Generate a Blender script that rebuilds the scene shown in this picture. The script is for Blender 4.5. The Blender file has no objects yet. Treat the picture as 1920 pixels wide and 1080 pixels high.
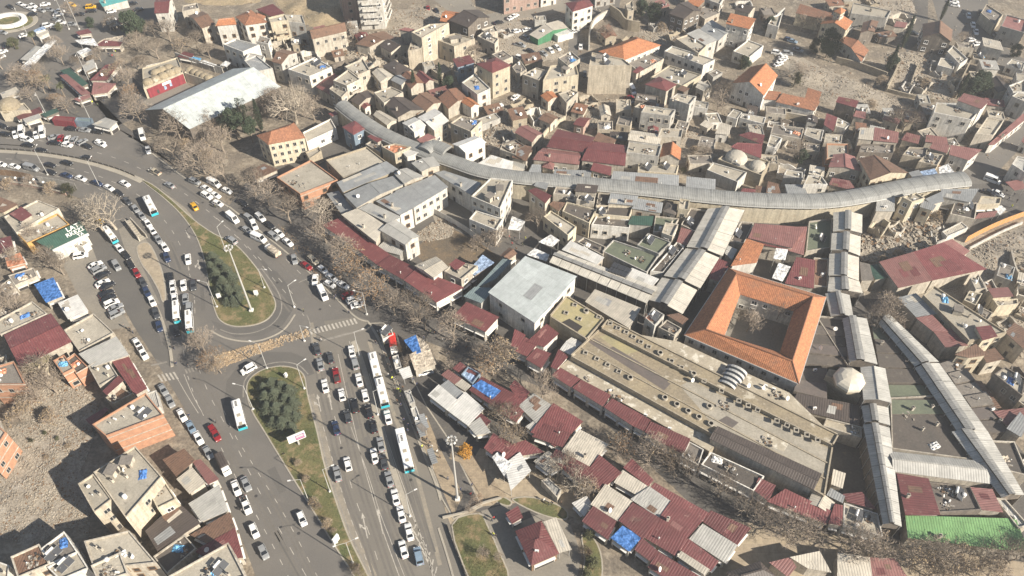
import bpy, bmesh, math, random
from math import radians, sin, cos, pi, atan2, sqrt, hypot
from mathutils import Vector, Matrix, noise

S = bpy.context.scene
COL = S.collection
RND = random.Random(7)

# ------------------------------------------------------------ camera, sky, sun
FPX, PITCH, CAM_H = 1480.0, radians(47.5), 180.0          # focal length in photo pixels (1920 wide)
cam_data = bpy.data.cameras.new('camera')
cam_data.sensor_width = 36.0
cam_data.lens = FPX / 1920.0 * 36.0
cam_data.clip_start = 1.0
cam_data.clip_end = 3000.0
cam = bpy.data.objects.new('camera', cam_data)
cam.location = (0, 0, CAM_H)
cam.rotation_euler = (pi / 2 - PITCH, 0, 0)
COL.objects.link(cam)
S.camera = cam

SUN_EL = radians(30.4)
SUN_TO = Vector((0.857, -0.515, 0)).normalized()          # horizontal direction towards the sun
sun_dir = Vector((SUN_TO.x * cos(SUN_EL), SUN_TO.y * cos(SUN_EL), sin(SUN_EL)))
world = bpy.data.worlds.new('World')
S.world = world
world.use_nodes = True
wn = world.node_tree.nodes
sky = wn.new('ShaderNodeTexSky')
sky.sky_type = 'NISHITA'
sky.sun_disc = False
sky.sun_elevation = SUN_EL
sky.sun_rotation = atan2(SUN_TO.x, SUN_TO.y)
sky.dust_density = 0.7
sky.air_density = 1.0
world.node_tree.links.new(sky.outputs[0], wn['Background'].inputs[0])
wn['Background'].inputs[1].default_value = 0.05
sun_data = bpy.data.lights.new('sun', 'SUN')
sun_data.energy = 5.0
sun_data.angle = radians(0.6)
sun_data.color = (1.0, 0.92, 0.80)
sun = bpy.data.objects.new('sun', sun_data)
sun.rotation_euler = (-sun_dir).to_track_quat('-Z', 'Y').to_euler()
sun.location = (150, -100, 200)
COL.objects.link(sun)
S.view_settings.view_transform = 'Standard'
S.view_settings.look = 'None'
S.view_settings.exposure = 1.08
S.view_settings.gamma = 1.0
S.view_settings.use_curve_mapping = False
S.render.engine = 'CYCLES'
S.cycles.use_denoising = True
S.cycles.max_bounces = 5
S.cycles.diffuse_bounces = 3
S.cycles.glossy_bounces = 2
S.cycles.transmission_bounces = 3
S.cycles.volume_bounces = 0
S.cycles.caustics_reflective = False
S.cycles.caustics_refractive = False

# ------------------------------------------------------------ helpers
def at(u, v, z=0.0):
    """world point at height z that the photograph shows at pixel (u, v) of 1920 x 1080"""
    a = (u - 960.0) / FPX
    b = (v - 540.0) / FPX
    down = sin(PITCH) + b * cos(PITCH)
    fwd = cos(PITCH) - b * sin(PITCH)
    t = (CAM_H - z) / down
    return Vector((a * t, fwd * t, z))

TILE = [0, 0]
def tp(x, y, z=0.0):
    if TILE[0] < 0: return at(x, y, z)
    return at(TILE[0] * 480 + x / 4.0, TILE[1] * 270 + y / 4.0, z)

def pix(p):
    d = p - Vector((0, 0, CAM_H))
    zc = d.y * cos(PITCH) - d.z * sin(PITCH)
    yc = -d.z * cos(PITCH) - d.y * sin(PITCH)
    return 960 + FPX * d.x / zc, 540 + FPX * yc / zc

class MB:
    """collects faces (with UV in metres and material index) and links them as one mesh object"""
    def __init__(self):
        self.v, self.f, self.m, self.uv = [], [], [], []
    def face(self, pts, m=0, uv=None):
        i = len(self.v)
        self.v += [tuple(p) for p in pts]
        self.f.append(tuple(range(i, i + len(pts))))
        self.m.append(m)
        if uv is None:
            a = Vector(pts[0]); e = (Vector(pts[1]) - a)
            n = e.cross(Vector(pts[-1]) - a)
            if e.length < 1e-6: e = Vector((1, 0, 0))
            e = e.normalized(); n = n.normalized() if n.length > 1e-9 else Vector((0, 0, 1))
            w = n.cross(e)
            uv = [((Vector(p) - a).dot(e), (Vector(p) - a).dot(w)) for p in pts]
        self.uv.append(uv)
    def box(self, c, s, rz=0.0, m=0, ry=0.0):
        R = Matrix.Rotation(rz, 3, 'Z') @ Matrix.Rotation(ry, 3, 'Y')
        c = Vector(c); hx, hy, hz = s[0] / 2, s[1] / 2, s[2] / 2
        P = [c + R @ Vector((x * hx, y * hy, z * hz)) for z in (-1, 1) for y in (-1, 1) for x in (-1, 1)]
        for q in ((0, 2, 3, 1), (4, 5, 7, 6), (0, 1, 5, 4), (2, 6, 7, 3), (0, 4, 6, 2), (1, 3, 7, 5)):
            self.face([P[k] for k in q], m)
    def prism(self, pts, z0, z1, m=0, mtop=None, bottom=False):
        n = len(pts)
        for i in range(n):
            a, b = pts[i], pts[(i + 1) % n]
            self.face([(a[0], a[1], z0), (b[0], b[1], z0), (b[0], b[1], z1), (a[0], a[1], z1)], m)
        self.face([(p[0], p[1], z1) for p in pts], m if mtop is None else mtop)
        if bottom: self.face([(p[0], p[1], z0) for p in reversed(pts)], m)
    def tube(self, p, q, r0, r1, n=6, m=0, caps=True):
        p, q = Vector(p), Vector(q); d = q - p
        if d.length < 1e-6: return
        d.normalize(); a = d.orthogonal().normalized(); b = d.cross(a)
        P = [p + (a * cos(2 * pi * k / n) + b * sin(2 * pi * k / n)) * r0 for k in range(n)]
        Q = [q + (a * cos(2 * pi * k / n) + b * sin(2 * pi * k / n)) * r1 for k in range(n)]
        i = len(self.v)
        self.v += [tuple(x) for x in P] + [tuple(x) for x in Q]
        for k in range(n):
            l = (k + 1) % n
            self.f.append((i + k, i + l, i + n + l, i + n + k)); self.m.append(m)
            self.uv.append([(0, 0), (1, 0), (1, 1), (0, 1)])
        if caps:
            self.f.append(tuple(i + n + k for k in range(n))); self.m.append(m); self.uv.append([(0, 0)] * n)
            self.f.append(tuple(i + n - 1 - k for k in range(n))); self.m.append(m); self.uv.append([(0, 0)] * n)
    def dome(self, c, r, h, n=16, k=5, m=0):
        c = Vector(c)
        ring = [[c + Vector((r * cos(t * pi / 2 / k) * cos(2 * pi * j / n), r * cos(t * pi / 2 / k) * sin(2 * pi * j / n), h * sin(t * pi / 2 / k))) for j in range(n)] for t in range(k)]
        for t in range(k - 1):
            for j in range(n):
                self.face([ring[t][j], ring[t][(j + 1) % n], ring[t + 1][(j + 1) % n], ring[t + 1][j]], m)
        top = c + Vector((0, 0, h))
        for j in range(n): self.face([ring[-1][j], ring[-1][(j + 1) % n], top], m)
    def mesh(self, name, mats, smooth=False):
        me = bpy.data.meshes.new(name)
        me.from_pydata(self.v, [], self.f)
        for mm in (mats if isinstance(mats, (list, tuple)) else [mats]): me.materials.append(mm)
        me.polygons.foreach_set('material_index', self.m)
        ul = me.uv_layers.new(name='UVMap')
        flat = [c for f in self.uv for p in f for c in p]
        ul.data.foreach_set('uv', flat)
        if smooth: me.polygons.foreach_set('use_smooth', [True] * len(self.f))
        me.update()
        return me
    def build(self, name, mats, parent=None, smooth=False):
        return link(name, self.mesh(name, mats, smooth), parent)

def link(name, data, parent=None, loc=None, rz=None, scale=None):
    o = bpy.data.objects.new(name, data)
    COL.objects.link(o)
    if parent is not None: o.parent = parent
    if loc is not None: o.location = loc
    if rz is not None: o.rotation_euler = (0, 0, rz)
    if scale is not None: o.scale = scale if hasattr(scale, '__len__') else (scale,) * 3
    return o

REG = []                                                  # (object, label, point) of every top-level thing
def thing(name, label, cat, loc, group=None, data=None, rz=0.0, scale=None):
    o = link(name, data, None, loc, rz, scale)
    tag(o, label, cat, group)
    return o
def tag(o, label, cat, group=None, p=None):
    o['label'] = label; o['category'] = cat
    if group: o['group'] = group
    REG.append((o, label, Vector(o.location) if p is None else Vector(p)))
def structure(o): o['kind'] = 'structure'; return o
def stuff(o, label=None, cat=None):
    o['kind'] = 'stuff'
    if label: o['label'] = label; o['category'] = cat
    return o

ORD = ['first', 'second', 'third', 'fourth', 'fifth', 'sixth', 'seventh', 'eighth', 'ninth', 'tenth', 'eleventh', 'twelfth', 'thirteenth',
       'fourteenth', 'fifteenth', 'sixteenth', 'seventeenth', 'eighteenth', 'nineteenth', 'twentieth']
ORD += ['twenty-' + o for o in ORD[:9]] + ['thirtieth'] + ['thirty-' + o for o in ORD[:9]] + ['fortieth'] + ['forty-' + o for o in ORD[:9]]
def settle_labels():
    by = {}
    for o, l, p in REG: by.setdefault(l, []).append((o, pix(p)))
    for l, rows in by.items():
        if len(rows) < 2: continue
        us = [r[1][0] for r in rows]; vs = [r[1][1] for r in rows]
        k = 0 if max(us) - min(us) >= max(vs) - min(vs) else 1
        rows.sort(key=lambda r: r[1][k])
        for i, (o, _) in enumerate(rows):
            side = 'left' if k == 0 else 'top'
            w = (side + 'most' if side == 'left' and i == 0 else 'topmost' if i == 0 else ORD[i] + ' from ' + side)
            o['label'] = l + ', ' + w

def inpoly(x, y, P):
    c = False; j = len(P) - 1
    for i in range(len(P)):
        if (P[i][1] > y) != (P[j][1] > y) and x < (P[j][0] - P[i][0]) * (y - P[i][1]) / (P[j][1] - P[i][1]) + P[i][0]: c = not c
        j = i
    return c
def ccw(P):
    a = sum(P[i][0] * P[(i + 1) % len(P)][1] - P[(i + 1) % len(P)][0] * P[i][1] for i in range(len(P)))
    return a > 0
def pts(s, z=0.0, tile=True):
    out = []
    for t in s.split():
        a, b = t.split(',')
        out.append(tp(float(a), float(b), z) if tile else at(float(a), float(b), z))
    return out
def full(s, z=0.0): return pts(s, z, False)
def smooth_line(P, n=6):
    """Catmull-Rom through the points"""
    Q = [P[0]] + list(P) + [P[-1]]; out = []
    for i in range(1, len(Q) - 2):
        a, b, c, d = Q[i - 1], Q[i], Q[i + 1], Q[i + 2]
        for k in range(n):
            t = k / n
            out.append(0.5 * ((2 * b) + (c - a) * t + (2 * a - 5 * b + 4 * c - d) * t * t + (3 * b - a - 3 * c + d) * t ** 3))
    out.append(P[-1])
    return out
def smooth_ring(P, n=5):
    out = []; N = len(P)
    for i in range(N):
        a, b, c, d = P[i - 1], P[i], P[(i + 1) % N], P[(i + 2) % N]
        for k in range(n):
            t = k / n
            out.append(0.5 * ((2 * b) + (c - a) * t + (2 * a - 5 * b + 4 * c - d) * t * t + (3 * b - a - 3 * c + d) * t ** 3))
    return out

# ------------------------------------------------------------ materials
MATS = {}
def ramp(c, k): return (min(1, c[0] * k), min(1, c[1] * k), min(1, c[2] * k), 1)
def nodes_of(name):
    m = bpy.data.materials.new(name); m.use_nodes = True
    nt = m.node_tree
    return m, nt, nt.nodes, nt.links, nt.nodes['Principled BSDF']
def mixc(nt, fac, a, b, mode='MIX'):
    n = nt.nodes.new('ShaderNodeMix'); n.data_type = 'RGBA'; n.blend_type = mode
    for s, val in ((n.inputs[0], fac), (n.inputs[6], a), (n.inputs[7], b)):
        if hasattr(val, 'is_output'): nt.links.new(val, s)
        else: s.default_value = val
    return n.outputs[2]
def noise_n(nt, vec, scale, detail=4, rough=0.6):
    n = nt.nodes.new('ShaderNodeTexNoise'); n.inputs['Scale'].default_value = scale
    n.inputs['Detail'].default_value = detail; n.inputs['Roughness'].default_value = rough
    if vec is not None: nt.links.new(vec, n.inputs['Vector'])
    return n.outputs[0]
def remap(nt, val, a, b, c=0.0, d=1.0):
    n = nt.nodes.new('ShaderNodeMapRange'); n.inputs[1].default_value = a; n.inputs[2].default_value = b
    n.inputs[3].default_value = c; n.inputs[4].default_value = d
    nt.links.new(val, n.inputs[0]); return n.outputs[0]
def math_n(nt, op, a, b=None):
    n = nt.nodes.new('ShaderNodeMath'); n.operation = op
    for s, val in ((n.inputs[0], a), (n.inputs[1], b)):
        if val is None: continue
        if hasattr(val, 'is_output'): nt.links.new(val, s)
        else: s.default_value = val
    return n.outputs[0]
def world_pos(nt): return nt.nodes.new('ShaderNodeNewGeometry').outputs['Position']
def bump(nt, h, strength, dist, bsdf):
    b = nt.nodes.new('ShaderNodeBump'); b.inputs['Strength'].default_value = strength; b.inputs['Distance'].default_value = dist
    nt.links.new(h, b.inputs['Height']); nt.links.new(b.outputs[0], bsdf.inputs['Normal'])
def tint_random(nt, col, lo, hi):
    r = nt.nodes.new('ShaderNodeObjectInfo').outputs['Random']
    return mixc(nt, 1.0, col, remap(nt, r, 0, 1, lo, hi), 'MULTIPLY')

def M_plain(name, c, rough=0.7, metal=0.0, coat=0.0):
    m, nt, N, L, b = nodes_of(name)
    b.inputs['Base Color'].default_value = (*c, 1); b.inputs['Roughness'].default_value = rough; b.inputs['Metallic'].default_value = metal
    b.inputs['Coat Weight'].default_value = coat
    MATS[name] = m; return m
def M_rough(name, c, c2=None, scale=0.35, fine=2.5, lo=0.75, hi=1.2, stain=None, stain_at=(0.58, 0.7), rough=0.9, bmp=0.0, rnd=0.0, streak=False):
    """weathered matt surface: large patches, fine mottling, optional stains with a shape of their own"""
    m, nt, N, L, b = nodes_of(name)
    w = world_pos(nt)
    big = remap(nt, noise_n(nt, w, scale, 5), 0.35, 0.65)
    fin = noise_n(nt, w, fine, 4, 0.7)
    col = mixc(nt, big, ramp(c, 1), (*(c2 or ramp(c, 0.8)[:3]), 1))
    col = mixc(nt, 1.0, col, remap(nt, fin, 0.3, 0.7, lo, hi), 'MULTIPLY')
    if stain:
        s = remap(nt, noise_n(nt, w, scale * 1.7 + 0.05, 6, 0.65), stain_at[0], stain_at[1])
        col = mixc(nt, s, col, (*stain, 1))
    if streak:
        mp = nt.nodes.new('ShaderNodeMapping'); mp.inputs['Scale'].default_value = (1.3, 1.3, .12); L.new(w, mp.inputs['Vector'])
        col = mixc(nt, 1.0, col, remap(nt, noise_n(nt, mp.outputs[0], 1.0, 4, .7), .38, .62, 1.1, .76), 'MULTIPLY')
    if rnd: col = tint_random(nt, col, 1 - rnd, 1 + rnd)
    L.new(col, b.inputs['Base Color']); b.inputs['Roughness'].default_value = rough
    if bmp: bump(nt, fin, bmp, 0.15, b)
    MATS[name] = m; return m
def M_metal_sheet(name, c, rust=None, rust_amt=0.62, rib=0.62, rough=0.5, rnd=0.12, ribdark=0.82, rscale=0.9):
    """profiled roof sheet: ribs along the slope, sheet joints, streaked dirt"""
    m, nt, N, L, b = nodes_of(name)
    uv = nt.nodes.new('ShaderNodeTexCoord').outputs['UV']
    sep = nt.nodes.new('ShaderNodeSeparateXYZ'); L.new(uv, sep.inputs[0])
    w = world_pos(nt)
    f = math_n(nt, 'FRACT', math_n(nt, 'MULTIPLY', sep.outputs[0], 1 / rib))
    tri = math_n(nt, 'ABSOLUTE', math_n(nt, 'SUBTRACT', f, 0.5))            # 0 .. 0.5
    ribv = remap(nt, tri, 0.12, 0.22)
    br = nt.nodes.new('ShaderNodeTexBrick'); L.new(uv, br.inputs['Vector'])
    br.inputs['Scale'].default_value = 1.0; br.inputs['Brick Width'].default_value = 2.48; br.inputs['Row Height'].default_value = 5.5
    br.inputs['Mortar Size'].default_value = 0.03; br.inputs['Color1'].default_value = ramp(c, 0.92); br.inputs['Color2'].default_value = ramp(c, 1.08)
    br.inputs['Mortar'].default_value = ramp(c, 0.6)
    col = mixc(nt, 1.0, br.outputs[0], remap(nt, ribv, 0, 1, ribdark, 1.0), 'MULTIPLY')
    dirt = remap(nt, noise_n(nt, w, 0.5, 6, 0.7), 0.35, 0.7, 1.1, 0.78)
    col = mixc(nt, 1.0, col, dirt, 'MULTIPLY')
    if rust:
        s = remap(nt, noise_n(nt, w, rscale, 5, 0.75), rust_amt, rust_amt + 0.08)
        col = mixc(nt, s, col, (*rust, 1))
    if rnd: col = tint_random(nt, col, 1 - rnd, 1 + rnd)
    L.new(col, b.inputs['Base Color']); b.inputs['Roughness'].default_value = rough
    bump(nt, ribv, 0.5, 0.08, b)
    MATS[name] = m; return m
def M_tile(name, c, c2, rib=0.5):
    m, nt, N, L, b = nodes_of(name)
    uv = nt.nodes.new('ShaderNodeTexCoord').outputs['UV']
    sep = nt.nodes.new('ShaderNodeSeparateXYZ'); L.new(uv, sep.inputs[0])
    w = world_pos(nt)
    fx = math_n(nt, 'ABSOLUTE', math_n(nt, 'SUBTRACT', math_n(nt, 'FRACT', math_n(nt, 'MULTIPLY', sep.outputs[0], 1 / rib)), 0.5))
    fy = math_n(nt, 'FRACT', math_n(nt, 'MULTIPLY', sep.outputs[1], 1 / 0.42))
    col = mixc(nt, remap(nt, noise_n(nt, w, 1.6, 6, 0.8), 0.4, 0.6), (*c, 1), (*c2, 1))
    br = nt.nodes.new('ShaderNodeTexBrick'); L.new(uv, br.inputs['Vector']); br.inputs['Scale'].default_value = 1.0
    br.inputs['Brick Width'].default_value = rib; br.inputs['Row Height'].default_value = 0.42; br.inputs['Mortar Size'].default_value = 0.0
    br.inputs['Color1'].default_value = (0.78, 0.78, 0.78, 1); br.inputs['Color2'].default_value = (1.15, 1.12, 1.1, 1)
    col = mixc(nt, 1.0, col, br.outputs[0], 'MULTIPLY')
    col = mixc(nt, 1.0, col, remap(nt, fx, 0.05, 0.3, 0.72, 1.06), 'MULTIPLY')
    col = mixc(nt, remap(nt, noise_n(nt, w, 0.25, 5), 0.55, 0.75, 0, 0.35), col, (0.16, 0.12, 0.09, 1))
    col = tint_random(nt, col, 0.92, 1.08)
    L.new(col, b.inputs['Base Color']); b.inputs['Roughness'].default_value = 0.85
    bump(nt, math_n(nt, 'ADD', fx, math_n(nt, 'MULTIPLY', fy, 0.4)), 0.6, 0.12, b)
    MATS[name] = m; return m
def M_brick(name, c1, c2, mortar, bw=0.5, bh=0.22, ms=0.02, rough=0.9):
    m, nt, N, L, b = nodes_of(name)
    uv = nt.nodes.new('ShaderNodeTexCoord').outputs['UV']; w = world_pos(nt)
    br = nt.nodes.new('ShaderNodeTexBrick'); L.new(uv, br.inputs['Vector']); br.inputs['Scale'].default_value = 1.0
    br.inputs['Brick Width'].default_value = bw; br.inputs['Row Height'].default_value = bh; br.inputs['Mortar Size'].default_value = ms
    br.inputs['Color1'].default_value = (*c1, 1); br.inputs['Color2'].default_value = (*c2, 1); br.inputs['Mortar'].default_value = (*mortar, 1)
    col = mixc(nt, 1.0, br.outputs[0], remap(nt, noise_n(nt, w, 0.7, 5, 0.7), 0.3, 0.7, 0.72, 1.15), 'MULTIPLY')
    L.new(col, b.inputs['Base Color']); b.inputs['Roughness'].default_value = rough
    bump(nt, br.outputs[1], -0.4, 0.03, b)
    MATS[name] = m; return m

# ground and roads
M_rough('dirt', (0.25, 0.205, 0.15), (0.16, 0.135, 0.105), 0.12, 1.2, 0.5, 1.35, (0.34, 0.29, 0.22), (0.53, 0.66), 0.95, 0.6)
M_rough('rubble_soil', (0.36, 0.31, 0.24), (0.27, 0.23, 0.18), 0.12, 2.2, 0.5, 1.35, (0.40, 0.36, 0.30), (0.55, 0.72), 0.95, 0.8)
M_rough('dry_hill', (0.36, 0.28, 0.175), (0.27, 0.215, 0.135), 0.15, 1.4, 0.6, 1.25, (0.2, 0.165, 0.11), (0.58, 0.7), 0.95, 0.6)
M_rough('asphalt', (0.148, 0.135, 0.118), (0.125, 0.115, 0.102), 0.07, 3.0, 0.9, 1.1, (0.175, 0.158, 0.136), (0.55, 0.75), 0.85, 0.1)
M_rough('asphalt_light', (0.178, 0.160, 0.132), (0.155, 0.14, 0.118), 0.07, 3.0, 0.92, 1.08, (0.2, 0.178, 0.148), (0.55, 0.75), 0.85, 0.1)
M_rough('asphalt_dark', (0.105, 0.098, 0.088), (0.125, 0.115, 0.1), 0.1, 3.0, 0.85, 1.1, None, (0, 1), 0.85, 0.1)
M_rough('street_paving', (0.12, 0.11, 0.096), (0.088, 0.08, 0.072), 0.15, 1.6, 0.75, 1.2, (0.2, 0.165, 0.11), (0.6, 0.75), 0.9, 0.2)  # dark paving; the base colour also carries some of the tree shade
M_rough('kerb_stone', (0.38, 0.34, 0.27), (0.31, 0.28, 0.23), 0.3, 2.0, 0.85, 1.1)
M_rough('dry_grass', (0.155, 0.135, 0.058), (0.085, 0.1, 0.036), 0.13, 2.6, 0.6, 1.3, (0.25, 0.185, 0.1), (0.5, 0.62), 0.95, 0.6)
M_rough('path_concrete', (0.24, 0.215, 0.175), (0.2, 0.18, 0.15), 0.12, 1.5, 0.85, 1.12)
M_rough('leaf_litter', (0.17, 0.125, 0.08), (0.11, 0.09, 0.065), 0.25, 2.5, 0.55, 1.35, (0.28, 0.19, 0.09), (0.58, 0.7), 0.95, 0.6)
M_brick('paver', (0.36, 0.28, 0.185), (0.30, 0.235, 0.16), (0.21, 0.175, 0.13), 0.9, 0.45, 0.03)
M_brick('plaza_slab', (0.38, 0.31, 0.215), (0.33, 0.27, 0.195), (0.25, 0.2, 0.15), 2.0, 2.0, 0.03)
M_rough('road_dust', (0.29, 0.25, 0.19), (0.21, 0.187, 0.152), 0.35, 2.0, 0.85, 1.12)
M_rough('asphalt_track', (0.135, 0.122, 0.104), (0.155, 0.14, 0.12), 0.25, 2.0, 0.9, 1.08)
M_rough('road_paint', (0.50, 0.46, 0.39), (0.34, 0.31, 0.265), 0.9, 4.0, 0.75, 1.15)
M_rough('road_paint_worn', (0.29, 0.265, 0.225), (0.2, 0.18, 0.155), 0.7, 3.0, 0.8, 1.1)
# roofs
RUST = (0.17, 0.085, 0.045)
M_metal_sheet('sheet_white', (0.68, 0.66, 0.61), (0.42, 0.36, 0.3), 0.7, ribdark=0.9)
M_metal_sheet('sheet_pale_blue', (0.46, 0.49, 0.475), (0.4, 0.39, 0.36), 0.66, ribdark=0.93, rnd=0)
M_metal_sheet('sheet_beige', (0.52, 0.47, 0.385), (0.3, 0.22, 0.15), 0.66, ribdark=0.84)
M_metal_sheet('sheet_grey', (0.285, 0.29, 0.285), (0.22, 0.2, 0.17), 0.68, ribdark=0.86)
M_metal_sheet('sheet_pale', (0.43, 0.415, 0.375), (0.26, 0.23, 0.18), 0.68, ribdark=0.86)
M_metal_sheet('sheet_maroon', (0.175, 0.058, 0.056), (0.27, 0.17, 0.14), 0.6, rnd=.22)
M_metal_sheet('sheet_pink', (0.265, 0.125, 0.11), (0.33, 0.21, 0.18), 0.6, rnd=.2)
M_metal_sheet('sheet_brown', (0.20, 0.12, 0.08), (0.09, 0.06, 0.045), 0.56)
M_metal_sheet('sheet_dark', (0.085, 0.068, 0.058), (0.14, 0.095, 0.065), 0.64)
M_metal_sheet('sheet_green', (0.17, 0.32, 0.125), (0.10, 0.27, 0.12), 0.6, rnd=0)
M_metal_sheet('sheet_dark_green', (0.045, 0.095, 0.07), (0.1, 0.11, 0.09), 0.66)
M_metal_sheet('sheet_turquoise', (0.12, 0.42, 0.40), (0.3, 0.36, 0.34), 0.6)
M_metal_sheet('sheet_blue', (0.17, 0.215, 0.215), (0.28, 0.3, 0.29), .62)
M_metal_sheet('sheet_spotted', (0.58, 0.54, 0.46), (0.05, 0.04, 0.03), 0.62, rnd=0.05, ribdark=0.86, rscale=2.2)
M_metal_sheet('sheet_monitor', (0.26, 0.255, 0.24), None, rib=0.5, rnd=0.06)
M_metal_sheet('sheet_vault', (0.30, 0.298, 0.278), (0.2, 0.17, 0.13), 0.7, rib=0.55, rnd=0.06, ribdark=0.7)
M_tile('tile_orange', (0.43, 0.185, 0.085), (0.34, 0.135, 0.065))
M_tile('tile_terracotta', (0.335, 0.155, 0.085), (0.255, 0.115, 0.065))
M_tile('tile_old', (0.26, 0.12, 0.07), (0.16, 0.1, 0.07))
M_rough('roof_concrete', (0.40, 0.36, 0.29), (0.31, 0.28, 0.225), 0.25, 2.0, 0.75, 1.18, (0.2, 0.175, 0.14), (0.58, 0.75), 0.92, 0.3, 0.14)
M_rough('roof_grey', (0.22, 0.195, 0.165), (0.17, 0.15, 0.13), 0.3, 2.0, 0.75, 1.2, (0.3, 0.27, 0.22), (0.6, 0.75), 0.92, 0.3, 0.14)
M_rough('roof_tar', (0.105, 0.088, 0.073), (0.082, 0.072, 0.062), 0.22, 1.8, 0.8, 1.2, (0.19, 0.165, 0.13), (0.62, 0.72), 0.85, 0.2, 0.2)
M_rough('roof_bitumen', (0.135, 0.11, 0.095), (0.11, 0.095, 0.085), 0.3, 1.8, 0.85, 1.15, None, (0, 1), 0.8, 0.1)
M_rough('roof_stone', (0.315, 0.258, 0.168), (0.235, 0.195, 0.138), 0.16, 1.6, 0.7, 1.22, (0.45, 0.4, 0.31), (0.59, 0.66), 0.92, 0.25)
M_rough('roof_plaster', (0.42, 0.37, 0.28), (0.33, 0.285, 0.215), 0.22, 1.8, 0.8, 1.12, (0.58, 0.54, 0.45), (0.54, 0.62), 0.92, 0.25)
M_rough('roof_yellow', (0.37, 0.315, 0.165), (0.30, 0.265, 0.155), 0.2, 1.8, 0.82, 1.12, (0.42, 0.37, 0.25), (0.6, 0.75), 0.9, 0.2)
M_rough('roof_moss', (0.135, 0.15, 0.10), (0.11, 0.125, 0.088), 0.25, 1.6, 0.85, 1.15, (0.19, 0.185, 0.13), (0.6, 0.75), 0.85, 0.2)
M_rough('lead_dome', (0.46, 0.42, 0.34), (0.38, 0.345, 0.285), 0.4, 2.0, 0.85, 1.1)
M_rough('pale_dome', (0.60, 0.55, 0.45), (0.52, 0.47, 0.38), 0.4, 2.0, 0.9, 1.06, None, (0, 1), 0.55)
# walls
def wall_mat(n, c, d=0.82, stain=None, rnd=0.16): M_rough(n, c, tuple(x * d for x in c), 0.3, 1.6, 0.78, 1.14, stain, (0.54, 0.68), 0.9, 0.2, rnd, True)
wall_mat('plaster_white', (0.64, 0.61, 0.55), 0.9, (0.46, 0.42, 0.35))
wall_mat('plaster_cream', (0.54, 0.475, 0.355), 0.9, (0.42, 0.35, 0.25))
wall_mat('plaster_beige', (0.50, 0.45, 0.37), 0.82, (0.3, 0.25, 0.19))
wall_mat('plaster_grey', (0.42, 0.40, 0.36), 0.82, (0.24, 0.22, 0.19))
wall_mat('plaster_tan', (0.45, 0.39, 0.30), 0.8, (0.46, 0.41, 0.33))
wall_mat('plaster_dark', (0.165, 0.14, 0.115), 0.8, (0.25, 0.21, 0.165))
wall_mat('plaster_pink', (0.42, 0.29, 0.235), 0.85, (0.34, 0.27, 0.21))
wall_mat('plaster_green', (0.06, 0.2, 0.1), 0.9)
wall_mat('plaster_blue', (0.2, 0.26, 0.32), 0.85)
wall_mat('plaster_maroon', (0.23, 0.035, 0.045), 0.9)
wall_mat('ochre', (0.5, 0.3, 0.1), 0.85)
M_brick('stone_wall', (0.40, 0.34, 0.245), (0.31, 0.265, 0.195), (0.22, 0.185, 0.14), 0.7, 0.35, 0.03)
M_brick('brick_wall', (0.46, 0.225, 0.125), (0.39, 0.185, 0.105), (0.36, 0.24, 0.17), 0.45, 0.22, 0.025)
# small materials
M_plain('glass', (0.025, 0.03, 0.035), 0.12)
M_plain('car_glass', (0.012, 0.014, 0.017), 0.08)
M_plain('window_frame', (0.42, 0.39, 0.34), 0.6)
M_plain('opening', (0.035, 0.03, 0.027), 0.9)
M_plain('rubber', (0.018, 0.018, 0.018), 0.9)
M_plain('turquoise_paint', (0.04, 0.42, 0.50), 0.4)
M_plain('chrome', (0.5, 0.5, 0.5), 0.3, 0.8)
M_plain('lamp_glass', (0.75, 0.75, 0.72), 0.2)
M_plain('tail_glass', (0.35, 0.015, 0.015), 0.3)
M_plain('pole_metal', (0.46, 0.45, 0.42), 0.5, 0.2)
M_plain('dark_metal', (0.07, 0.065, 0.06), 0.6, 0.3)
M_plain('white_paint', (0.72, 0.70, 0.66), 0.5)
M_plain('red_paint', (0.52, 0.035, 0.025), 0.5)
M_plain('blue_paint', (0.03, 0.06, 0.24), 0.5)
M_plain('orange_paint', (0.5, 0.25, 0.09), 0.6)
M_plain('solar_cell', (0.045, 0.047, 0.052), 0.35)
M_plain('yellow_paint', (0.62, 0.38, 0.02), 0.5)
M_rough('wood', (0.23, 0.145, 0.08), (0.16, 0.1, 0.06), 0.8, 4, 0.8, 1.1)
M_rough('bark_pale', (0.44, 0.38, 0.3), (0.32, 0.275, 0.215), 0.6, 3)
M_rough('bark_mid', (0.31, 0.255, 0.195), (0.22, 0.18, 0.14), 0.6, 3)
M_rough('bark', (0.24, 0.19, 0.14), (0.17, 0.135, 0.1), 0.6, 3)
M_rough('junk', (0.32, 0.28, 0.22), (0.16, 0.14, 0.12), 1.5, 4, 0.6, 1.4, (0.5, 0.47, 0.42), (0.55, 0.6))
M_rough('stone_rubble', (0.37, 0.32, 0.25), (0.27, 0.235, 0.185), 0.5, 3, 0.7, 1.25)
M_rough('stone_tan', (0.42, 0.31, 0.19), (0.32, 0.235, 0.15), 0.8, 3, 0.7, 1.25)
def leaf_mat(n, c, c2, tr=0.25):
    m, nt, N, L, b = nodes_of(n)
    w = world_pos(nt)
    col = mixc(nt, remap(nt, noise_n(nt, w, 0.8, 4), 0.35, 0.65), (*c, 1), (*c2, 1))
    L.new(col, b.inputs['Base Color']); b.inputs['Roughness'].default_value = 0.8
    MATS[n] = m
leaf_mat('leaf_brown', (0.28, 0.165, 0.075), (0.2, 0.12, 0.06))
leaf_mat('leaf_tan', (0.33, 0.245, 0.14), (0.24, 0.175, 0.105))
leaf_mat('leaf_gold', (0.46, 0.235, 0.03), (0.36, 0.165, 0.02))
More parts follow.
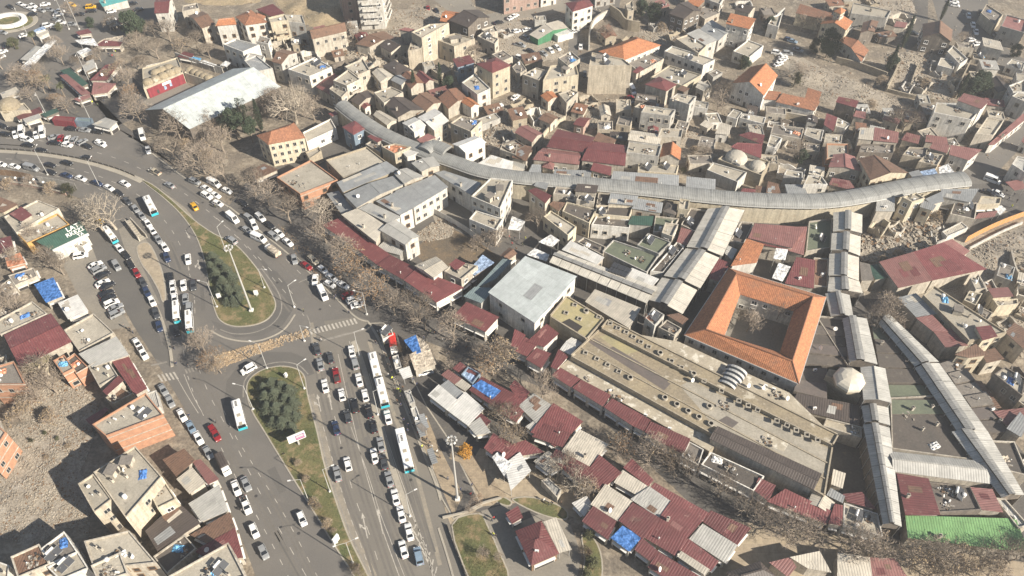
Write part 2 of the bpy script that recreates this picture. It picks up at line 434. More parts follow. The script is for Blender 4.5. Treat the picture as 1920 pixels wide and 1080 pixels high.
leaf_mat('leaf_evergreen', (0.042, 0.06, 0.028), (0.03, 0.045, 0.022))
leaf_mat('leaf_spruce', (0.105, 0.12, 0.075), (0.07, 0.085, 0.052))
leaf_mat('leaf_olive', (0.10, 0.105, 0.045), (0.075, 0.075, 0.035))
leaf_mat('twig', (0.30, 0.245, 0.195), (0.23, 0.185, 0.145))
leaf_mat('twig_pale', (0.36, 0.305, 0.24), (0.28, 0.235, 0.185))
leaf_mat('grass_blade', (0.09, 0.105, 0.03), (0.15, 0.125, 0.05))
def tarp(n, c):
    m, nt, N, L, b = nodes_of(n); w = world_pos(nt)
    h = noise_n(nt, w, 1.1, 3, 0.5)
    L.new(mixc(nt, remap(nt, h, 0.35, 0.65), ramp(c, 0.6), tuple(min(1, x * 1.25 + .05) for x in c) + (1,)), b.inputs['Base Color']); b.inputs['Roughness'].default_value = 0.5  # fold shading painted into the colour: hollows darker, crests paler
    bump(nt, h, 0.9, 0.5, b); MATS[n] = m
tarp('tarp_blue', (0.04, 0.16, 0.44)); tarp('tarp_white', (0.66, 0.65, 0.62)); tarp('tarp_skyblue', (0.1, 0.33, 0.55)); tarp('tarp_beige', (0.44, 0.37, 0.28))
tarp('tarp_orange', (0.5, 0.2, 0.1)); tarp('tarp_bluewhite', (0.27, 0.36, 0.5))
FOOT, ROADS = [], []
PAINTS = {'w': ('white', (0.74, 0.73, 0.70)), 'g': ('silver grey', (0.26, 0.265, 0.265)), 'k': ('black', (0.016, 0.017, 0.02)), 'b': ('dark blue', (0.025, 0.04, 0.085)),
          'r': ('red', (0.23, 0.012, 0.016)), 'y': ('yellow', (0.66, 0.36, 0.01)), 't': ('tan', (0.40, 0.35, 0.26)), 'd': ('dark grey', (0.055, 0.058, 0.062)), 'c': ('pale blue', (0.2, 0.27, 0.34))}
for k, (n, c) in PAINTS.items(): M_plain('paint_' + k, c, 0.32, 0.0, 0.5)
ROOF = {'mw': ('sheet_white', 'white metal'), 'ml': ('sheet_beige', 'beige metal'), 'mg': ('sheet_grey', 'grey metal'), 'mf': ('sheet_pale', 'pale grey metal'),
        'mr': ('sheet_maroon', 'maroon metal'), 'mp': ('sheet_pink', 'faded pink-red metal'), 'mb': ('sheet_brown', 'rusty brown metal'), 'mk': ('sheet_dark', 'dark brown metal'),
        'gr': ('sheet_green', 'bright green metal'), 'dg': ('sheet_dark_green', 'dark green metal'), 'tq': ('sheet_turquoise', 'turquoise metal'), 'bl': ('sheet_blue', 'blue-grey metal'),
        'to': ('tile_orange', 'orange tile'), 'tt': ('tile_terracotta', 'terracotta tile'), 'tb': ('tile_old', 'weathered brown tile'), 'c': ('roof_concrete', 'beige concrete'), 'cg': ('roof_grey', 'grey concrete'),
        'tar': ('roof_tar', 'dark tar'), 'st': ('roof_stone', 'tan screed'), 'pl': ('roof_plaster', 'patched pale plaster'), 'ye': ('roof_yellow', 'yellowish painted'), 'ms': ('roof_moss', 'dull green painted'),
        'bu': ('tarp_blue', 'blue tarpaulin'), 'tw': ('tarp_white', 'white tarpaulin'), 'ts': ('tarp_skyblue', 'pale blue tarpaulin'), 'te': ('tarp_beige', 'beige tent'), 'tx': ('tarp_bluewhite', 'blue and white tarpaulin'), 'mh': ('sheet_pale_blue', 'pale blue-grey metal'), 'rs': ('rubble_soil', 'debris'), 'tg': ('tarp_orange', 'orange-red tarpaulin')}
WALL = {'w': ('plaster_white', 'white'), 'y': ('plaster_cream', 'cream'), 'b': ('plaster_beige', 'beige'), 'g': ('plaster_grey', 'grey'), 't': ('plaster_tan', 'tan'), 'd': ('plaster_dark', 'dark brown'),
        'p': ('plaster_pink', 'pinkish'), 'e': ('plaster_green', 'green'), 'u': ('plaster_blue', 'blue'), 's': ('stone_wall', 'stone'), 'k': ('brick_wall', 'orange brick'), 'm': ('plaster_maroon', 'dark red'), 'o': ('wood', 'wooden'), 'h': ('ochre', 'ochre')}

# ------------------------------------------------------------ ground, roads, medians
def inset(P, d):
    out = []; n = len(P); s = 1 if ccw(P) else -1
    for i in range(n):
        a, b, c = P[i - 1], P[i], P[(i + 1) % n]
        e1 = Vector((b[0] - a[0], b[1] - a[1])); e2 = Vector((c[0] - b[0], c[1] - b[1]))
        if e1.length < 1e-6 or e2.length < 1e-6: out.append(Vector((b[0], b[1], 0))); continue
        e1.normalize(); e2.normalize()
        n1 = Vector((-e1.y, e1.x)) * s; n2 = Vector((-e2.y, e2.x)) * s
        m = n1 + n2
        if m.length < 0.2: m = n1
        m.normalize(); k = d / max(0.4, m.dot(n1))
        out.append(Vector((b[0] + m.x * k, b[1] + m.y * k, 0)))
    return out
def sheet(name, P, z, mat, parent=None):
    mb = MB(); P = list(P) if ccw(P) else list(reversed(P))
    if name in ('road', 'path', 'parking_area'): ROADS.append(P)
    mb.face([(p[0], p[1], z) for p in P], 0, [(p[0], p[1]) for p in P])
    return mb.build(name, MATS[mat], parent)
def raised(name, P, h, kerb, top, w=0.35):
    P = list(P) if ccw(P) else list(reversed(P))
    mb = MB(); mb.prism([(p[0], p[1]) for p in P], -0.05, h, 0)
    o = structure(mb.build(name, MATS[kerb]))
    if top:
        t = sheet('surface', inset(P, w), h + 0.012, top, o)
    return o
mb = MB()
mb.face([(-520, -60, 0), (520, -60, 0), (520, 620, 0), (-520, 620, 0)], 0)
structure(mb.build('ground', MATS['dirt']))

ROAD = full('-80,190 40,222 120,232 215,238 262,268 330,318 430,385 545,478 620,548 668,592 690,600 712,640 735,700 775,800 815,900 850,1000 872,1085 900,1140 500,1140 472,1060 450,1000 402,885 345,765 290,672 250,610 215,545 190,500 172,470 158,440 178,415 150,372 60,342 -80,328')
structure(sheet('road', ROAD, 0.02, 'asphalt'))
structure(sheet('road', full('-60,175 60,190 150,150 220,90 320,30 330,-60 -60,-60'), 0.016, 'asphalt'))
structure(sheet('road', full('1082,140 1084,70 1092,55 1108,40 1132,30 1160,18 1172,-40 1130,-40 1128,8 1105,18 1085,30 1072,50 1066,80 1064,170 1070,200 1086,200'), 0.02, 'asphalt'))
structure(sheet('road', full('1790,345 1850,345 1920,270 1960,200 1960,150 1900,215 1840,285 1800,325'), 0.02, 'asphalt'))
structure(sheet('road', full('1740,-30 1850,-30 1855,30 1850,60 1900,100 1960,130 1960,170 1830,95 1790,75 1760,40'), 0.022, 'asphalt'))
structure(sheet('road', full('1660,-20 1740,-30 1740,60 1700,100 1690,60'), 0.018, 'street_paving'))
structure(sheet('path', full('900,30 1080,-10 1080,14 960,44 925,60 860,48 840,20 800,-10 870,-20'), 0.018, 'path_concrete'))
structure(sheet('path', full('1455,95 1500,105 1565,140 1640,178 1720,205 1700,222 1620,200 1540,160 1470,125'), 0.016, 'rubble_soil'))
structure(sheet('street', full('1820,330 1960,330 1960,400 1900,400 1850,385 1830,380'), 0.014, 'street_paving'))
# ground of the bazaar quarter and the courtyards
structure(sheet('street', full('640,190 830,280 960,320 1300,345 1500,365 1700,335 1840,320 1880,400 1700,560 1800,700 1960,900 1960,1120 1480,1120 1100,760 700,600 545,478 430,385 470,330 560,300'), 0.010, 'street_paving'))
structure(sheet('courtyard', full('1350,640 1380,545 1495,578 1470,668'), 0.016, 'path_concrete'))
structure(sheet('courtyard', full('775,470 830,420 900,455 960,500 880,520 800,500'), 0.016, 'leaf_litter'))
structure(sheet('courtyard', full('810,400 850,370 900,400 880,440 815,415'), 0.02, 'path_concrete'))
structure(sheet('courtyard', full('1700,470 1790,440 1890,440 1960,420 1960,700 1850,560 1700,560 1620,560 1615,480'), 0.018, 'rubble_soil'))
structure(sheet('street', full('430,385 545,478 668,592 690,600 712,640 735,700 775,800 805,880 835,950 900,960 950,1000 1040,980 1010,880 900,740 830,690 760,600 640,520 560,450 470,380'), 0.014, 'street_paving'))
structure(sheet('street', full('845,1000 900,950 1000,940 1100,980 1400,1120 1960,1120 1960,1060 1400,980 1100,900 900,840 830,960'), 0.017, 'plaza_slab'))
structure(sheet('street', full('-60,50 -60,-60 330,-60 300,30 200,70 140,90 60,110'), 0.012, 'street_paving'))
structure(sheet('street', full('40,218 130,225 230,232 300,290 330,312 262,262 215,238 300,200 200,90 100,100 0,130 -60,190'), 0.013, 'street_paving'))
structure(sheet('courtyard', full('262,195 300,170 345,150 360,165 300,200'), 0.02, 'path_concrete'))
structure(sheet('street', full('158,440 178,415 230,455 262,500 300,590 325,690 290,672 250,610 215,545 190,500 172,470'), 0.024, 'asphalt_dark'))
structure(sheet('parking_area', full('130,455 165,445 205,545 245,612 200,620 150,560 120,500'), 0.026, 'path_concrete'))
# darker carriageway of the U-turn
structure(sheet('road', full('395,600 410,620 440,632 490,630 530,610 550,580 548,545 520,510 500,500 515,560 517,580 505,600 480,612 440,616 415,608'), 0.023, 'asphalt_dark'))
structure(sheet('road', full('420,760 425,715 450,680 500,660 545,660 575,672 590,700 578,705 556,690 525,684 490,692 466,714 458,740 462,765'), 0.023, 'asphalt_dark'))

structure(sheet('road', full('583,606 668,594 690,603 712,644 735,704 775,804 815,904 850,1004 872,1088 895,1140 735,1140 695,1082 658,1006 633,938 613,875 598,812 580,742 574,706 592,690 588,640'), 0.0215, 'asphalt_light'))
M1 = smooth_ring(full('264,338 285,345 320,372 362,410 402,438 442,458 482,502 508,545 518,573 505,597 478,610 440,613 414,603 402,582 391,535 383,490 366,442 338,402 302,368'), 4)
raised('median', M1, 0.14, 'kerb_stone', 'dry_grass')
M2 = smooth_ring(full('462,738 466,713 490,694 525,686 556,691 572,706 578,740 596,810 610,872 630,935 655,1005 692,1080 720,1140 690,1140 662,1080 630,1030 587,960 542,887 495,810 472,772'), 4)
raised('median', M2, 0.14, 'kerb_stone', 'dry_grass')
# narrow concrete separators
def strip(name, line, w, h, mat, n=5, taper=False):
    P = smooth_line(full(line), n); L, R = [], []
    for i, p in enumerate(P):
        d = (P[min(i + 1, len(P) - 1)] - P[max(i - 1, 0)]); d.z = 0; d.normalize()
        nrm = Vector((-d.y, d.x, 0)) * w / 2
        L.append(p + nrm); R.append(p - nrm)
    mb = MB()
    for i in range(len(P) - 1):
        a, b, c, d = R[i], R[i + 1], L[i + 1], L[i]
        up = Vector((0, 0, h))
        mb.face([a + up, b + up, c + up, d + up])
        mb.face([a, b, b + up, a + up]); mb.face([c, d, d + up, c + up])
    mb.face([R[0], R[0] + up, L[0] + up, L[0]]); mb.face([R[-1], L[-1], L[-1] + up, R[-1] + up])
    return mb.build(name, MATS[mat])
structure(strip('kerb', '-40,281 60,287 150,301 220,321 266,340', 2.2, 0.16, 'kerb_stone'))
structure(strip('kerb', '236,470 270,532 300,590 318,650 323,688', 0.8, 0.25, 'kerb_stone'))
structure(strip('kerb', '395,620 420,633 455,640 490,638 530,620 553,590', 0.5, 0.1, 'kerb_stone'))
structure(strip('kerb', '-60,192 40,224 120,234 215,240', 0.5, 0.14, 'kerb_stone'))
structure(strip('kerb', '266,272 330,322 428,388', 0.5, 0.14, 'kerb_stone'))
structure(strip('kerb', '430,388 545,480 620,550 666,594 690,603', 0.5, 0.14, 'kerb_stone'))
structure(strip('kerb', '690,603 712,642 735,702 775,802 815,902 826,938', 0.55, 0.16, 'kerb_stone'))
structure(strip('kerb', '822,990 838,1040 852,1090', 0.5, 0.14, 'kerb_stone'))
structure(strip('kerb', '662,640 673,664 690,718 712,800 733,868 752,925 768,968', 1.5, 0.1, 'kerb_stone'))
for sgn in (0,):
    ln = smooth_line(full('660,640 671,664 688,718 710,800 731,868 750,925 766,968'), 8)
    for k in range(0, len(ln) - 1, 1):
        pass
# paved pavement beside the bus lane, grass and paths at the lower edge
raised('pavement', full('692,606 714,640 737,700 777,800 817,900 828,936 850,975 905,950 880,900 840,820 800,760 770,700 745,640 720,605'), 0.13, 'kerb_stone', 'street_paving')
structure(sheet('pavement', full('772,785 800,780 822,835 850,890 868,930 850,968 836,935'), 0.16, 'paver'))
structure(sheet('path', full('842,860 862,868 902,930 925,945 950,930 900,870 880,840 850,835'), 0.165, 'paver'))
raised('lawn', smooth_ring(full('846,985 898,962 915,985 935,1030 955,1090 905,1140 880,1090'), 3), 0.14, 'kerb_stone', 'dry_grass')
raised('lawn', smooth_ring(full('884,872 900,868 930,920 960,940 950,950 915,930'), 3), 0.14, 'kerb_stone', 'dry_grass')
raised('lawn', smooth_ring(full('960,935 1000,932 1058,952 1062,975 1020,968 975,948'), 3), 0.14, 'kerb_stone', 'dry_grass')
raised('lawn', smooth_ring(full('1090,1000 1115,1010 1130,1050 1125,1100 1090,1100 1095,1050'), 3), 0.14, 'kerb_stone', 'dry_grass')
structure(sheet('path', full('902,958 950,945 970,1000 985,1100 955,1100 935,1030'), 0.03, 'path_concrete'))
structure(sheet('path', full('960,985 1020,960 1070,985 1090,1040 1080,1100 980,1100'), 0.034, 'path_concrete'))
# traffic island with the subway steps
raised('traffic_island', smooth_ring(full('256,463 278,455 294,480 306,512 311,542 311,562 304,566 297,546 281,517 264,494'), 3), 0.16, 'kerb_stone', 'plaza_slab')
structure(sheet('pavement', full('222,430 250,415 278,455 256,463 264,494 300,570 292,570 255,500 235,470'), 0.036, 'path_concrete'))
# roundabout in the far corner
rc = full('17,42')[0]
raised('traffic_island', [rc + Vector((12.5 * cos(t * pi / 16), 9.5 * sin(t * pi / 16), 0)) for t in range(32)], 0.2, 'kerb_stone', 'dry_grass', 2.0)

# painted markings, each a sheet 4 mm above the road
PZ = 0.034
def paint(P, mat='road_paint', name='road_marking', z=PZ):
    return structure(sheet(name, P, z, mat))
def line_marks(line, w=0.16, dash=None, gap=None, mat='road_paint', z=PZ):
    P = smooth_line(full(line), 10); mb = MB(); s = 0.0; on = True
    period = (dash + gap) if dash else None
    for i in range(len(P) - 1):
        a, b = P[i], P[i + 1]; L = (b - a).length
        if L < 1e-5: continue
        d = (b - a) / L; nrm = Vector((-d.y, d.x, 0)) * w / 2
        if not dash:
            mb.face([a - nrm, b - nrm, b + nrm, a + nrm]); continue
        t = 0.0
        while t < L:
            ph = (s + t) % period
            if ph < dash:
                e = min(L, t + dash - ph); A = a + d * t; B = a + d * e
                mb.face([A - nrm, B - nrm, B + nrm, A + nrm]); t = e + 1e-4
            else: t += period - ph
        s += L
    for k, v in enumerate(mb.v): mb.v[k] = (v[0], v[1], z)
    if mb.f: structure(mb.build('lane_line', MATS[mat]))
D = (2.2, 4.2)
line_marks('-20,258 60,262 140,276 215,296 275,322 330,352 395,400 460,458 530,530 560,565', 0.18, *D)
line_marks('440,395 480,432 540,490 590,540 620,575', 0.16, *D)
line_marks('400,405 450,450 510,520 545,560 570,592', 0.16, *D)
line_marks('-20,296 60,302 140,317 205,338 262,368 312,418 345,475 362,540 366,600', 0.16, *D)
line_marks('-20,315 60,322 130,336 190,356 240,390 285,440 318,500 335,560 342,620 346,680', 0.16, *D)
line_marks('350,490 362,545 366,575', 0.18, 1.5, 1.5)
for ln in ('606,672 618,740 632,800 648,872 668,940 692,1000 720,1090', '634,664 646,720 662,790 676,850 694,915 716,990 752,1090', '655,640 670,690'):
    line_marks(ln, 0.17, None if ln[0] == '6' and ln[1:3] == '34' else 2.4, 4.4)
line_marks('606,800 628,878 650,950 672,1010 702,1090', 0.15, 1.6, 1.6)
line_marks('658,800 690,890 712,960 735,1020 762,1090', 0.14)
line_marks('692,700 705,745 722,810 745,880 770,950 790,1010 815,1090', 0.16)
line_marks('372,690 395,745 430,810 470,890 520,985 580,1090', 0.16, *D)
line_marks('352,705 372,760 410,830 455,920 505,1010 545,1090', 0.16, 1.6, 3.0)
line_marks('330,705 350,740 372,775', 0.16)
line_marks('345,702 362,742 380,775', 0.16)
line_marks('420,770 440,815 480,880 530,960 600,1090', 0.15, 1.6, 3.0)
line_marks('548,475 585,512 560,530', 0.12)
# solid edge lines of the median
for off, ww, mt, zz in ((6, 2.2, 'road_dust', .026), (3, .35, 'road_paint_worn', .034)):
    line_marks(' '.join('%f,%f' % (u + off, v) for u, v in ((576, 740), (596, 812), (611, 875), (631, 938), (656, 1006), (694, 1085))), ww, mat=mt, z=zz)
line_marks('585,605 590,650 600,700', 1.6, mat='road_dust', z=.026)
line_marks('692,640 712,700 740,780 775,870 800,960 825,1060', 1.0, mat='road_dust', z=.026)
line_marks('300,355 342,388 374,435 392,490 400,545 410,588', 1.2, mat='road_dust', z=.026)
line_marks('413,618 440,626 478,623 512,606 528,578 520,545 490,503', 0.35, mat='road_paint_worn')
line_marks('456,745 460,712 488,688 525,679 558,684 578,702', 0.35, mat='road_paint_worn')
line_marks('300,360 342,395 372,440 390,490 398,540 408,585', 0.3, mat='road_paint_worn')
line_marks('575,590 582,610 586,650', 0.3, mat='road_paint_worn')
# zebra crossings: every bar is a part of its crossing
def zebra(a, b, n, depth, mat='road_paint', w=0.5):
    A, B = full(a)[0], full(b)[0]; e = full(depth)
    dv = e[1] - e[0]; o = None
    for i in range(n):
        p = A.lerp(B, (i + 0.1) / n); q = A.lerp(B, (i + 0.1 + w) / n)
        P = [p, q, q + dv, p + dv]
        if not ccw(P): P.reverse()
        if o is None: o = structure(sheet('zebra_crossing', P, PZ + 0.004, mat))
        else: sheet('crossing_bar', P, PZ + 0.004, mat, o)
zebra('578,618', '668,596', 13, '578,618 583,628')
zebra('294,703', '330,697', 5, '294,703 302,716')
zebra('345,693', '375,684', 5, '345,693 349,701', 'road_paint_worn')
paint(full('606,636 692,614 693,617 607,640'), 'road_paint_worn', z=PZ + 0.004)
paint(full('283,684 313,677 314,680 284,687'), 'road_paint_worn', z=PZ + 0.004)
# arrows
def arrow(u, v, ang, L=5.5, turn=0):
    p = full('%f,%f' % (u, v))[0]; q = full('%f,%f' % (u + cos(radians(ang)) * 10, v + sin(radians(ang)) * 10))[0]
    d = (q - p).normalized(); n = Vector((-d.y, d.x, 0))
    def X(a, b): return p + d * a + n * b
    m = MB(); zz = PZ + 0.004
    def f(P):
        if not ccw(P): P = list(reversed(P))
        m.face([(x.x, x.y, zz) for x in P])
    f([X(-L / 2, -.14), X(L / 2 - 1.6, -.14), X(L / 2 - 1.6, .14), X(-L / 2, .14)])
    f([X(L / 2 - 1.6, -.5), X(L / 2, 0), X(L / 2 - 1.6, .5)])
    if turn:
        f([X(-1.2, .14 * turn), X(-.2, .9 * turn), X(.1, .75 * turn), X(-.6, .14 * turn)])
        f([X(-.5, 1.25 * turn), X(.9, 1.3 * turn), X(.1, .45 * turn)])
    structure(m.build('road_arrow', MATS['road_paint']))
arrow(684, 985, 258, 7, 1); arrow(713, 977, 258, 7); arrow(598, 755, 258, 6, 1); arrow(619, 752, 258, 6); arrow(373, 497, 78, 5, -1); arrow(352, 440, 60, 5)
# hatched gore by the end of the bus lane
for i in range(7):
    u, v = 770 + i * 6.5, 985 + i * 14
    line_marks('%f,%f %f,%f %f,%f' % (u - 4, v - 8, u + 6, v + 6, u + 10, v - 6), 0.3)
line_marks('772,965 800,1030 818,1090', 0.15)

# repair patches and worn wheel tracks in the asphalt
pr = random.Random(5)
for u, v, a, l, w in ((560, 560, 60, 9, 2), (610, 700, 76, 12, 1.2), (660, 760, 76, 16, 1.1), (700, 860, 74, 14, 1.2), (640, 900, 74, 18, 1.0), (730, 1010, 72, 15, 1.2), (450, 860, 62, 14, 1.4), (500, 960, 62, 18, 1.2), (540, 1040, 62, 14, 1.5), (380, 560, 88, 10, 1.2), (330, 480, 70, 14, 1.2), (260, 390, 45, 12, 1.2), (420, 410, 42, 18, 1.2), (500, 500, 48, 16, 1.2),
                      (360, 360, 32, 14, 1.4), (150, 290, 14, 20, 1.2), (100, 315, 12, 16, 1.2), (300, 620, 75, 12, 1.4), (390, 790, 60, 10, 2.2), (480, 640, -20, 6, 2.4), (600, 610, 76, 5, 3.0), (690, 740, 76, 9, .9), (580, 540, 50, 7, 1.6), (520, 900, 64, 8, 2.0), (780, 960, 72, 22, .9), (755, 880, 73, 20, .9), (790, 960, 72, 22, .8)):
    p = full('%f,%f' % (u, v))[0]; q = full('%f,%f' % (u + 8 * cos(radians(a)), v + 8 * sin(radians(a))))[0]; d = (q - p).normalized(); n = Vector((-d.y, d.x, 0))
    P = [p - d * l / 2 - n * w / 2 * pr.uniform(.7, 1.2), p + d * l / 2 - n * w / 2 * pr.uniform(.7, 1.2), p + d * l / 2 + n * w / 2 * pr.uniform(.7, 1.2), p - d * l / 2 + n * w / 2 * pr.uniform(.7, 1.2)]
    structure(sheet('road_patch', P, .0275 + .0002 * pr.randrange(9), pr.choice(['asphalt', 'asphalt_dark', 'asphalt_dark'])))

# worn wheel tracks along the lanes, and manhole covers
for ln in ('592,668 604,730 618,790 634,865 654,935 680,1000 708,1090', '620,668 632,725 647,790 662,855 681,925 704,995 736,1090', '646,655 660,710 676,775 692,845 712,915 736,990 775,1090', '690,660 712,730 735,800 757,870 782,950 808,1040',
           '362,700 384,755 420,825 464,915 515,1000 566,1090', '400,735 430,790 475,870 525,960 590,1090', '-20,270 60,275 140,289 212,309 270,335 325,368 385,415 450,475 515,545 548,585', '-20,247 70,252 145,265 222,285 285,312 345,345 412,392 475,440 545,510 590,560', '-20,306 60,312 135,327 198,347 252,380 300,432 332,490 350,550 355,620'):
    for off in (-2.6, 2.6):
        line_marks(' '.join('%f,%f' % (float(t.split(',')[0]) + off * 1.8, float(t.split(',')[1])) for t in ln.split()), .55, mat='asphalt_track', z=.0295)
for u, v in ((640, 840), (700, 930), (560, 1000), (440, 800), (600, 580), (520, 530), (340, 540), (240, 370), (380, 380), (770, 900), (655, 700), (480, 930)):
    p = full('%f,%f' % (u, v))[0]; structure(sheet('manhole_cover', [p + Vector((.42 * cos(t * pi / 6), .42 * sin(t * pi / 6), 0)) for t in range(12)], .0325, 'dark_metal'))

# ------------------------------------------------------------ building kit
def unit_window():
    mb = MB()
    mb.box((0, -0.02, 0), (1.0, 0.06, 1.0), m=0)
    mb.face([(-0.42, -0.053, -0.43), (-0.03, -0.053, -0.43), (-0.03, -0.053, 0.43), (-0.42, -0.053, 0.43)], 1)
    mb.face([(0.03, -0.053, -0.43), (0.42, -0.053, -0.43), (0.42, -0.053, 0.43), (0.03, -0.053, 0.43)], 1)
    mb.box((0, -0.07, -0.53), (1.12, 0.16, 0.06), m=2)
    return mb.mesh('window', [MATS['window_frame'], MATS['glass'], MATS['kerb_stone']])
def unit_door():
    mb = MB(); mb.box((0, -0.02, 0.5), (1.0, 0.08, 1.0), m=0)
    mb.face([(-0.42, -0.063, 0.03), (0.42, -0.063, 0.03), (0.42, -0.063, 0.92), (-0.42, -0.063, 0.92)], 1)
    return mb.mesh('door', [MATS['window_frame'], MATS['dark_metal']])
def unit_shopfront():
    mb = MB(); mb.box((0, -0.03, 0.5), (1.0, 0.08, 1.0), m=0)
    mb.face([(-0.46, -0.073, 0.02), (0.46, -0.073, 0.02), (0.46, -0.073, 0.74), (-0.46, -0.073, 0.74)], 1)
    mb.box((0, -0.3, 0.84), (1.0, 0.55, 0.05), m=2)
    return mb.mesh('shop_front', [MATS['window_frame'], MATS['opening'], MATS['white_paint']])
def plain_window(fm, gm, mull=True):
    mb = MB()                                               # a deeper reveal with one or two lights
    for x, z, sx, sz in ((0, .5, 1.1, .1), (0, -.5, 1.1, .1), (-.5, 0, .1, .9), (.5, 0, .1, .9)): mb.box((x, -.05, z), (sx, .12, sz), m=0)
    mb.face([(-.45, -.005, -.45), (.45, -.005, -.45), (.45, -.005, .45), (-.45, -.005, .45)], 1)
    if mull: mb.box((0, -.03, 0), (.07, .06, .9), m=0)
    mb.box((0, -.1, -.57), (1.2, .2, .05), m=0)
    return mb.mesh('window', [MATS[fm], MATS[gm]])
WINS = [unit_window(), unit_window(), plain_window('white_paint', 'glass'), plain_window('wood', 'opening', False), plain_window('plaster_beige', 'glass', False)]
WIN, DOOR, SHOPF = WINS[0], unit_door(), unit_shopfront()
def m_dish(col='white_paint'):
    mb = MB(); n = 12
    mb.tube((0, 0, 0), (0, 0, .7), .04, .04, 5, 1)
    ax = Vector((0.75, -0.45, 0.5)).normalized(); a = ax.orthogonal().normalized(); b = ax.cross(a); c0 = Vector((0, 0, .85))
    R = [c0 + (a * cos(2 * pi * k / n) + b * sin(2 * pi * k / n)) * .62 + ax * .14 for k in range(n)]
    for k in range(n):
        mb.face([c0, R[k], R[(k + 1) % n]], 0); mb.face([c0 - ax * .02, R[(k + 1) % n] - ax * .02, R[k] - ax * .02], 0)
    mb.tube(c0, c0 + ax * .6, .025, .02, 4, 1)
    return mb.mesh('satellite_dish', [MATS[col], MATS['pole_metal']])
def m_heater():
    mb = MB()
    for x in (-1.05, 1.05):
        P = [(x - .98, -1.0, .3), (x + .98, -1.0, .3), (x + .98, .7, 1.35), (x - .98, .7, 1.35)]
        mb.face(P, 0); mb.face([(p[0], p[1], p[2] - .08) for p in reversed(P)], 1)
        for q in ((x - .98, -1.0, .3), (x + .98, -1.0, .3)): mb.tube((q[0], q[1], 0), q, .03, .03, 4, 1)
        for q in ((x - .98, .7, 1.35), (x + .98, .7, 1.35)): mb.tube((q[0], q[1], 0), q, .03, .03, 4, 1)
        mb.box((x, -1.02, .3), (2.0, .06, .1), m=1); mb.box((x, .72, 1.37), (2.0, .06, .1), m=1)
    mb.tube((-1.1, 1.1, 1.7), (1.1, 1.1, 1.7), .36, .36, 10, 2)
    for x in (-.8, .8): mb.tube((x, 1.1, 0), (x, 1.1, 1.4), .05, .05, 4, 1)
    return mb.mesh('solar_water_heater', [MATS['solar_cell'], MATS['pole_metal'], MATS['white_paint']])
def m_tank():
    mb = MB(); mb.tube((0, 0, 0), (0, 0, 1.1), .62, .6, 12, 0); mb.tube((0, 0, 1.1), (0, 0, 1.28), .6, .25, 12, 0); return mb.mesh('water_tank', [MATS['white_paint']])
def m_chimney():
    mb = MB(); mb.box((0, 0, .55), (.6, .6, 1.5), m=0); mb.box((0, 0, 1.35), (.8, .8, .1), m=0); mb.box((0, 0, 1.45), (.4, .4, .16), m=1); return mb.mesh('chimney', [MATS['plaster_beige'], MATS['opening']])
def m_ac():
    mb = MB(); mb.box((0, 0, .45), (.95, .42, .75), m=0); mb.tube((0, -.215, .45), (0, -.23, .45), .28, .28, 10, 1); mb.box((0, 0, .04), (1, .5, .08), m=1); return mb.mesh('air_conditioner', [MATS['white_paint'], MATS['dark_metal']])
def m_hut():
    mb = MB(); mb.prism([(-1.5, -1.3), (1.5, -1.3), (1.5, 1.3), (-1.5, 1.3)], 0, 2.2, 0); mb.box((0, 0, 2.27), (3.4, 3.0, .14), m=1)
    mb.box((.5, -1.31, .95), (.9, .06, 1.9), m=2); return mb.mesh('stair_hut', [MATS['plaster_beige'], MATS['roof_grey'], MATS['opening']])
def m_junk(seed):
    r = random.Random(seed); mb = MB()
    for k in range(16):
        x, y = r.gauss(0, .8), r.gauss(0, .6); s = r.uniform(.15, .6)
        mb.box((x, y, s * .3), (s * r.uniform(.6, 2.2), s, s * .6), r.uniform(0, 3), r.choice((0, 0, 0, 0, 1, 1, 2, 3, 3)), r.uniform(-.3, .3))
    return mb.mesh('junk_pile', [MATS['junk'], MATS['wood'], MATS['white_paint'], MATS['dark_metal']])
def m_tarp(mat, seed):
    r = random.Random(seed); mb = MB(); n = 6; g = {}
    for i in range(n + 1):
        for j in range(n + 1):
            g[i, j] = Vector(((i / n - .5) * 3.2 + r.uniform(-.15, .15), (j / n - .5) * 2.2 + r.uniform(-.12, .12), .04 + max(0, r.gauss(.35, .2)) * (1 if 0 < i < n and 0 < j < n else .1)))
    for i in range(n):
        for j in range(n): mb.face([g[i, j], g[i + 1, j], g[i + 1, j + 1], g[i, j + 1]])
    return mb.mesh('tarpaulin', [MATS[mat]])
def m_vent():
    mb = MB(); mb.tube((0, 0, 0), (0, 0, .9), .12, .12, 6, 0); mb.tube((0, 0, .9), (0, 0, 1.05), .26, .1, 8, 0); return mb.mesh('vent_pipe', [MATS['pole_metal']])
def m_vault_hole(r=0.85):
    mb = MB(); n = 14
    for k in range(n):
        a, b = 2 * pi * k / n, 2 * pi * (k + 1) / n
        def P(t, rr, z): return (rr * cos(t), rr * sin(t), z)
        mb.face([P(a, r, 0), P(b, r, 0), P(b, r * .92, .75), P(a, r * .92, .75)], 0)
        mb.face([P(a, r * .92, .75), P(b, r * .92, .75), P(b, r * .62, .75), P(a, r * .62, .75)], 0)
        mb.face([P(a, r * .62, .75), P(b, r * .62, .75), P(b, r * .62, .1), P(a, r * .62, .1)], 1)
    mb.face([(r * .62 * cos(2 * pi * k / n), r * .62 * sin(2 * pi * k / n), .12) for k in range(n)], 1)
    return mb.mesh('roof_light', [MATS['kerb_stone'], MATS['opening']])
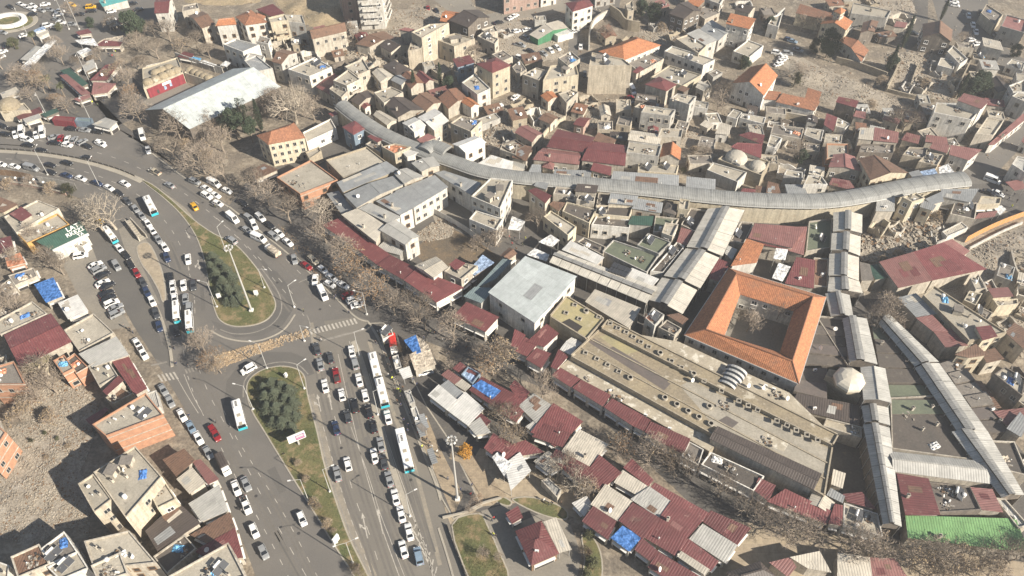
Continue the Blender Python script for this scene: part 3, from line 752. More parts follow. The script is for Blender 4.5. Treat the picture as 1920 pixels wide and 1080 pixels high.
def m_square_hole(s=.55):
    mb = MB()
    for dx, dy, sx, sy in ((s, 0, .22, 2 * s + .22), (-s, 0, .22, 2 * s + .22), (0, s, 2 * s - .22, .22), (0, -s, 2 * s - .22, .22)):
        mb.box((dx, dy, .2), (sx, sy, .4), m=0)
    mb.face([(-s, -s, .06), (s, -s, .06), (s, s, .06), (-s, s, .06)], 1)
    return mb.mesh('roof_light', [MATS['kerb_stone'], MATS['opening']])
KIT = {'tarp': [m_tarp('tarp_blue', 1), m_tarp('tarp_skyblue', 2), m_tarp('tarp_beige', 3), m_tarp('tarp_white', 4), m_tarp('tarp_orange', 5)], 'dish': [m_dish()], 'heater': [m_heater()], 'tank': [m_tank()], 'chimney': [m_chimney()], 'ac': [m_ac()], 'hut': [m_hut()], 'junk': [m_junk(i) for i in range(5)],
       'vent': [m_vent()], 'hole': [m_vault_hole()], 'sq': [m_square_hole()]}
KITNAME = {'tarp': 'tarpaulin', 'dish': 'satellite_dish', 'heater': 'solar_water_heater', 'tank': 'water_tank', 'chimney': 'chimney', 'ac': 'air_conditioner', 'hut': 'stair_hut', 'junk': 'junk_pile', 'vent': 'vent_pipe', 'hole': 'roof_light', 'sq': 'roof_light'}
def put(kind, p, parent, rz=None, s=1.0):
    o = link(KITNAME[kind], RND.choice(KIT[kind]), parent, p, RND.uniform(0, 6.28) if rz is None else rz, s)
    if kind == 'junk': o['kind'] = 'stuff'
    return o

def bil(P, s, t): return P[0].lerp(P[1], s).lerp(P[3].lerp(P[2], s), t)
def facing_cam(a, b):
    """outward normal of wall a->b of a counter-clockwise footprint, and whether the photograph can see it"""
    n = Vector((b.y - a.y, a.x - b.x, 0)).normalized(); m = (a + b) / 2
    return n, n.dot(Vector((0, 0, 0)) - Vector((m.x, m.y, 0))) > 0
def add_openings(root, P, h, z0=0.0, shop=False, step=2.9, win=True, top_gap=0.7, door=True, c=Vector()):
    n = len(P); done = not door; WIN = RND.choice(WINS)
    for i in range(n):
        a, b = Vector((P[i].x, P[i].y, 0)), Vector((P[(i + 1) % n].x, P[(i + 1) % n].y, 0))
        nr, vis = facing_cam(a + c, b + c); L = (b - a).length
        if not vis or L < 2.2: continue
        d = (b - a) / L; rz = atan2(d.y, d.x); off = nr * 0.012
        storeys = max(1, int((h - top_gap + 0.6) / 3.0)); fh = (h - top_gap) / storeys
        cnt = max(1, int((L - 0.6) / step)); sp = L / cnt
        for s in range(storeys):
            zc = z0 + fh * s + fh * 0.56
            if s == 0 and shop:
                for k in range(cnt):
                    p = a + d * (sp * (k + .5)) + off
                    link('shop_front', SHOPF, root, (p.x, p.y, z0 + .02), rz, (sp * .84, 1, min(2.9, fh * .92)))
                continue
            for k in range(cnt):
                p = a + d * (sp * (k + .5)) + off
                if s == 0 and not done and k == cnt // 2:
                    link('door', DOOR, root, (p.x, p.y, z0 + .02), rz, (1.05, 1, 2.15)); done = True; continue
                if not win or RND.random() < 0.22: continue
                w = min(1.5, sp * .5) * RND.uniform(.85, 1.1)
                link('window', WIN, root, (p.x, p.y, zc), rz, (w, 1, min(1.5, fh * .48)))

KINDS = {'H': ('house', 'house'), 'S': ('shop', 'shop'), 'K': ('kiosk', 'kiosk'), 'A': ('apartment_block', 'apartment block'), 'M': ('market_hall', 'market hall'), 'D': ('shed', 'shed'), 'C': ('canopy', 'canopy')}
ZONE = ['']
def building(spec, label=None, WP=None):
    """kind+roof form, eave height, roof corners in the photograph, roof, walls, options"""
    head, opts = spec.split(), {}
    kind, form = head[0][0], head[0][1]; h = float(head[1]) + RND.uniform(-.06, .06)
    P2 = [t for t in head[2:] if ',' in t]; rest = [t for t in head[2:] if ',' not in t]
    roof, wall = rest[0], rest[1]
    for t in rest[2:]: opts[t[0]] = t[1:]
    name, cat = KINDS[kind]
    rise = float(opts.get('d', 0.7 if form == 'S' else 1.6))
    zs = [h] * 4
    if form == 'S': zs = [h, h, h + rise, h + rise]
    base = 'B' in opts
    co = [tuple(float(x) for x in t.split(',')) for t in P2]
    P = [tp(c[0], c[1], 0.0 if base else zs[min(i, 3)]) for i, c in enumerate(co)]
    if WP: P = [Vector((p.x, p.y, zs[i])) for i, p in enumerate(WP)]
    if base:
        for i, p in enumerate(P): p.z = zs[i]
    if len(P) == 3: P.append(P[0] + P[2] - P[1]); P[3].z = zs[3]
    if not ccw(P): P = [P[1], P[0], P[3], P[2]]           # keeps the edge P0-P1
    c = sum(P, Vector()) / 4; c.z = 0
    FOOT.append([(p.x, p.y) for p in P])
    Q = [p - c for p in P]
    area = abs(sum(Q[i].x * Q[(i + 1) % 4].y - Q[(i + 1) % 4].x * Q[i].y for i in range(4))) / 2
    if label is None:
        sz = 'small ' if area < 35 else 'large ' if area > 260 else ''
        label = '%s%s ruin with broken walls %s' % (sz, WALL[wall][1], ZONE[0]) if form == 'X' else '%s%s %s with %s roof %s' % (sz, WALL[wall][1], cat, ROOF[roof][1], ZONE[0])
        if kind == 'C': label = '%s%s canopy %s' % (sz, ROOF[roof][1], ZONE[0])
    root = link(name, None, None, c); tag(root, label, cat, opts.get('g'), P[0].lerp(P[2], .5))
    wm, rm = MATS[WALL[wall][0]], MATS[ROOF[roof][0]]
    z0 = -0.1
    clutter = int(opts.get('c', -1))
    if form == 'X':
        I = inset(Q, .4); mb = MB()
        for i in range(4):
            a, b, ia, ib = Q[i], Q[(i + 1) % 4], I[i], I[(i + 1) % 4]; n = max(2, int((b - a).length / 1.5)); hs = [h * RND.uniform(.35, 1.0) for _ in range(n + 1)]
            for k in range(n):
                p, q, ip, iq = a.lerp(b, k / n), a.lerp(b, (k + 1) / n), ia.lerp(ib, k / n), ia.lerp(ib, (k + 1) / n); z1, z2 = hs[k], hs[k + 1]
                mb.face([(p.x, p.y, z0), (q.x, q.y, z0), (q.x, q.y, z2), (p.x, p.y, z1)]); mb.face([(iq.x, iq.y, z0), (ip.x, ip.y, z0), (ip.x, ip.y, z1), (iq.x, iq.y, z2)])
                mb.face([(p.x, p.y, z1), (q.x, q.y, z2), (iq.x, iq.y, z2), (ip.x, ip.y, z1)])
        mb.build('wall', wm, root)
        sheet('floor_slab', I, .35, ROOF[roof][0], root)
        for k in range(max(3, int(area / 12))):
            p = bil(I, RND.uniform(.15, .85), RND.uniform(.15, .85)); put('junk', (p.x, p.y, .35), root, s=RND.uniform(.8, 1.5))
        return root
    if wall == 'k':
        for s_ in range(1, int(h / 2.9) + 1):
            bm_ = MB(); E = inset(Q, -.03)
            for i in range(4):
                a, b = E[i], E[(i + 1) % 4]; zb = s_ * 2.9
                bm_.face([(a.x, a.y, zb), (b.x, b.y, zb), (b.x, b.y, zb + .35), (a.x, a.y, zb + .35)])
            bm_.build('floor_band', MATS['plaster_beige'], root)
    if form == 'F':
        mb = MB(); ph = 0.55 if h > 4.2 else 0.3
        I = inset(Q, 0.28)
        for i in range(4):
            a, b = Q[i], Q[(i + 1) % 4]; ia, ib = I[i], I[(i + 1) % 4]
            mb.face([(a.x, a.y, z0), (b.x, b.y, z0), (b.x, b.y, h), (a.x, a.y, h)])
            mb.face([(a.x, a.y, h), (b.x, b.y, h), (ib.x, ib.y, h), (ia.x, ia.y, h)])
            mb.face([(ib.x, ib.y, h - ph), (ia.x, ia.y, h - ph), (ia.x, ia.y, h), (ib.x, ib.y, h)])
        mb.build('wall', wm, root)
        rb = MB(); rb.face([(p.x, p.y, h - ph) for p in I], 0, [(p.x, p.y) for p in I]); ro = rb.build('roof', rm, root)
        foot = Q; n = clutter if clutter >= 0 else min(7, int(area / 26) + 1) if kind in 'HA' else min(4, int(area / 60))
        kinds = ['dish', 'heater', 'chimney', 'chimney', 'junk', 'junk', 'junk', 'tank', 'vent', 'vent', 'ac', 'tarp'] + (['hut'] if area > 90 and h > 7 else [])
        for k in range(n):
            p = bil(I, RND.uniform(.15, .85), RND.uniform(.15, .85)); kk = RND.choice(kinds)
            put(kk, (p.x, p.y, h - ph), ro, s=.68 if kk == 'dish' else .85, rz={'heater': atan2(-SUN_TO.x, SUN_TO.y) + pi, 'dish': RND.uniform(-.4, .4)}.get(kk))
        wt = h - 0.3
    else:
        ov = 0.32; W = inset([Vector((p.x, p.y, 0)) for p in Q], ov); mb = MB(); rb = MB(); th = 0.1
        R = [Vector((q.x, q.y, zs[i])) for i, q in enumerate(Q)]
        def slab(F):
            F = [Vector(f) for f in F]
            n = (F[1] - F[0]).cross(F[-1] - F[0])
            if n.z < 0: F.reverse()
            # u runs along the eave (lowest edge), v up the slope
            k = min(range(len(F)), key=lambda i: F[i].z + F[(i + 1) % len(F)].z)
            e = (F[(k + 1) % len(F)] - F[k]); e.z = 0; e.normalize()
            nn = (F[1] - F[0]).cross(F[-1] - F[0]).normalized(); v = nn.cross(e)
            uv = [((f - F[k]).dot(e), (f - F[k]).dot(v)) for f in F]
            rb.face(F, 0, uv)
            rb.face([f - Vector((0, 0, th)) for f in reversed(F)], 0)
            for i in range(len(F)):
                a, b = F[i], F[(i + 1) % len(F)]; dn = Vector((0, 0, th)); rb.face([a - dn, b - dn, b, a], 0)
        caps = []
        if form == 'S':
            slab(R)
            wz = []
            for i in range(4): wz.append(zs[i] - 0.12)
            for i in range(4):
                a, b = W[i], W[(i + 1) % 4]; mb.face([(a.x, a.y, z0), (b.x, b.y, z0), (b.x, b.y, wz[(i + 1) % 4]), (a.x, a.y, wz[i])])
        else:
            if form == 'R': R = [R[1], R[2], R[3], R[0]]; W = [W[1], W[2], W[3], W[0]]
            A = (R[0] + R[1]) / 2; B = (R[2] + R[3]) / 2     # ridge parallel to P1-P2
            WA = (W[0] + W[1]) / 2; WB = (W[2] + W[3]) / 2
            A.z = B.z = h + rise
            if form == 'P':
                k = min(.42, (R[1] - R[0]).length / max(.1, (R[2] - R[1]).length) * .5)
                A2, B2 = A.lerp(B, k), B.lerp(A, k)
                slab([R[1], R[2], B2, A2]); slab([R[3], R[0], A2, B2]); slab([R[0], R[1], A2]); slab([R[2], R[3], B2])
            else:
                slab([R[1], R[2], B, A]); slab([R[3], R[0], A, B])
            for i in range(4):
                a, b = W[i], W[(i + 1) % 4]
                F = [(a.x, a.y, z0), (b.x, b.y, z0), (b.x, b.y, h - .1)]
                if form != 'P' and i in (0, 2):
                    m_ = WA if i == 0 else WB; F.append((m_.x, m_.y, h + rise - .14))
                F.append((a.x, a.y, h - .1)); mb.face(F)
            if form != 'P' or True:
                d = (B - A) if form != 'P' else (B2 - A2); a0 = A if form != 'P' else A2; mid = a0 + d / 2
                cp = MB(); cp.box((mid.x, mid.y, h + rise + .03), (max(.3, d.length), .35, .1), atan2(d.y, d.x)); caps.append(cp)
        mb.build('wall', wm, root); ro = rb.build('roof', rm, root)
        if form == 'S' and area > 25 and roof[0] == 'm':      # replaced and mismatched sheets
            for q_ in range(RND.choice((0, 1, 1, 2, 3))):
                s0, t0 = RND.uniform(.03, .6), RND.uniform(.03, .55); s1, t1 = s0 + RND.uniform(.12, .34), min(.97, t0 + RND.uniform(.2, .45)); pm = MB()
                F = [bil(R, a_, b_) + Vector((0, 0, .03 + .012 * q_)) for a_, b_ in ((s0, t0), (s1, t0), (s1, t1), (s0, t1))]
                if (F[1] - F[0]).cross(F[3] - F[0]).z < 0: F.reverse()
                pm.face(F); pm.build('replaced_sheet', MATS[RND.choice({'r': ['sheet_maroon', 'sheet_maroon', 'sheet_pink', 'sheet_brown'], 'p': ['sheet_pink', 'sheet_maroon', 'sheet_brown']}.get(roof[1], ['sheet_grey', 'sheet_pale', 'sheet_beige', 'sheet_brown']))], ro)
        for cp in caps: cp.build('ridge_cap', rm, ro)
        foot = W
        n = clutter if clutter >= 0 else (1 if area > 40 and RND.random() < .5 else 0)
        for k in range(n):
            s, t = RND.uniform(.2, .8), RND.uniform(.15, .35)
            p = bil([Vector((q.x, q.y, z)) for q, z in zip(Q, zs)], s, t)
            zz = p.z if form == 'S' else h + rise * .5
            put(RND.choice(['chimney', 'vent', 'dish', 'ac']), (p.x, p.y, zz - (.3 if form != 'S' else 0.05)), ro, RND.uniform(-.4, .4))
        wt = h
    if kind == 'C':
        bpy.data.objects.remove(next(x for x in root.children if x.name.startswith('wall')), do_unlink=True)
        for q in W: 
            pm = MB(); pm.tube((q.x, q.y, z0), (q.x, q.y, h - .05), .07, .07, 6); pm.build('post', MATS['pole_metal'], root)
    elif 'w' not in opts:
        shop = kind in 'SK' or 's' in opts
        add_openings(root, foot, wt, 0.0, shop, float(opts.get('p', 3.0)), c=c)
    elif opts['w'] == '1':
        add_openings(root, foot, wt, 0.0, False, 6.0, c=c)
    if 'l' in opts:                                          # balconies on the walls that face the camera
        for i in range(4):
            a, b = Vector((foot[i].x, foot[i].y, 0)), Vector((foot[(i + 1) % 4].x, foot[(i + 1) % 4].y, 0))
            nr, vis = facing_cam(a + c, b + c); L = (b - a).length
            if not vis or L < 4: continue
            d = (b - a) / L; rz = atan2(d.y, d.x)
            for s in range(1, max(2, int(h / 3))):
                p = (a + b) / 2 + nr * .7; bb = MB()
                bb.box((0, 0, 0), (L * .7, 1.4, .14)); bb.box((0, -.66, .5), (L * .7, .08, .9))
                for sx in (-1, 1): bb.box((sx * (L * .35 - .04), 0, .5), (.08, 1.3, .9))
                link('balcony', bb.mesh('balcony', wm), root, (p.x, p.y, s * 3.0 + .1), rz)
    return root

def table(txt):
    for ln in txt.strip().splitlines():
        ln = ln.strip()
        if not ln or ln[0] == '#': continue
        if ln.startswith('T '): TILE[0], TILE[1] = (int(x) for x in ln.split()[1:3]); continue
        if ln.startswith('Z '): ZONE[0] = ln[2:].strip(); continue
        lab = None
        if '|' in ln: ln, lab = (x.strip() for x in ln.split('|'))
        building(ln, lab)

def fill(poly, n, zone, ang, seed, big=(4.0, 8.5)):
    """the crowded small sheds, terraces and broken walls between the larger houses"""
    r = random.Random(seed); P = full(poly); k = t = 0; ZONE[0] = zone
    x0, x1 = min(p.x for p in P), max(p.x for p in P); y0, y1 = min(p.y for p in P), max(p.y for p in P)
    seen = [(p.x, p.y) for o, l, p in REG]
    while k < n and t < n * 60:
        t += 1; x, y = r.uniform(x0, x1), r.uniform(y0, y1)
        if not inpoly(x, y, P): continue
        w, d, a = r.uniform(*big), r.uniform(4, 7), radians(ang + r.uniform(-14, 14)); e, f = Vector((cos(a), sin(a), 0)), Vector((-sin(a), cos(a), 0)); c = Vector((x, y, 0))
        R = [c - e * w / 2 - f * d / 2, c + e * w / 2 - f * d / 2, c + e * w / 2 + f * d / 2, c - e * w / 2 + f * d / 2]
        T = [(q.x, q.y) for q in R] + [(x, y)] + [((R[i] + R[(i + 1) % 4]) / 2)[:2] for i in range(4)]
        if any(inpoly(q[0], q[1], F) for F in FOOT + [[(z.x, z.y) for z in Y] for Y in ROADS] for q in T): continue
        big_ = [c + (q - c) * 1.15 for q in R]
        if any(inpoly(u[0], u[1], big_) for F in FOOT for u in F) or any(inpoly(u, v, big_) for u, v in seen): continue
        form = r.choice('FFFSSSGXX'); h = r.uniform(2.4, 4.2) if form != 'X' else r.uniform(1.8, 3.4)
        roof = r.choice(['c', 'cg', 'c']) if form == 'F' else 'rs' if form == 'X' else r.choice(['mb', 'mb', 'mp', 'mr', 'ml', 'mk', 'mf', 'tb'])
        building('H%s %.2f %s %s d%.1f%s c%d' % (form, h, roof, r.choice('bbgwtdsb'), r.uniform(.3, .9), ' w1' if r.random() < .6 else '', r.randrange(1, 5)), None, R); k += 1

# ------------------------------------------------------------ houses and shops: roof corners read in the photograph, tile by tile
table('''
T 0 0
Z near the roundabout plaza
DS 3 740,5 770,50 960,0 930,-45 tq w w0
HG 9 1158,100 1175,-10 1295,-20 1265,95 mr w
HF 8 1365,85 1370,40 1480,20 1492,60 cg b c2
HR 8 1408,118 1520,85 1615,180 1510,212 mb b
HS 10 1617,195 1775,182 1755,130 1640,142 to w d1.6
HP 10 1765,125 1880,72 2010,165 1835,190 tt w
HF 9 1672,330 1765,290 1945,335 1820,388 mg w c0
HF 8.5 1835,440 1870,395 1985,420 1960,470 mf w c0
CS 3 560,300 600,330 740,345 700,285 tw o d.4
CS 3 700,340 920,320 925,265 780,290 te o d.4
KS 3 710,345 900,345 920,315 780,300 mr b d.5
KS 3 565,240 590,262 690,245 660,215 mr b d.4
KS 3 450,528 600,655 660,625 520,508 dg d d.6
KS 3 445,562 610,712 682,700 500,555 mp b d.4
KS 3.2 672,602 800,602 905,462 790,488 mr b d.6
KS 3 685,710 810,692 872,625 700,615 mp b d.6
KS 3 548,742 592,762 682,725 670,705 mp d d.3
CS 4 150,510 205,535 425,305 380,288 tw w d.3
KS 3.5 150,445 205,455 310,352 268,342 mf b d.3
KS 3 268,262 290,280 368,240 355,222 ml w d.3
KS 2.6 248,228 262,240 345,215 325,195 tx w d.2
KS 3 790,145 805,185 870,165 860,135 ml b d.3
KS 3 870,150 900,180 960,150 920,120 mr b d.3
KS 3 120,872 142,898 322,842 300,800 mr b d.3
KS 3 305,855 342,878 445,835 420,808 dg d d.4
KS 3 168,892 192,922 312,882 290,850 mf b d.3
KS 3.2 687,932 820,965 882,912 790,880 mf w d.4
KF 2.7 388,898 410,868 560,878 550,915 mr m w0 c0 | red shipping container beside the plaza kiosks
KF 2.7 556,905 575,880 690,885 685,918 bl u w0 c0 | dark blue shipping container between the red one and the pale kiosk
KS 3 1330,425 1440,445 1455,405 1380,385 mr w d.4
KS 3 1420,440 1500,460 1510,435 1450,425 ts w d.3
CS 3 1490,465 1600,500 1625,485 1530,450 tw w d.3
CS 3 1650,490 1700,500 1730,470 1690,455 tw w d.3
HF 4.5 0,838 10,800 180,770 228,825 c y c0 w1 | low cream stone bath house with a single dome by the parking area
HF 5 1075,660 1065,510 1330,428 1372,540 c y c0 w0 | old stone hall with rows of small domes and a dark red front
KF 3.5 1072,520 1100,490 1250,455 1255,490 c w c0 w0
HF 4.5 1380,545 1420,505 1620,575 1580,610 c y c0 w0 | stone side wing with a line of small domes behind the big white hall
KS 3 575,390 600,415 690,375 650,355 tw w d.3
KS 3 610,480 640,540 720,500 700,440 mf d d.3
KS 3 0,700 20,740 150,690 120,650 ml b d.3
KS 3 530,505 560,530 650,470 620,450 cg d d.3
T 1 0
Z left of tall apartments
HS 9 0,70 110,122 215,98 125,28 mr y d1
HP 8 -60,150 40,175 75,120 0,90 tt w
AF 11 90,132 215,105 240,150 108,168 c y l1 | yellow apartment block with balconies left of the brown-roofed house
AF 10 215,110 345,112 368,178 238,162 c g
HR 9 398,228 662,170 682,232 420,294 mb b d2
AF 20 795,225 975,215 1010,110 810,115 c w B1 l1 c5 | tall white apartment block with broken balconies at the top edge
AF 15 672,170 782,165 770,70 640,85 c p B1 c4
HF 7 0,310 20,265 110,290 90,330 cg w
Z in the ruined quarter
HR 5 745,330 850,352 1065,292 955,232 mb b d1.5
HR 5 925,342 1010,395 1155,335 1050,298 mk b d1.5
HF 13 1165,240 1300,180 1447,170 1242,284 c t w1 c5
HF 8 1330,288 1490,248 1642,288 1485,348 c t c5
HF 9 1138,382 1170,292 1250,300 1242,360 c t w0 c2
HS 8 1065,222 1180,240 1190,220 1120,205 mp b d.4
HR 6 1378,158 1450,168 1555,98 1420,78 to d d1.4
HR 7 1448,152 1590,208 1755,130 1670,72 mk d d2.4
HF 5 1688,218 1790,188 1815,232 1728,250 c b c2
HF 6 1660,270 1700,240 1820,290 1790,330 c b c5
HP 12 1648,478 1772,548 1915,490 1800,428 mr y d1.6 | tall cream house with hipped maroon roof above the parked pickup
HS 8 1473,442 1510,505 1642,468 1600,412 mr u d.8
HF 8 1543,618 1640,550 1758,662 1660,708 c w c3
HR 5 1538,765 1612,808 1678,786 1602,728 to w d1
HR 5 1168,758 1272,832 1398,766 1282,688 mb b d1.4
HR 5 1365,732 1440,818 1592,740 1522,652 tb b d1.4
HR 5 1130,810 1210,860 1270,825 1180,790 mb b d.6
HG 7 1210,880 1335,978 1448,905 1340,812 mw b d.7
HG 7 1093,922 1185,992 1278,940 1190,878 mw w d.7
HR 6 958,772 1060,882 1262,822 1110,728 mk b d1.5
HF 7 883,692 1010,648 1103,690 960,772 c b c3
HR 6 868,542 930,618 1042,572 950,512 ml b d1
HP 6 945,492 1060,568 1172,522 1040,452 mk b d1
HR 6 1010,600 1090,640 1160,600 1090,560 mg b d1
HR 6 1083,572 1160,668 1262,622 1180,538 tb b d1.4
HR 6 1200,560 1270,630 1340,605 1250,535 mr b d1.2
HF 10 578,602 690,520 783,592 680,642 c b l1
HF 7.5 548,665 600,620 690,680 640,730 c b c1
HF 8 662,498 800,438 853,522 762,562 c b
HF 9 238,518 440,428 568,502 400,572 c w c6 | white two-storey house with a roof terrace above the bare plane tree
HR 9 118,462 190,482 312,392 200,368 mb g d1.6
HF 9 -90,450 0,412 125,512 -10,540 mg w c0 w0
HS 5 450,652 555,712 622,572 570,542 mr b d.6
HR 5 708,752 770,792 892,722 840,678 mk b d1.2
HR 4 768,782 815,818 862,792 830,762 mr w d.6
HR 5 878,862 980,940 1062,900 930,828 ml b d.8
HF 9 1458,922 1540,868 1695,902 1612,988 cg t c6
HP 8 645,952 730,1012 818,966 745,902 mr u d.8
HR 7 833,1022 910,1068 1012,1042 950,992 mr b d.8
HS 5 542,852 570,872 618,856 590,832 mr w d.3
HP 10 0,1015 90,1085 372,1032 285,918 tt y d2.6 p2.2 | yellow mansion with hipped terracotta roof beside the roadside trees
HF 5 350,992 560,888 602,962 380,1062 c w c0 p3.5
HF 4 640,870 700,840 860,930 800,970 mf b c0 w0
HS 6 1205,1045 1240,1075 1350,1030 1290,1000 mp b d.4
T 2 0
Z above the car park
HP 10 398,22 455,88 612,42 570,-15 mr w d1.4
AF 9 -60,110 200,58 190,10 -70,40 c p B1
AF 9 215,56 330,30 325,-10 212,10 c w B1
AF 8 620,60 770,30 760,-20 610,0 c g B1
HR 3.5 128,258 195,295 420,208 362,148 ml e d1.6 w0 | long green-walled hall with pale pitched roof by the parked cars
DF 3 308,248 345,275 462,238 410,205 mw w c0 w0
HF 6 850,30 870,85 915,75 905,0 c t c1
Z around the curved street
HP 7 645,385 840,452 1120,338 to w d3 | long hall with a big orange tile roof beside the curved street
HF 13 578,490 900,492 835,440 600,392 c t w0 c5 | tall tan block with a blank end wall beside the narrow street
HR 4 640,230 700,290 790,270 730,180 tb s d1
HF 9 78,558 180,505 268,530 200,602 c b
HF 10 233,602 500,560 480,475 290,490 c y c6
HF 12 345,432 440,380 512,440 420,492 cg b c7
HR 5 212,718 270,764 352,726 300,683 to b d.8
HF 6 348,702 440,668 498,690 410,772 c b c3
HR 4 198,892 290,932 352,882 270,843 mb b d.8
HR 4 458,932 540,952 592,886 510,878 mr p d.7
HR 6 18,992 150,1068 232,1002 110,938 mp b d1.2
HP 7 993,632 1160,684 1238,632 1105,573 mr b d1.4 | beige house with small hipped red roof below the flat terraces
HF 6 1040,578 1180,488 1422,560 1282,642 c y c6 w1
HF 8 1143,382 1200,343 1524,446 1436,488 c w c4 p2.6 | long white house with flat roof terrace below the grey-green metal roof
HS 9 1310,252 1450,338 1544,300 1400,213 mf w d.8
HF 9 1228,288 1330,253 1460,342 1400,400 c t c4 w0
HS 5 903,538 936,553 992,516 960,494 mr b d.4
HF 5 858,462 1040,393 1142,440 960,542 cg b c4
HF 8 968,842 1000,788 1228,822 1192,872 c g c3 p2.4
HF 6 915,800 960,770 1010,790 975,830 c b c1
HF 10 1183,738 1240,700 1384,722 1332,784 c g w1 c3
HS 8 1232,668 1290,690 1335,665 1280,640 mb d d.3
HR 6 1376,655 1440,685 1480,640 1410,600 ml b d.5
HG 8 1648,622 1890,718 1995,565 1790,500 to w d3.4 p2.4 | white timbered house with steep orange roof right of the brown tree
HS 10 1603,178 1782,218 1832,140 1640,98 to w d1.4 p2.2
HF 5 1658,382 1770,298 1888,342 1782,428 c w c1 p2.4
HR 8 1178,102 1290,142 1422,82 1320,8 mk d d2
HS 7 1310,20 1400,52 1445,5 1340,-20 to d d.8
HF 7 1450,-10 1480,-50 1600,-30 1560,30 c w
HR 6 1668,72 1780,102 1834,52 1720,28 mk b d1.2
HR 6 1412,218 1550,304 1642,236 1500,148 mg g d.8
HS 4 1522,1000 1620,1012 1652,942 1570,918 ml w d.5
HS 5 1698,1012 1880,1085 1896,1012 1780,988 mr b d.5
HS 4 1408,935 1470,964 1512,932 1450,898 ml b d.3
HF 4 1613,872 1660,818 1727,842 1690,892 c w c1
HF 4 1708,882 1730,850 1905,880 1890,930 c w c3
HR 6 868,1050 1110,1085 1128,1010 890,975 ml b d.8
HF 7 1093,1022 1120,960 1284,966 1272,1030 c b c1
HF 4 1470,545 1530,520 1580,545 1510,580 cg g c1
HF 4 0,500 60,450 110,520 40,560 cg b c2
HF 5 1420,620 1470,600 1500,650 1450,680 mf b c1
T 3 0
Z on the right slope
HS 6 208,98 440,150 482,98 240,28 tb y d.7 w0
HG 8 393,178 588,228 638,162 445,118 to y d2 p2.2 | cream house with orange roof and a small square tower
HF 7 623,100 640,18 924,80 892,135 c g c3
HG 6 690,248 800,238 832,160 715,168 mb d d1
HG 4 533,302 700,464 757,376 580,272 tt w d1.4
HS 5 943,198 1030,208 1048,170 962,158 mp b d.3
HG 7 1160,278 1375,312 1386,225 1160,180 mb d d3 | derelict barn with rusty pitched roof beside the bare yard
HS 6 1618,345 1770,382 1742,310 1605,278 ml g d.8
HF 8 1748,195 1790,108 1950,150 1922,245 mp g c2
HF 5 1598,95 1640,28 1765,110 1702,184 cg t c2 w0
HR 5 1658,605 1720,694 1842,690 1740,568 mk b d1.2
HF 8 1808,640 1840,690 1935,690 1930,595 c w c3
HF 10 1243,842 1265,768 1602,815 1527,898 c w c3 p3.4 | white two-storey house with grey terrace and pink-red roof wing behind
HS 12.5 1418,752 1602,818 1668,750 1470,698 mp w d.6 w0
HF 6 1558,1002 1645,878 1772,900 1692,1014 c b c2
HS 4 1650,1085 1700,1085 1940,890 1915,850 mp w d.3
HS 6 508,765 660,808 682,755 530,723 mr d d.8
HS 6 788,1052 975,1072 982,990 800,953 mp b d.6
HS 6 678,1042 788,1052 796,960 690,957 ml b d.6
HS 4 638,872 730,892 737,840 660,828 mp b d.3
HS 5 1178,1062 1352,1084 1342,1030 1190,1008 mp b d.4
HS 4 858,892 980,932 1002,890 880,868 mp b d.3
HS 5 58,764 350,832 392,760 110,698 tt w d1.2
HS 5 273,742 380,762 402,690 300,658 tt w d.8
HS 5 -60,742 80,752 100,690 -40,672 tt w d.8
HS 4 418,935 490,984 522,880 440,848 mr b d.4
HF 3 508,944 520,880 618,930 580,964 c w c1
HF 4 20,1000 40,930 270,960 250,1040 cg b c6
HF 4 270,1010 290,955 420,975 400,1060 c w c3
HF 4 420,1065 430,1000 560,1010 550,1075 c b c3
HF 5 1345,385 1390,340 1500,440 1440,480 c w c2 w0
HF 4 1790,480 1830,440 1930,470 1910,530 c w c2
HF 6 0,180 40,120 110,100 80,200 c w c1
HF 8 1830,720 1870,690 1960,700 1950,770 c w c2
''')
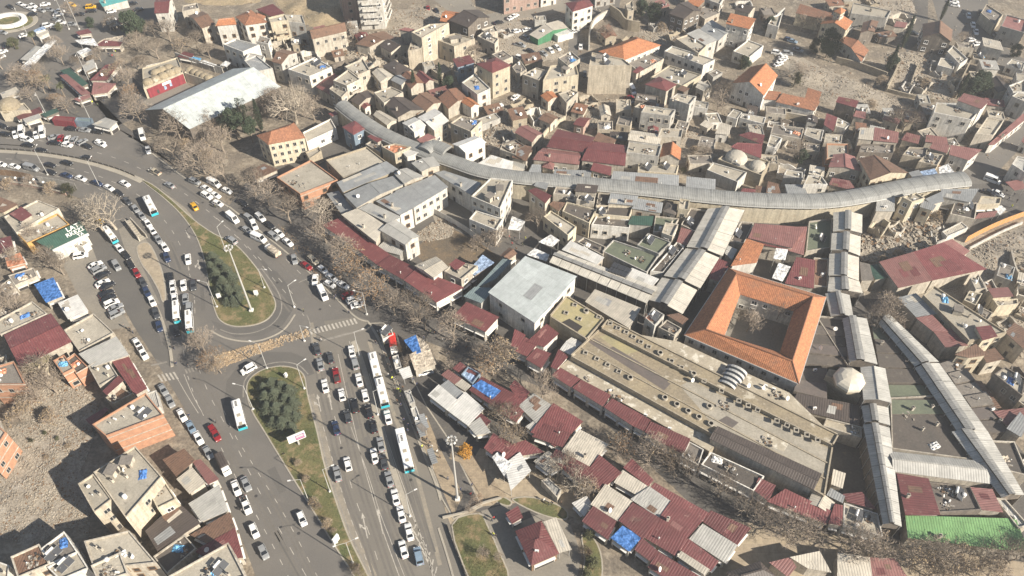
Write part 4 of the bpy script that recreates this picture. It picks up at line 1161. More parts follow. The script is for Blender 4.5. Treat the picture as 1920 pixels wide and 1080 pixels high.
table('''
T 0 1
Z behind the sign roof
HS 5 -60,500 20,515 137,452 -20,388 mb y d.8
HF 6 28,545 280,418 442,482 120,664 c b c5
HS 6.4 68,525 160,582 242,532 160,468 mr b d.4
HF 5 120,665 430,520 520,600 200,745 c h c4 w0
HF 3 560,752 600,715 665,735 620,770 c w c2 w0
KS 3 38,855 60,932 192,890 150,813 tg k d.3
KS 4 -40,720 -20,830 102,790 80,688 mr b d.4
KF 3 60,985 250,925 280,990 110,1060 cg b c4
KF 3 0,1060 70,1010 120,1080 20,1120 cg b c3
KS 3.5 255,1052 345,1190 470,1140 400,1000 bu b d.4
T 1 1
Z around the walled court
MF 7 153,248 410,118 612,266 330,374 c k c3 | fire-scarred orange brick hall with flat concrete roof by the roadside trees
MF 7 523,118 830,18 977,132 655,254 c s c2
MS 8 605,287 652,362 1072,192 977,128 mg s d.7 w0
MR 8.4 658,378 755,478 1112,302 1050,232 mg b d.8 w0
DS 5 528,372 640,524 732,492 620,348 mg d d.6 w0
MS 8 898,428 1080,534 1182,480 1050,358 mg w d.6
MS 8 1040,352 1180,480 1442,322 1340,232 mg w d.6 p2.4 | long white han wing with blue-grey roof facing the dark court
MS 8 1338,217 1612,382 1692,292 1410,198 mg w d.6
MR 10 1163,142 1240,208 1382,162 1330,93 mf b d.6
MR 9.4 1033,222 1110,298 1262,242 1130,178 mf b d.6
MS 7 638,528 900,735 962,602 770,478 ml b d.8
MS 8 768,482 990,594 1092,548 860,438 mf w d.6
MR 8 923,642 1120,758 1228,692 1050,568 mf w d.8
DS 4 898,785 1080,834 1112,792 960,728 mf g d.4
Z behind the roadside trees
SS 4.6 493,608 700,744 795,682 640,547 mr w d.5
SS 4.6 700,744 905,905 1012,832 795,682 mr w d.5
SS 4.8 905,905 1108,1020 1205,932 1012,832 mr w d.5
SS 5 1108,1020 1352,1190 1560,1075 1205,932 mr w d.5
SG 7 1188,912 1332,1004 1442,922 1350,843 ml w d.5 w0
SF 7 1408,954 1500,878 1664,912 1540,1014 c b c2
SS 7.2 1448,903 1500,953 1572,892 1500,858 mr b d.3 w0
AF 11 1613,392 1760,252 1925,270 1832,484 c w c6 p2.4 | cream four-storey block with flat roof above the bazaar court
AF 7 1598,562 1650,498 1853,560 1800,644 c w c2 p2.4
HF 9 943,18 1040,-5 1162,20 1040,74 tg y c2
HS 8 1088,54 1130,98 1228,62 1160,18 mw w d.4
HG 9 1470,0 1570,64 1728,-12 1640,-62 mw w d.8 | white house with white metal roof behind the bazaar vault
HS 6 1645,155 1920,220 1930,132 1770,83 mw b d.5
HF 7 1828,40 1850,-10 1960,0 1950,80 c b c3
SS 4 -30,190 0,265 168,192 60,148 mb b d.6
HF 5 370,60 470,20 490,50 400,110 c s c0 w0
HF 6 820,0 870,-30 950,0 930,60 cg b c1
DS 5 1590,950 1640,985 1790,890 1700,830 tx d d.3 w0
SS 6 1640,1085 1800,1010 1925,870 1850,860 bl g d.4 w0
SG 5 1825,840 1890,870 1960,820 1900,775 mb b d.6
T 2 1
Z above the long vault
MR 6 153,117 505,155 525,60 235,28 mp b d.8
MR 7 258,22 560,64 625,-50 340,-112 mr b d.8
MR 7 518,122 850,164 858,10 600,-22 mr b d.8 | largest maroon-roofed hall above the bazaar vault
MS 6.5 588,197 740,238 748,170 610,138 mr y d.5
HP 5 222,172 310,194 324,130 270,102 mp b d.8
SS 5 123,212 220,228 218,154 150,152 mg b d.4
SS 5 308,233 590,268 598,200 320,187 mg b d.4
SS 6 733,283 1250,334 1252,234 760,202 mg b d.6 w0
SS 6 1303,333 1525,358 1528,264 1310,242 mg b d.6 w0
HF 8 858,62 880,-22 1122,8 1100,94 c g c4
HG 7 1108,98 1262,120 1270,36 1130,-4 to b d2
HF 4 943,203 950,148 1252,160 1232,223 c y c2
HF 6 1543,112 1640,42 1935,130 1872,234 c s c1 w0 | stone bath house with two grey domes above the bazaar vault
HF 5 1463,193 1510,138 1764,210 1692,284 c w c1 w0
HS 7 1638,22 1868,108 1878,0 1690,-12 mr w d.7
HS 6 0,100 110,130 150,20 20,-10 mb b d.8
HS 4 -40,180 90,205 100,150 0,120 mf b d.3
HS 4 1710,370 1820,378 1830,340 1730,330 mr b d.4
HS 4 1820,375 1960,385 1960,330 1830,310 mb b d.4
Z just below the vault
HS 9 118,348 250,444 298,386 180,328 mr b d.6
HS 8 163,313 260,343 278,284 190,272 mg b d.4
HF 8 308,372 330,318 454,330 430,384 cg b c2
HS 9 468,353 635,368 648,310 490,297 mk b d.4
HF 7 403,413 420,368 514,384 505,434 c b c1
HF 9 483,417 500,383 624,395 615,434 cg b c1
HS 7 278,453 350,504 404,440 310,428 mb y d.5
HF 7 378,503 410,433 634,490 580,594 tar y c3
HF 7 628,472 650,362 744,370 722,504 tar b c2
HS 8 718,443 920,462 948,390 740,367 mg b d.5
HF 7 618,523 640,458 908,468 882,548 tar y c2
HS 7.5 898,483 1120,518 1134,440 940,407 mg b d.5
HP 7 1128,503 1230,534 1244,450 1160,437 tar b d.7
HF 9 1248,484 1260,408 1334,420 1322,494 c y c1
MF 6 596,603 640,528 892,568 884,630 tar w c4 p2.6
DS 6 868,603 1050,612 1064,540 900,537 dg g d.4 w0
MF 6 678,803 760,718 1104,830 1012,964 ms g c3 w0
MF 7 938,757 1020,667 1194,735 1102,824 ms g c1 w0
MF 6.2 1060,662 1075,538 1254,558 1204,644 ms b c2
HF 6 238,543 290,498 484,620 420,684 c y c2 p2.4
CS 4 198,735 300,772 358,722 290,678 tw d d.3
CS 4 -30,640 60,650 100,580 0,540 tw d d.3
CS 4 110,830 260,880 280,830 170,780 tw d d.3
HF 8 1123,664 1150,588 1249,600 1204,694 c b c1
HS 6 1235,735 1310,760 1360,650 1270,625 mp w d.4
MF 6 1038,954 1240,728 1294,770 1134,964 tar w c5 w0
MS 6 373,793 640,904 694,850 440,722 mw b d.5 w0
MF 6 488,734 540,698 704,770 682,834 tar b c3
MS 6 848,994 1040,1084 1104,1012 900,928 mw b d.4 w0
SS 6 1473,1004 1560,1034 1634,890 1545,857 mr b d.5 w0
MF 6 1268,604 1340,478 1464,500 1372,654 tar b c2 w0
MF 6 1636,724 1720,578 1814,590 1742,744 tar b c2 w0
MS 7 1770,705 2100,780 2205,625 1820,595 mp b d.6 w0
MS 7.4 1640,915 1835,890 1892,752 1760,708 to w d.8 w0
DS 6 1595,820 1650,870 1690,790 1620,760 mf g d.3 w0
T 3 1
Z above the vault end
HF 6 443,105 440,-5 604,0 604,92 c k w0 c1
HG 6 453,172 705,208 652,94 490,78 mp b d1
HG 8 768,272 1055,216 892,118 678,108 mb y d1.8 p2.6 | cream house with two-tone brown and pink-red pitched roof above the vault
HS 6 458,303 672,358 612,274 480,252 mp b d.5
HS 6 153,398 303,392 268,304 125,302 mg b d.5
HF 8 268,303 300,233 404,240 448,303 c w c2
HS 5 -20,392 102,384 82,300 0,278 mb b d.5
HS 6 1358,78 1508,122 1604,42 1370,6 mp w d.5 p2.4
HS 6 1210,30 1345,70 1365,10 1240,-20 mp b d.4
HF 5 1010,80 1060,20 1200,30 1180,110 cg t c6 w0
HF 5 1130,130 1200,60 1320,80 1270,160 c t c6 w0
HF 5 680,60 700,0 950,0 940,70 cg d c6
CS 6 1140,205 1170,254 1284,240 1250,183 tx d d.3
CS 6 1280,175 1290,242 1402,216 1350,148 tw d d.3
HS 6 1053,213 1100,274 1173,250 1130,193 mg b d.3
HF 5 120,230 140,190 260,210 260,260 c w c3
Z near the orange hoarding
HF 10 1008,397 1110,363 1178,405 1082,434 c y c2 w1 | tilting cream ruin with pale flat roof beside the end of the vault
HS 8 1138,472 1235,500 1264,460 1160,418 mg y d.4
HS 8 1178,412 1230,454 1322,430 1300,357 mg b d.4
SS 7 1295,394 1520,438 1584,335 1300,337 mg g d.6
SF 5 1570,455 1600,388 1752,402 1742,446 c y c1
SF 5 1368,523 1400,437 1574,440 1552,564 tar b c3 w0
CS 3 1548,562 1700,544 1722,500 1580,518 mp o d.4
CS 3 1688,473 1740,534 1788,490 1750,458 tw o d.3
DS 7 808,503 950,505 952,400 820,387 mf b d.4 w0
KF 3 1306,655 1450,583 1504,625 1345,694 ml w c0 w0 | white container cabin between the orange hoarding and the maroon roof
MS 6 978,1080 1238,1022 1092,808 833,883 mp b d.8 w0 | left half of the large maroon roof beside the rubble yard
MS 6 1238,1022 1642,938 1312,738 1092,808 mr b d.8 w0 | right half of the large maroon roof beside the rubble yard
DS 5 1438,862 1514,802 1382,713 1310,735 mp b d.4 w0
CS 3 1780,285 1850,350 1935,330 1900,262 mp o d.4
DS 5 688,883 700,1024 794,1022 764,900 cg b d.3 w0
DS 5 748,913 805,1018 904,1000 822,898 dg b d.4 w0
HF 6 1518,1004 1580,973 1644,1080 1560,1094 c b c3
HF 6 1610,1040 1680,1010 1720,1085 1640,1100 mb b c1
MF 5 286,804 308,578 484,558 474,774 ms b c3 w0
MS 6 -120,745 155,794 190,620 -60,608 mr b d.6 w0
MS 6 153,800 267,834 294,620 188,620 mp b d.5 w0
MS 6 126,1045 344,1084 354,870 214,847 mr b d.6 w0
CS 6.5 30,1005 110,1030 170,920 80,890 tw d d.3
CS 6.5 40,860 130,870 150,790 60,780 tw d d.3
DF 5 340,1060 345,850 455,860 450,1075 mb b c2 w0
HS 4 1900,-20 1960,20 1960,-40 1920,-60 mp w d.3
HF 7 1830,150 1870,90 1960,110 1940,220 mf w c1
''')
table('''
T 0 2
Z left of service road
HG 6 28,352 150,594 537,402 382,188 mr b d.9 w0 | large maroon gabled roof left of the parked cars
HF 6 -60,260 240,98 354,190 0,348 c b c7 w0
SS 4 433,112 510,234 664,172 582,48 mw w d.5
HF 5 478,313 700,188 854,332 592,474 c b c4 w0
HS 6 588,494 690,594 968,502 872,362 mf b d.5 w0
HF 6 658,583 790,508 884,652 742,734 c b c4
SS 5 1012,804 1104,752 962,508 838,548 mr b d.5
DS 6.5 768,773 800,804 928,692 890,653 mr b d.3 w0
HF 5 790,822 900,738 994,792 850,868 mb t c3 w0
HF 9 -90,724 -70,600 103,548 192,722 cg k c4 p2.6 | grey-roofed orange brick house beside the bare thicket
HF 7 398,543 480,498 554,602 470,644 c k c2
HF 6 490,540 560,490 660,590 570,640 tar k c2 w0
DS 5 160,602 192,644 384,532 360,498 ye y d.3 w0
HS 4 640,985 690,1040 815,910 790,895 mr d d.3
HF 10 690,1022 1090,785 1225,950 795,1110 c k c6 w0 | orange brick apartment block with cluttered flat roof by the service road
HF 3 1095,790 1170,765 1205,890 1130,920 mf w c1 w0
HF 5 -60,180 20,150 60,210 -40,250 c b c2
T 0 3
Z beside the rubble lot
HF 10 -260,60 -60,-90 44,0 -90,210 c k c3 p3
HF 12 700,300 1012,103 1214,332 942,644 c t c8 w1 | beige block with a large cluttered roof terrace beside the rubble lot
HF 11.5 583,387 698,312 838,502 706,604 c t c3
HF 9 1100,412 1214,332 1324,502 1180,574 c y c2 w1
HF 10 628,817 968,738 1174,980 704,1030 c b c7
HF 9 78,934 292,838 374,990 130,1090 mb b c3
HF 9 308,872 480,743 584,900 372,992 cg w c4
HF 9 350,1012 582,892 664,1020 450,1110 c w c3
HF 10.5 680,1000 900,900 960,1060 740,1130 c b c3
SS 4 1218,207 1320,334 1464,212 1380,122 mb b d.5 w0
SS 4 1438,217 1560,394 1644,352 1504,203 mp w d.5
SS 4.2 1322,353 1420,464 1544,382 1440,262 ml b d.4 w0
SS 4 1412,537 1510,674 1714,592 1642,393 mf b d.5
SS 5 1088,742 1180,894 1504,682 1330,518 mk b d.6 w0
DF 5 1148,932 1380,768 1474,870 1250,1064 tar b c3 w0
SS 4 1423,772 1550,834 1768,722 1722,598 mb b d.5
SS 4 1448,893 1600,965 1824,942 1764,718 mr b d.5
HF 10 1255,1085 1712,828 1844,1085 1500,1170 c b c7
HF 6 -120,1090 -40,960 70,1000 60,1120 c w c2
T 1 2
Z beside the bus stop
SS 5 1472,213 1720,330 1824,216 1580,103 mr w d.5 | white shop with maroon roof in front of the white hall
DS 6 1556,62 1690,114 1800,0 1640,-10 bl g d.4 w0
KS 4 1190,614 1352,572 1290,420 1150,500 te b d.6 w0 | tent-roofed market pavilion with the lower half in beige cloth
CS 4.3 1108,392 1190,500 1240,480 1200,350 bu b d.4
CS 4.3 1200,350 1240,480 1310,460 1265,400 te b d.3
KF 2.8 925,312 1005,283 1032,350 950,384 c w c1 w0
KF 2.6 1022,512 1066,498 1092,592 1046,604 mf w c1 w0
CS 3 1068,612 1105,684 1176,660 1150,584 mw w d.3
KF 2.6 1108,772 1155,758 1192,852 1150,868 mf g c1 w0
KF 2.6 1158,902 1202,885 1242,995 1195,1008 mf w c1 w0
CS 2.8 1200,1030 1250,1080 1290,1060 1240,1010 cg w d.2
KS 3.6 1388,652 1490,724 1544,680 1440,608 mp b d.4
KS 3.6 1490,724 1570,774 1614,732 1544,680 ml b d.4
KS 3.8 1473,603 1570,664 1624,620 1530,552 mr b d.4
KF 4.6 1538,648 1590,588 1684,640 1622,718 tx u c0 w0
KS 4.2 1618,733 1770,834 1838,770 1690,688 bu b d.4
KS 4 1598,765 1800,905 1945,795 1690,662 mr b d.5
KS 4 1288,803 1430,914 1514,840 1370,722 mw b d.4
KS 4 1428,913 1590,1034 1714,905 1570,777 mw b d.4
KS 3.8 1380,733 1510,834 1564,792 1440,687 mg b d.3
KS 3.8 1638,973 1720,1044 1764,1000 1690,937 mr b d.3
KS 3.8 1588,1033 1650,1104 1764,1084 1680,967 mf b d.3
T 2 2
Z along the bedesten front
SS 5 -10,432 40,452 104,352 20,305 mr w d.5
SS 5 18,472 110,514 194,420 100,367 mr w d.5
SS 5 103,533 220,604 294,490 180,447 mr w d.5
SS 5.5 110,402 240,444 354,340 260,267 mr w d.5 w0
SS 5.5 288,592 335,612 424,512 350,457 mr w d.4 w0
SS 5 298,653 440,744 514,682 360,597 mr w d.5
SS 5 453,748 682,890 744,802 520,687 mr w d.5
SS 5 688,893 905,1035 990,958 750,827 mr w d.5
SS 5 905,1035 990,1075 1042,992 990,958 mr w d.4
SS 5 995,1080 1290,1240 1340,1130 1042,1000 mr w d.5
DR 5 358,462 440,504 534,412 450,366 mw b d.9 w0
Z between bedesten and khan
HF 9 998,223 1060,148 1144,200 1070,284 c g c4
HF 8 1098,293 1160,237 1274,300 1220,354 tar b c3
HS 7 1158,203 1280,274 1324,230 1250,187 mb b d.4
MS 6 548,103 880,304 968,150 622,8 ml b d.5 w0
Z in the tree-shaded market
KS 4 -20,740 60,874 134,780 20,690 mr b d.4
KS 4 48,883 180,1014 304,880 160,787 mf b d.4
KS 4 138,1082 380,1160 534,1000 310,862 mr b d.5
KS 4 -80,850 -10,930 60,880 0,790 mr b d.4
T 3 2
Z behind the octagonal dome
MF 6 368,217 395,208 578,225 614,604 tar b c0 w0
MS 5 148,893 690,1030 702,880 220,788 mk b d.5 w0
MF 5 415,1034 440,973 704,1040 704,1124 pl b c2 w0
Z right of covered streets
DS 6 968,72 1110,218 1274,192 1110,38 mg b d.5 w0
SS 6 1108,223 1232,322 1354,330 1232,200 mp b d.5 w0
SS 6 1238,323 1330,444 1504,432 1380,298 mp b d.5 w0
HF 8 1165,52 1245,-20 1792,332 1512,395 c s c9 p3.2 | long ruined stone building with broken flat roof right of the covered streets
HS 8 1400,500 1510,524 1648,502 1560,418 mb y d.5
HS 9 1558,293 1610,394 1724,362 1670,278 mr y d.5
HS 6 1598,483 1640,564 1774,532 1700,447 mb b d.5
HF 9 1698,643 1780,588 1935,680 1910,810 c d c5 p2.2
HS 7 1778,333 1930,470 1960,330 1850,257 mb b d.5
HS 6 1648,3 1690,74 1844,62 1800,-6 mp y d.4
HF 5 1688,84 1872,80 1880,120 1725,135 c y c1
HS 4 1498,703 1650,904 1754,900 1600,697 mb b d.4
HS 5 1688,923 1790,1034 1935,1000 1930,897 mp b d.5
HS 6 1788,1053 1900,1120 1960,1000 1890,927 mg b d.5
HF 6 1470,90 1510,20 1610,40 1560,130 c y c3
HF 4 1180,640 1400,620 1480,820 1420,800 tar b c2 w0
T 3 3
Z at the lower right
MS 6 963,307 1030,624 1294,622 1204,348 mr b d.5 w0 | maroon roof left of the jumble of air conditioners
MF 6 1198,372 1520,408 1604,584 1284,604 tar d c9 w0 | dark flat roof strewn with air conditioners and dishes
SS 6 1518,412 1604,584 1764,602 1684,428 mp b d.5 w0
MS 5 1050,795 1960,905 1860,648 1030,626 gr b d.6 w0 | market hall with bright green roof at the lower right
MR 6.2 898,142 1560,213 1694,392 938,296 mf b d1.2 w0 | pale ribbed gabled roof linking the two covered streets
MF 5.6 918,-260 1330,-280 1530,205 930,124 tar b c4 w0
SR 7.0 -440,50 345,434 404,312 -380,-46 mk b d.5 w0 | long dark ribbed shed roof along the lower edge of the bedesten
SG 5 298,533 450,604 504,530 340,428 ml w d.5
DS 5 438,473 560,534 578,480 470,418 mg b d.3 w0
DS 5 473,393 560,424 584,310 490,277 ml b d.4 w0
SS 5 453,684 555,704 564,550 500,537 mr b d.4
SS 5 560,465 592,524 814,582 704,448 mr b d.4 w0
SF 5 563,704 570,530 824,610 864,784 c w c3
SS 4.6 -10,520 440,694 484,594 130,424 mr b d.5
MS 4 8,978 150,1090 214,1012 168,938 mp b d.4 w0
MS 4.4 300,1024 476,1054 388,892 162,938 ml b d.5 w0
MS 4.4 520,1085 784,1094 764,940 522,903 ml b d.5 w0
MS 4.4 784,1094 1044,1084 954,948 764,940 mp b d.5 w0
DF 6 1640,60 1850,70 1960,330 1760,280 tar b c3 w0
DF 6 1700,490 1780,500 1960,700 1880,720 mf b c2 w0
T 2 3
Z in the garden market
KP 4 23,742 145,1004 354,912 222,663 mr o d1.5 | square tea pavilion with hipped maroon roof on the paved garden
CS 4 353,908 448,882 332,638 238,672 ml o d.4 | beige lean-to canopy attached to the tea pavilion
KS 3 -50,610 0,690 82,640 45,553 mr w d.3
KS 4 368,147 580,258 724,92 502,-24 ml b d.4
KS 4 538,333 660,444 824,306 655,168 mr b d.5
KS 4 763,378 960,488 1018,405 830,283 ml b d.4
KS 4 833,267 1020,408 1064,360 900,198 mr b d.4
KS 4.2 888,503 1100,644 1194,520 1030,407 mf b d.4
KS 4.1 588,543 790,668 904,520 700,388 ml b d.4
KS 4 523,668 720,809 784,670 610,553 mr b d.4
KS 4 738,793 880,898 974,790 830,702 bu b d.3
KS 4.3 798,663 980,804 1114,646 905,527 mr b d.4
KS 4.3 1098,648 1310,804 1434,660 1190,517 mr b d.4
KS 4.1 958,773 1230,934 1314,802 1100,647 mr b d.4
KS 3.9 918,883 1040,974 1104,900 970,787 mr b d.4
KS 4 1028,423 1425,669 1484,610 1070,377 mr b d.4
KS 4 1423,668 1690,849 1794,720 1490,587 mr b d.4
KS 3.9 1328,803 1600,984 1694,850 1430,687 mf b d.4
KS 3.9 1258,883 1490,1044 1554,970 1320,797 mr b d.4
KS 4.4 1238,933 1450,1078 1484,1030 1270,892 ml b d.2
KS 3.9 1018,1013 1300,1200 1410,1082 1100,897 mr b d.4
KS 4 148,33 380,114 444,10 250,-64 mr b d.4
KS 4 -60,110 60,180 240,150 100,60 mr b d.4
KS 4 278,193 560,424 604,270 330,127 mr b d.4
KF 2.8 218,363 270,340 372,430 340,494 mf b c1 w0
KS 3 448,533 540,634 604,540 560,477 mw b d.3
CS 4 -60,240 -10,440 144,290 60,148 mw w d.4
CS 4 -150,190 -60,330 0,240 -110,150 tw w d.4
SF 5.4 1418,243 1490,148 1894,330 1812,442 tar w c6 | white shop with dark flat roof and a row of dishes beside the bare trees
SS 5 1810,434 1925,520 1980,400 1850,340 mr w d.4
SF 5 1270,180 1330,70 1440,130 1400,250 cg w c1
SP 5 1608,1053 1700,1160 1994,1092 1860,968 mk b d1
SS 5 1040,40 1270,160 1330,70 1090,-40 mr w d.5
''')

table('''
T -1 0
Z in the ruined quarter
HX 3.5 668,108 690,96 712,110 690,122 rs b
HX 4 505,75 530,70 545,90 520,97 rs b
HX 3.5 562,95 590,90 602,108 572,115 rs w
HX 3.5 735,108 752,98 775,112 756,122 rs t
HX 3 858,118 880,106 905,118 884,132 rs b
HX 4 985,205 1008,196 1022,212 1000,222 rs w
HX 3 940,250 958,240 968,256 948,264 rs g
HX 3 1085,178 1110,172 1122,186 1096,192 rs t
HF 7 937,271 958,284 984,273 966,261 c d c3
HS 6.5 958,288 981,299 999,282 980,273 mb b d.4 w0
HS 5 890,310 968,324 984,318 920,290 ml b d.4 w0
HS 6 1045,262 1095,272 1100,258 1052,250 mr b d.5 w0
HS 6.5 1110,262 1148,275 1156,262 1122,248 mb b d.6 w0
Z on the right slope
HX 3 1708,152 1722,138 1752,150 1732,168 rs b
HX 3 1745,130 1748,112 1772,116 1768,138 rs g
HF 3.5 1758,122 1764,108 1792,112 1788,130 c w w0 c1
HX 3 1790,122 1794,104 1816,108 1812,126 rs b
HX 2.5 1690,160 1700,148 1718,154 1706,170 rs w
HX 3 1660,30 1690,22 1720,32 1700,44 rs b
HX 3 1780,150 1800,144 1812,160 1796,172 rs t
HF 4 1555,50 1580,42 1600,52 1578,62 c g c2
HX 2.5 1468,270 1480,258 1512,264 1506,280 rs b
HX 3 1458,322 1462,302 1512,312 1508,338 rs w
HF 4.5 1438,274 1453,277 1467,259 1445,252 c w c2
HX 2.5 1560,262 1590,258 1600,275 1572,280 rs b
HF 4 1720,245 1745,238 1760,255 1738,262 c b c3
HS 4 1690,262 1722,270 1728,255 1700,248 mp b d.4
HF 3.5 1765,262 1790,258 1800,272 1776,278 cg b c4
Z near the orange hoarding
HX 4 1632,418 1650,402 1672,414 1655,436 rs y
HX 3 1665,420 1690,408 1700,424 1680,438 rs b
HX 3 1745,432 1770,420 1785,440 1760,450 rs g
HX 2.5 1870,600 1895,590 1915,615 1890,625 rs b
Z above the car park
HX 3 1160,70 1185,62 1200,75 1178,84 rs s
HX 3 1250,62 1280,52 1300,64 1272,78 rs s
HF 4 1300,20 1330,8 1350,24 1322,36 cg b c3
''')

table('''
T -1 0
Z beside the bus stop
KS 3.8 930,770 968,792 1000,747 966,733 mr b d.4
KS 3.7 907,840 946,870 986,846 925,812 mr b d.4
KS 3.6 985,800 1005,815 1030,795 1010,782 mf b d.3
KS 3.8 862,705 880,718 905,700 885,688 mr b d.3
KS 3.6 1010,815 1040,838 1062,820 1035,800 mr b d.3
KS 3.7 1000,865 1030,888 1060,868 1028,845 ml b d.4
KS 3.6 940,880 962,900 990,880 965,860 mf b d.4
''')

# ------------------------------------------------------------ landmark structures
def frame_along(P):
    out = []
    for i, p in enumerate(P):
        d = P[min(i + 1, len(P) - 1)] - P[max(i - 1, 0)]; d.z = 0; d.normalize()
        out.append((p, d, Vector((-d.y, d.x, 0))))
    return out
def resample(P, step):
    out = [P[0].copy()]; acc = 0.0
    for i in range(len(P) - 1):
        a, b = P[i], P[i + 1]; L = (b - a).length; t = step - acc
        while t <= L:
            out.append(a.lerp(b, t / L)); t += step
        acc = (acc + L) % step
    return out
def vaulted_street(line, width, h, rise, step, label, wall='plaster_cream'):
    P = resample(smooth_line(full(line, h), 8), step)
    F = frame_along(P); FOOT.append([tuple((p + s * 4)[:2]) for p, d, s in F] + [tuple((p - s * 4)[:2]) for p, d, s in reversed(F)]); root = link('covered_bazaar', None, None, Vector((P[0].x, P[0].y, 0))); tag(root, label, 'bazaar roof', None, P[len(P) // 2])
    o = Vector((P[0].x, P[0].y, 0)); n = 9
    wd = (lambda i: width[0] + (width[1] - width[0]) * i / len(P))
    for i in range(len(F) - 1):
        mb = MB(); ov = 0.08; k = 0.05 * (i % 2)
        rings = []
        for (p, d, s), e in ((F[i], -ov), (F[i + 1], ov)):
            r = []
            for j in range(n):
                t = pi * j / (n - 1)
                r.append(p - o + d * e + s * (cos(t) * wd(i) / 2) + Vector((0, 0, sin(t) * rise + k)))
            rings.append(r)
        s0 = 0.0
        for j in range(n - 1):
            L = (rings[0][j] - rings[0][j + 1]).length
            mb.face([rings[0][j], rings[1][j], rings[1][j + 1], rings[0][j + 1]], 0, [(0, s0), (step, s0), (step, s0 + L), (0, s0 + L)]); s0 += L
        for r in rings: mb.face([q for q in r], 0)
        mb.build('roof_sheet', MATS['sheet_vault'], root, True)
    mb = MB()
    for i in range(len(F) - 1):
        for sg in (-1, 1):
            a = F[i][0] - o + F[i][2] * sg * (wd(i) / 2 - .35); b = F[i + 1][0] - o + F[i + 1][2] * sg * (wd(i) / 2 - .35)
            mb.face([(a.x, a.y, 0), (b.x, b.y, 0), (b.x, b.y, h - 1.0), (a.x, a.y, h - 1.0)])
    mb.build('wall', MATS[wall], root)
    mb = MB()
    for i in range(0, len(F) - 1):
        for sg in (-1, 1):
            p = F[i][0] - o + F[i][2] * sg * (wd(i) / 2 - .3); mb.box((p.x, p.y, h - .45), (.15, .15, 1.1))
    mb.build('clerestory_posts', MATS['dark_metal'], root)['kind'] = 'stuff'
    for sg in (-1, 1):
        mb = MB()
        for i in range(len(F) - 1):
            a = F[i][0] - o + F[i][2] * sg * (wd(i) / 2 + .1); b = F[i + 1][0] - o + F[i + 1][2] * sg * (wd(i) / 2 + .1)
            mb.tube((a.x, a.y, h - .02), (b.x, b.y, h - .02), .16, .16, 5, 0, False)
        mb.build('gutter', MATS['pole_metal'], root)
    return root
vaulted_street('640,196 668,218 710,246 760,270 805,288 850,303 900,320 960,331 1040,339 1130,347 1220,356 1310,366 1400,374 1480,377 1550,376 1620,366 1690,352 1750,342 1822,334', (5.6, 7.2), 7.4, 1.5, 2.3,
               'long curving grey barrel-vaulted roof over the bazaar street')
vaulted_street('795,282 812,272 840,283', (5.4, 5.4), 9.2, 1.2, 1.5, 'short raised barrel vault crossing beside the long bazaar vault', 'wood')

def covered_street(quad, h, label, spotted=True, lo=.36, hi=.58, strip_rise=.75, rise=.9, zoom=True):
    """two corrugated slopes with a raised strip between them; the street runs from p0 to p1"""
    P = pts(quad, h) if zoom else full(quad, h)
    c = sum(P, Vector()) / 4; c.z = 0; FOOT.append([(p.x, p.y) for p in P]); P = [p - c for p in P]
    root = link('covered_street', None, None, c); tag(root, label, 'covered street', 'covered market streets', c + Vector((0, 0, h)))
    L = ((P[1] - P[0]).length + (P[2] - P[3]).length) / 2; n = max(1, round(L / 3.2))
    def X(s, t, z): v = P[0].lerp(P[1], s).lerp(P[3].lerp(P[2], s), t); return Vector((v.x, v.y, z))
    sm = 'sheet_spotted' if spotted else 'sheet_pale'
    for i in range(n):
        a, b = i / n, (i + 1) / n - .004
        for t0, t1, z0, z1, m, nm in ((0, lo + .02, h, h + rise, sm, 'roof_sheet'), (1, hi - .02, h, h + rise, sm, 'roof_sheet'), (lo, (lo + hi) / 2, h + rise + strip_rise * .7, h + rise + strip_rise, 'sheet_monitor', 'ridge_sheet'), (hi, (lo + hi) / 2, h + rise + strip_rise * .7, h + rise + strip_rise, 'sheet_monitor', 'ridge_sheet')):
            mb = MB(); dz = .03 * (i % 2)
            F = [X(a, t0, z0 + dz), X(b, t0, z0 + dz), X(b, t1, z1 + dz), X(a, t1, z1 + dz)]
            if (F[1] - F[0]).cross(F[3] - F[0]).z < 0: F = [F[1], F[0], F[3], F[2]]
            w = (F[3] - F[0]).length; l = (F[1] - F[0]).length; u0 = i * 3.2
            mb.face(F, 0, [(u0, 0), (u0 + l, 0), (u0 + l, w), (u0, w)]); mb.face([f - Vector((0, 0, .07)) for f in reversed(F)])
            for k in range(4):
                p, q = F[k], F[(k + 1) % 4]; dn = Vector((0, 0, .07)); mb.face([p - dn, q - dn, q, p])
            mb.build(nm, MATS[m], root)
    mb = MB()
    for t in (lo + .01, hi - .01):
        mb.face([X(0, t, h + rise - .2), X(1, t, h + rise - .2), X(1, t, h + rise + strip_rise * .62), X(0, t, h + rise + strip_rise * .62)])
    mb.build('clerestory', MATS['dark_metal'], root)
    mb = MB()
    for t in (.07, .93):
        mb.face([X(0.01, t, 0), X(.99, t, 0), X(.99, t, h - .9), X(.01, t, h - .9)])
    for s in (.012, .988):
        mb.face([X(s, .07, h - 2.2), X(s, .93, h - 2.2), X(s, .93, h), X(s, (lo + hi) / 2, h + rise), X(s, .07, h)])
    mb.build('wall', MATS['plaster_dark'], root)
    for i in range(n + 1):
        for t in (.04, .96):
            p = X(min(.99, max(.01, i / n)), t, 0); q = MB(); q.tube((p.x, p.y, 0), (p.x, p.y, h), .09, .09, 5); q.build('post', MATS['pole_metal'], root)
    return root
TILE[:] = [2, 1]
covered_street('1308,770 1468,485 1745,495 1580,840', 7.2, 'rust-spotted covered street section touching the long vault')
covered_street('1137,987 1303,782 1556,852 1412,1082', 6.6, 'rust-spotted covered street section, second below the long vault')
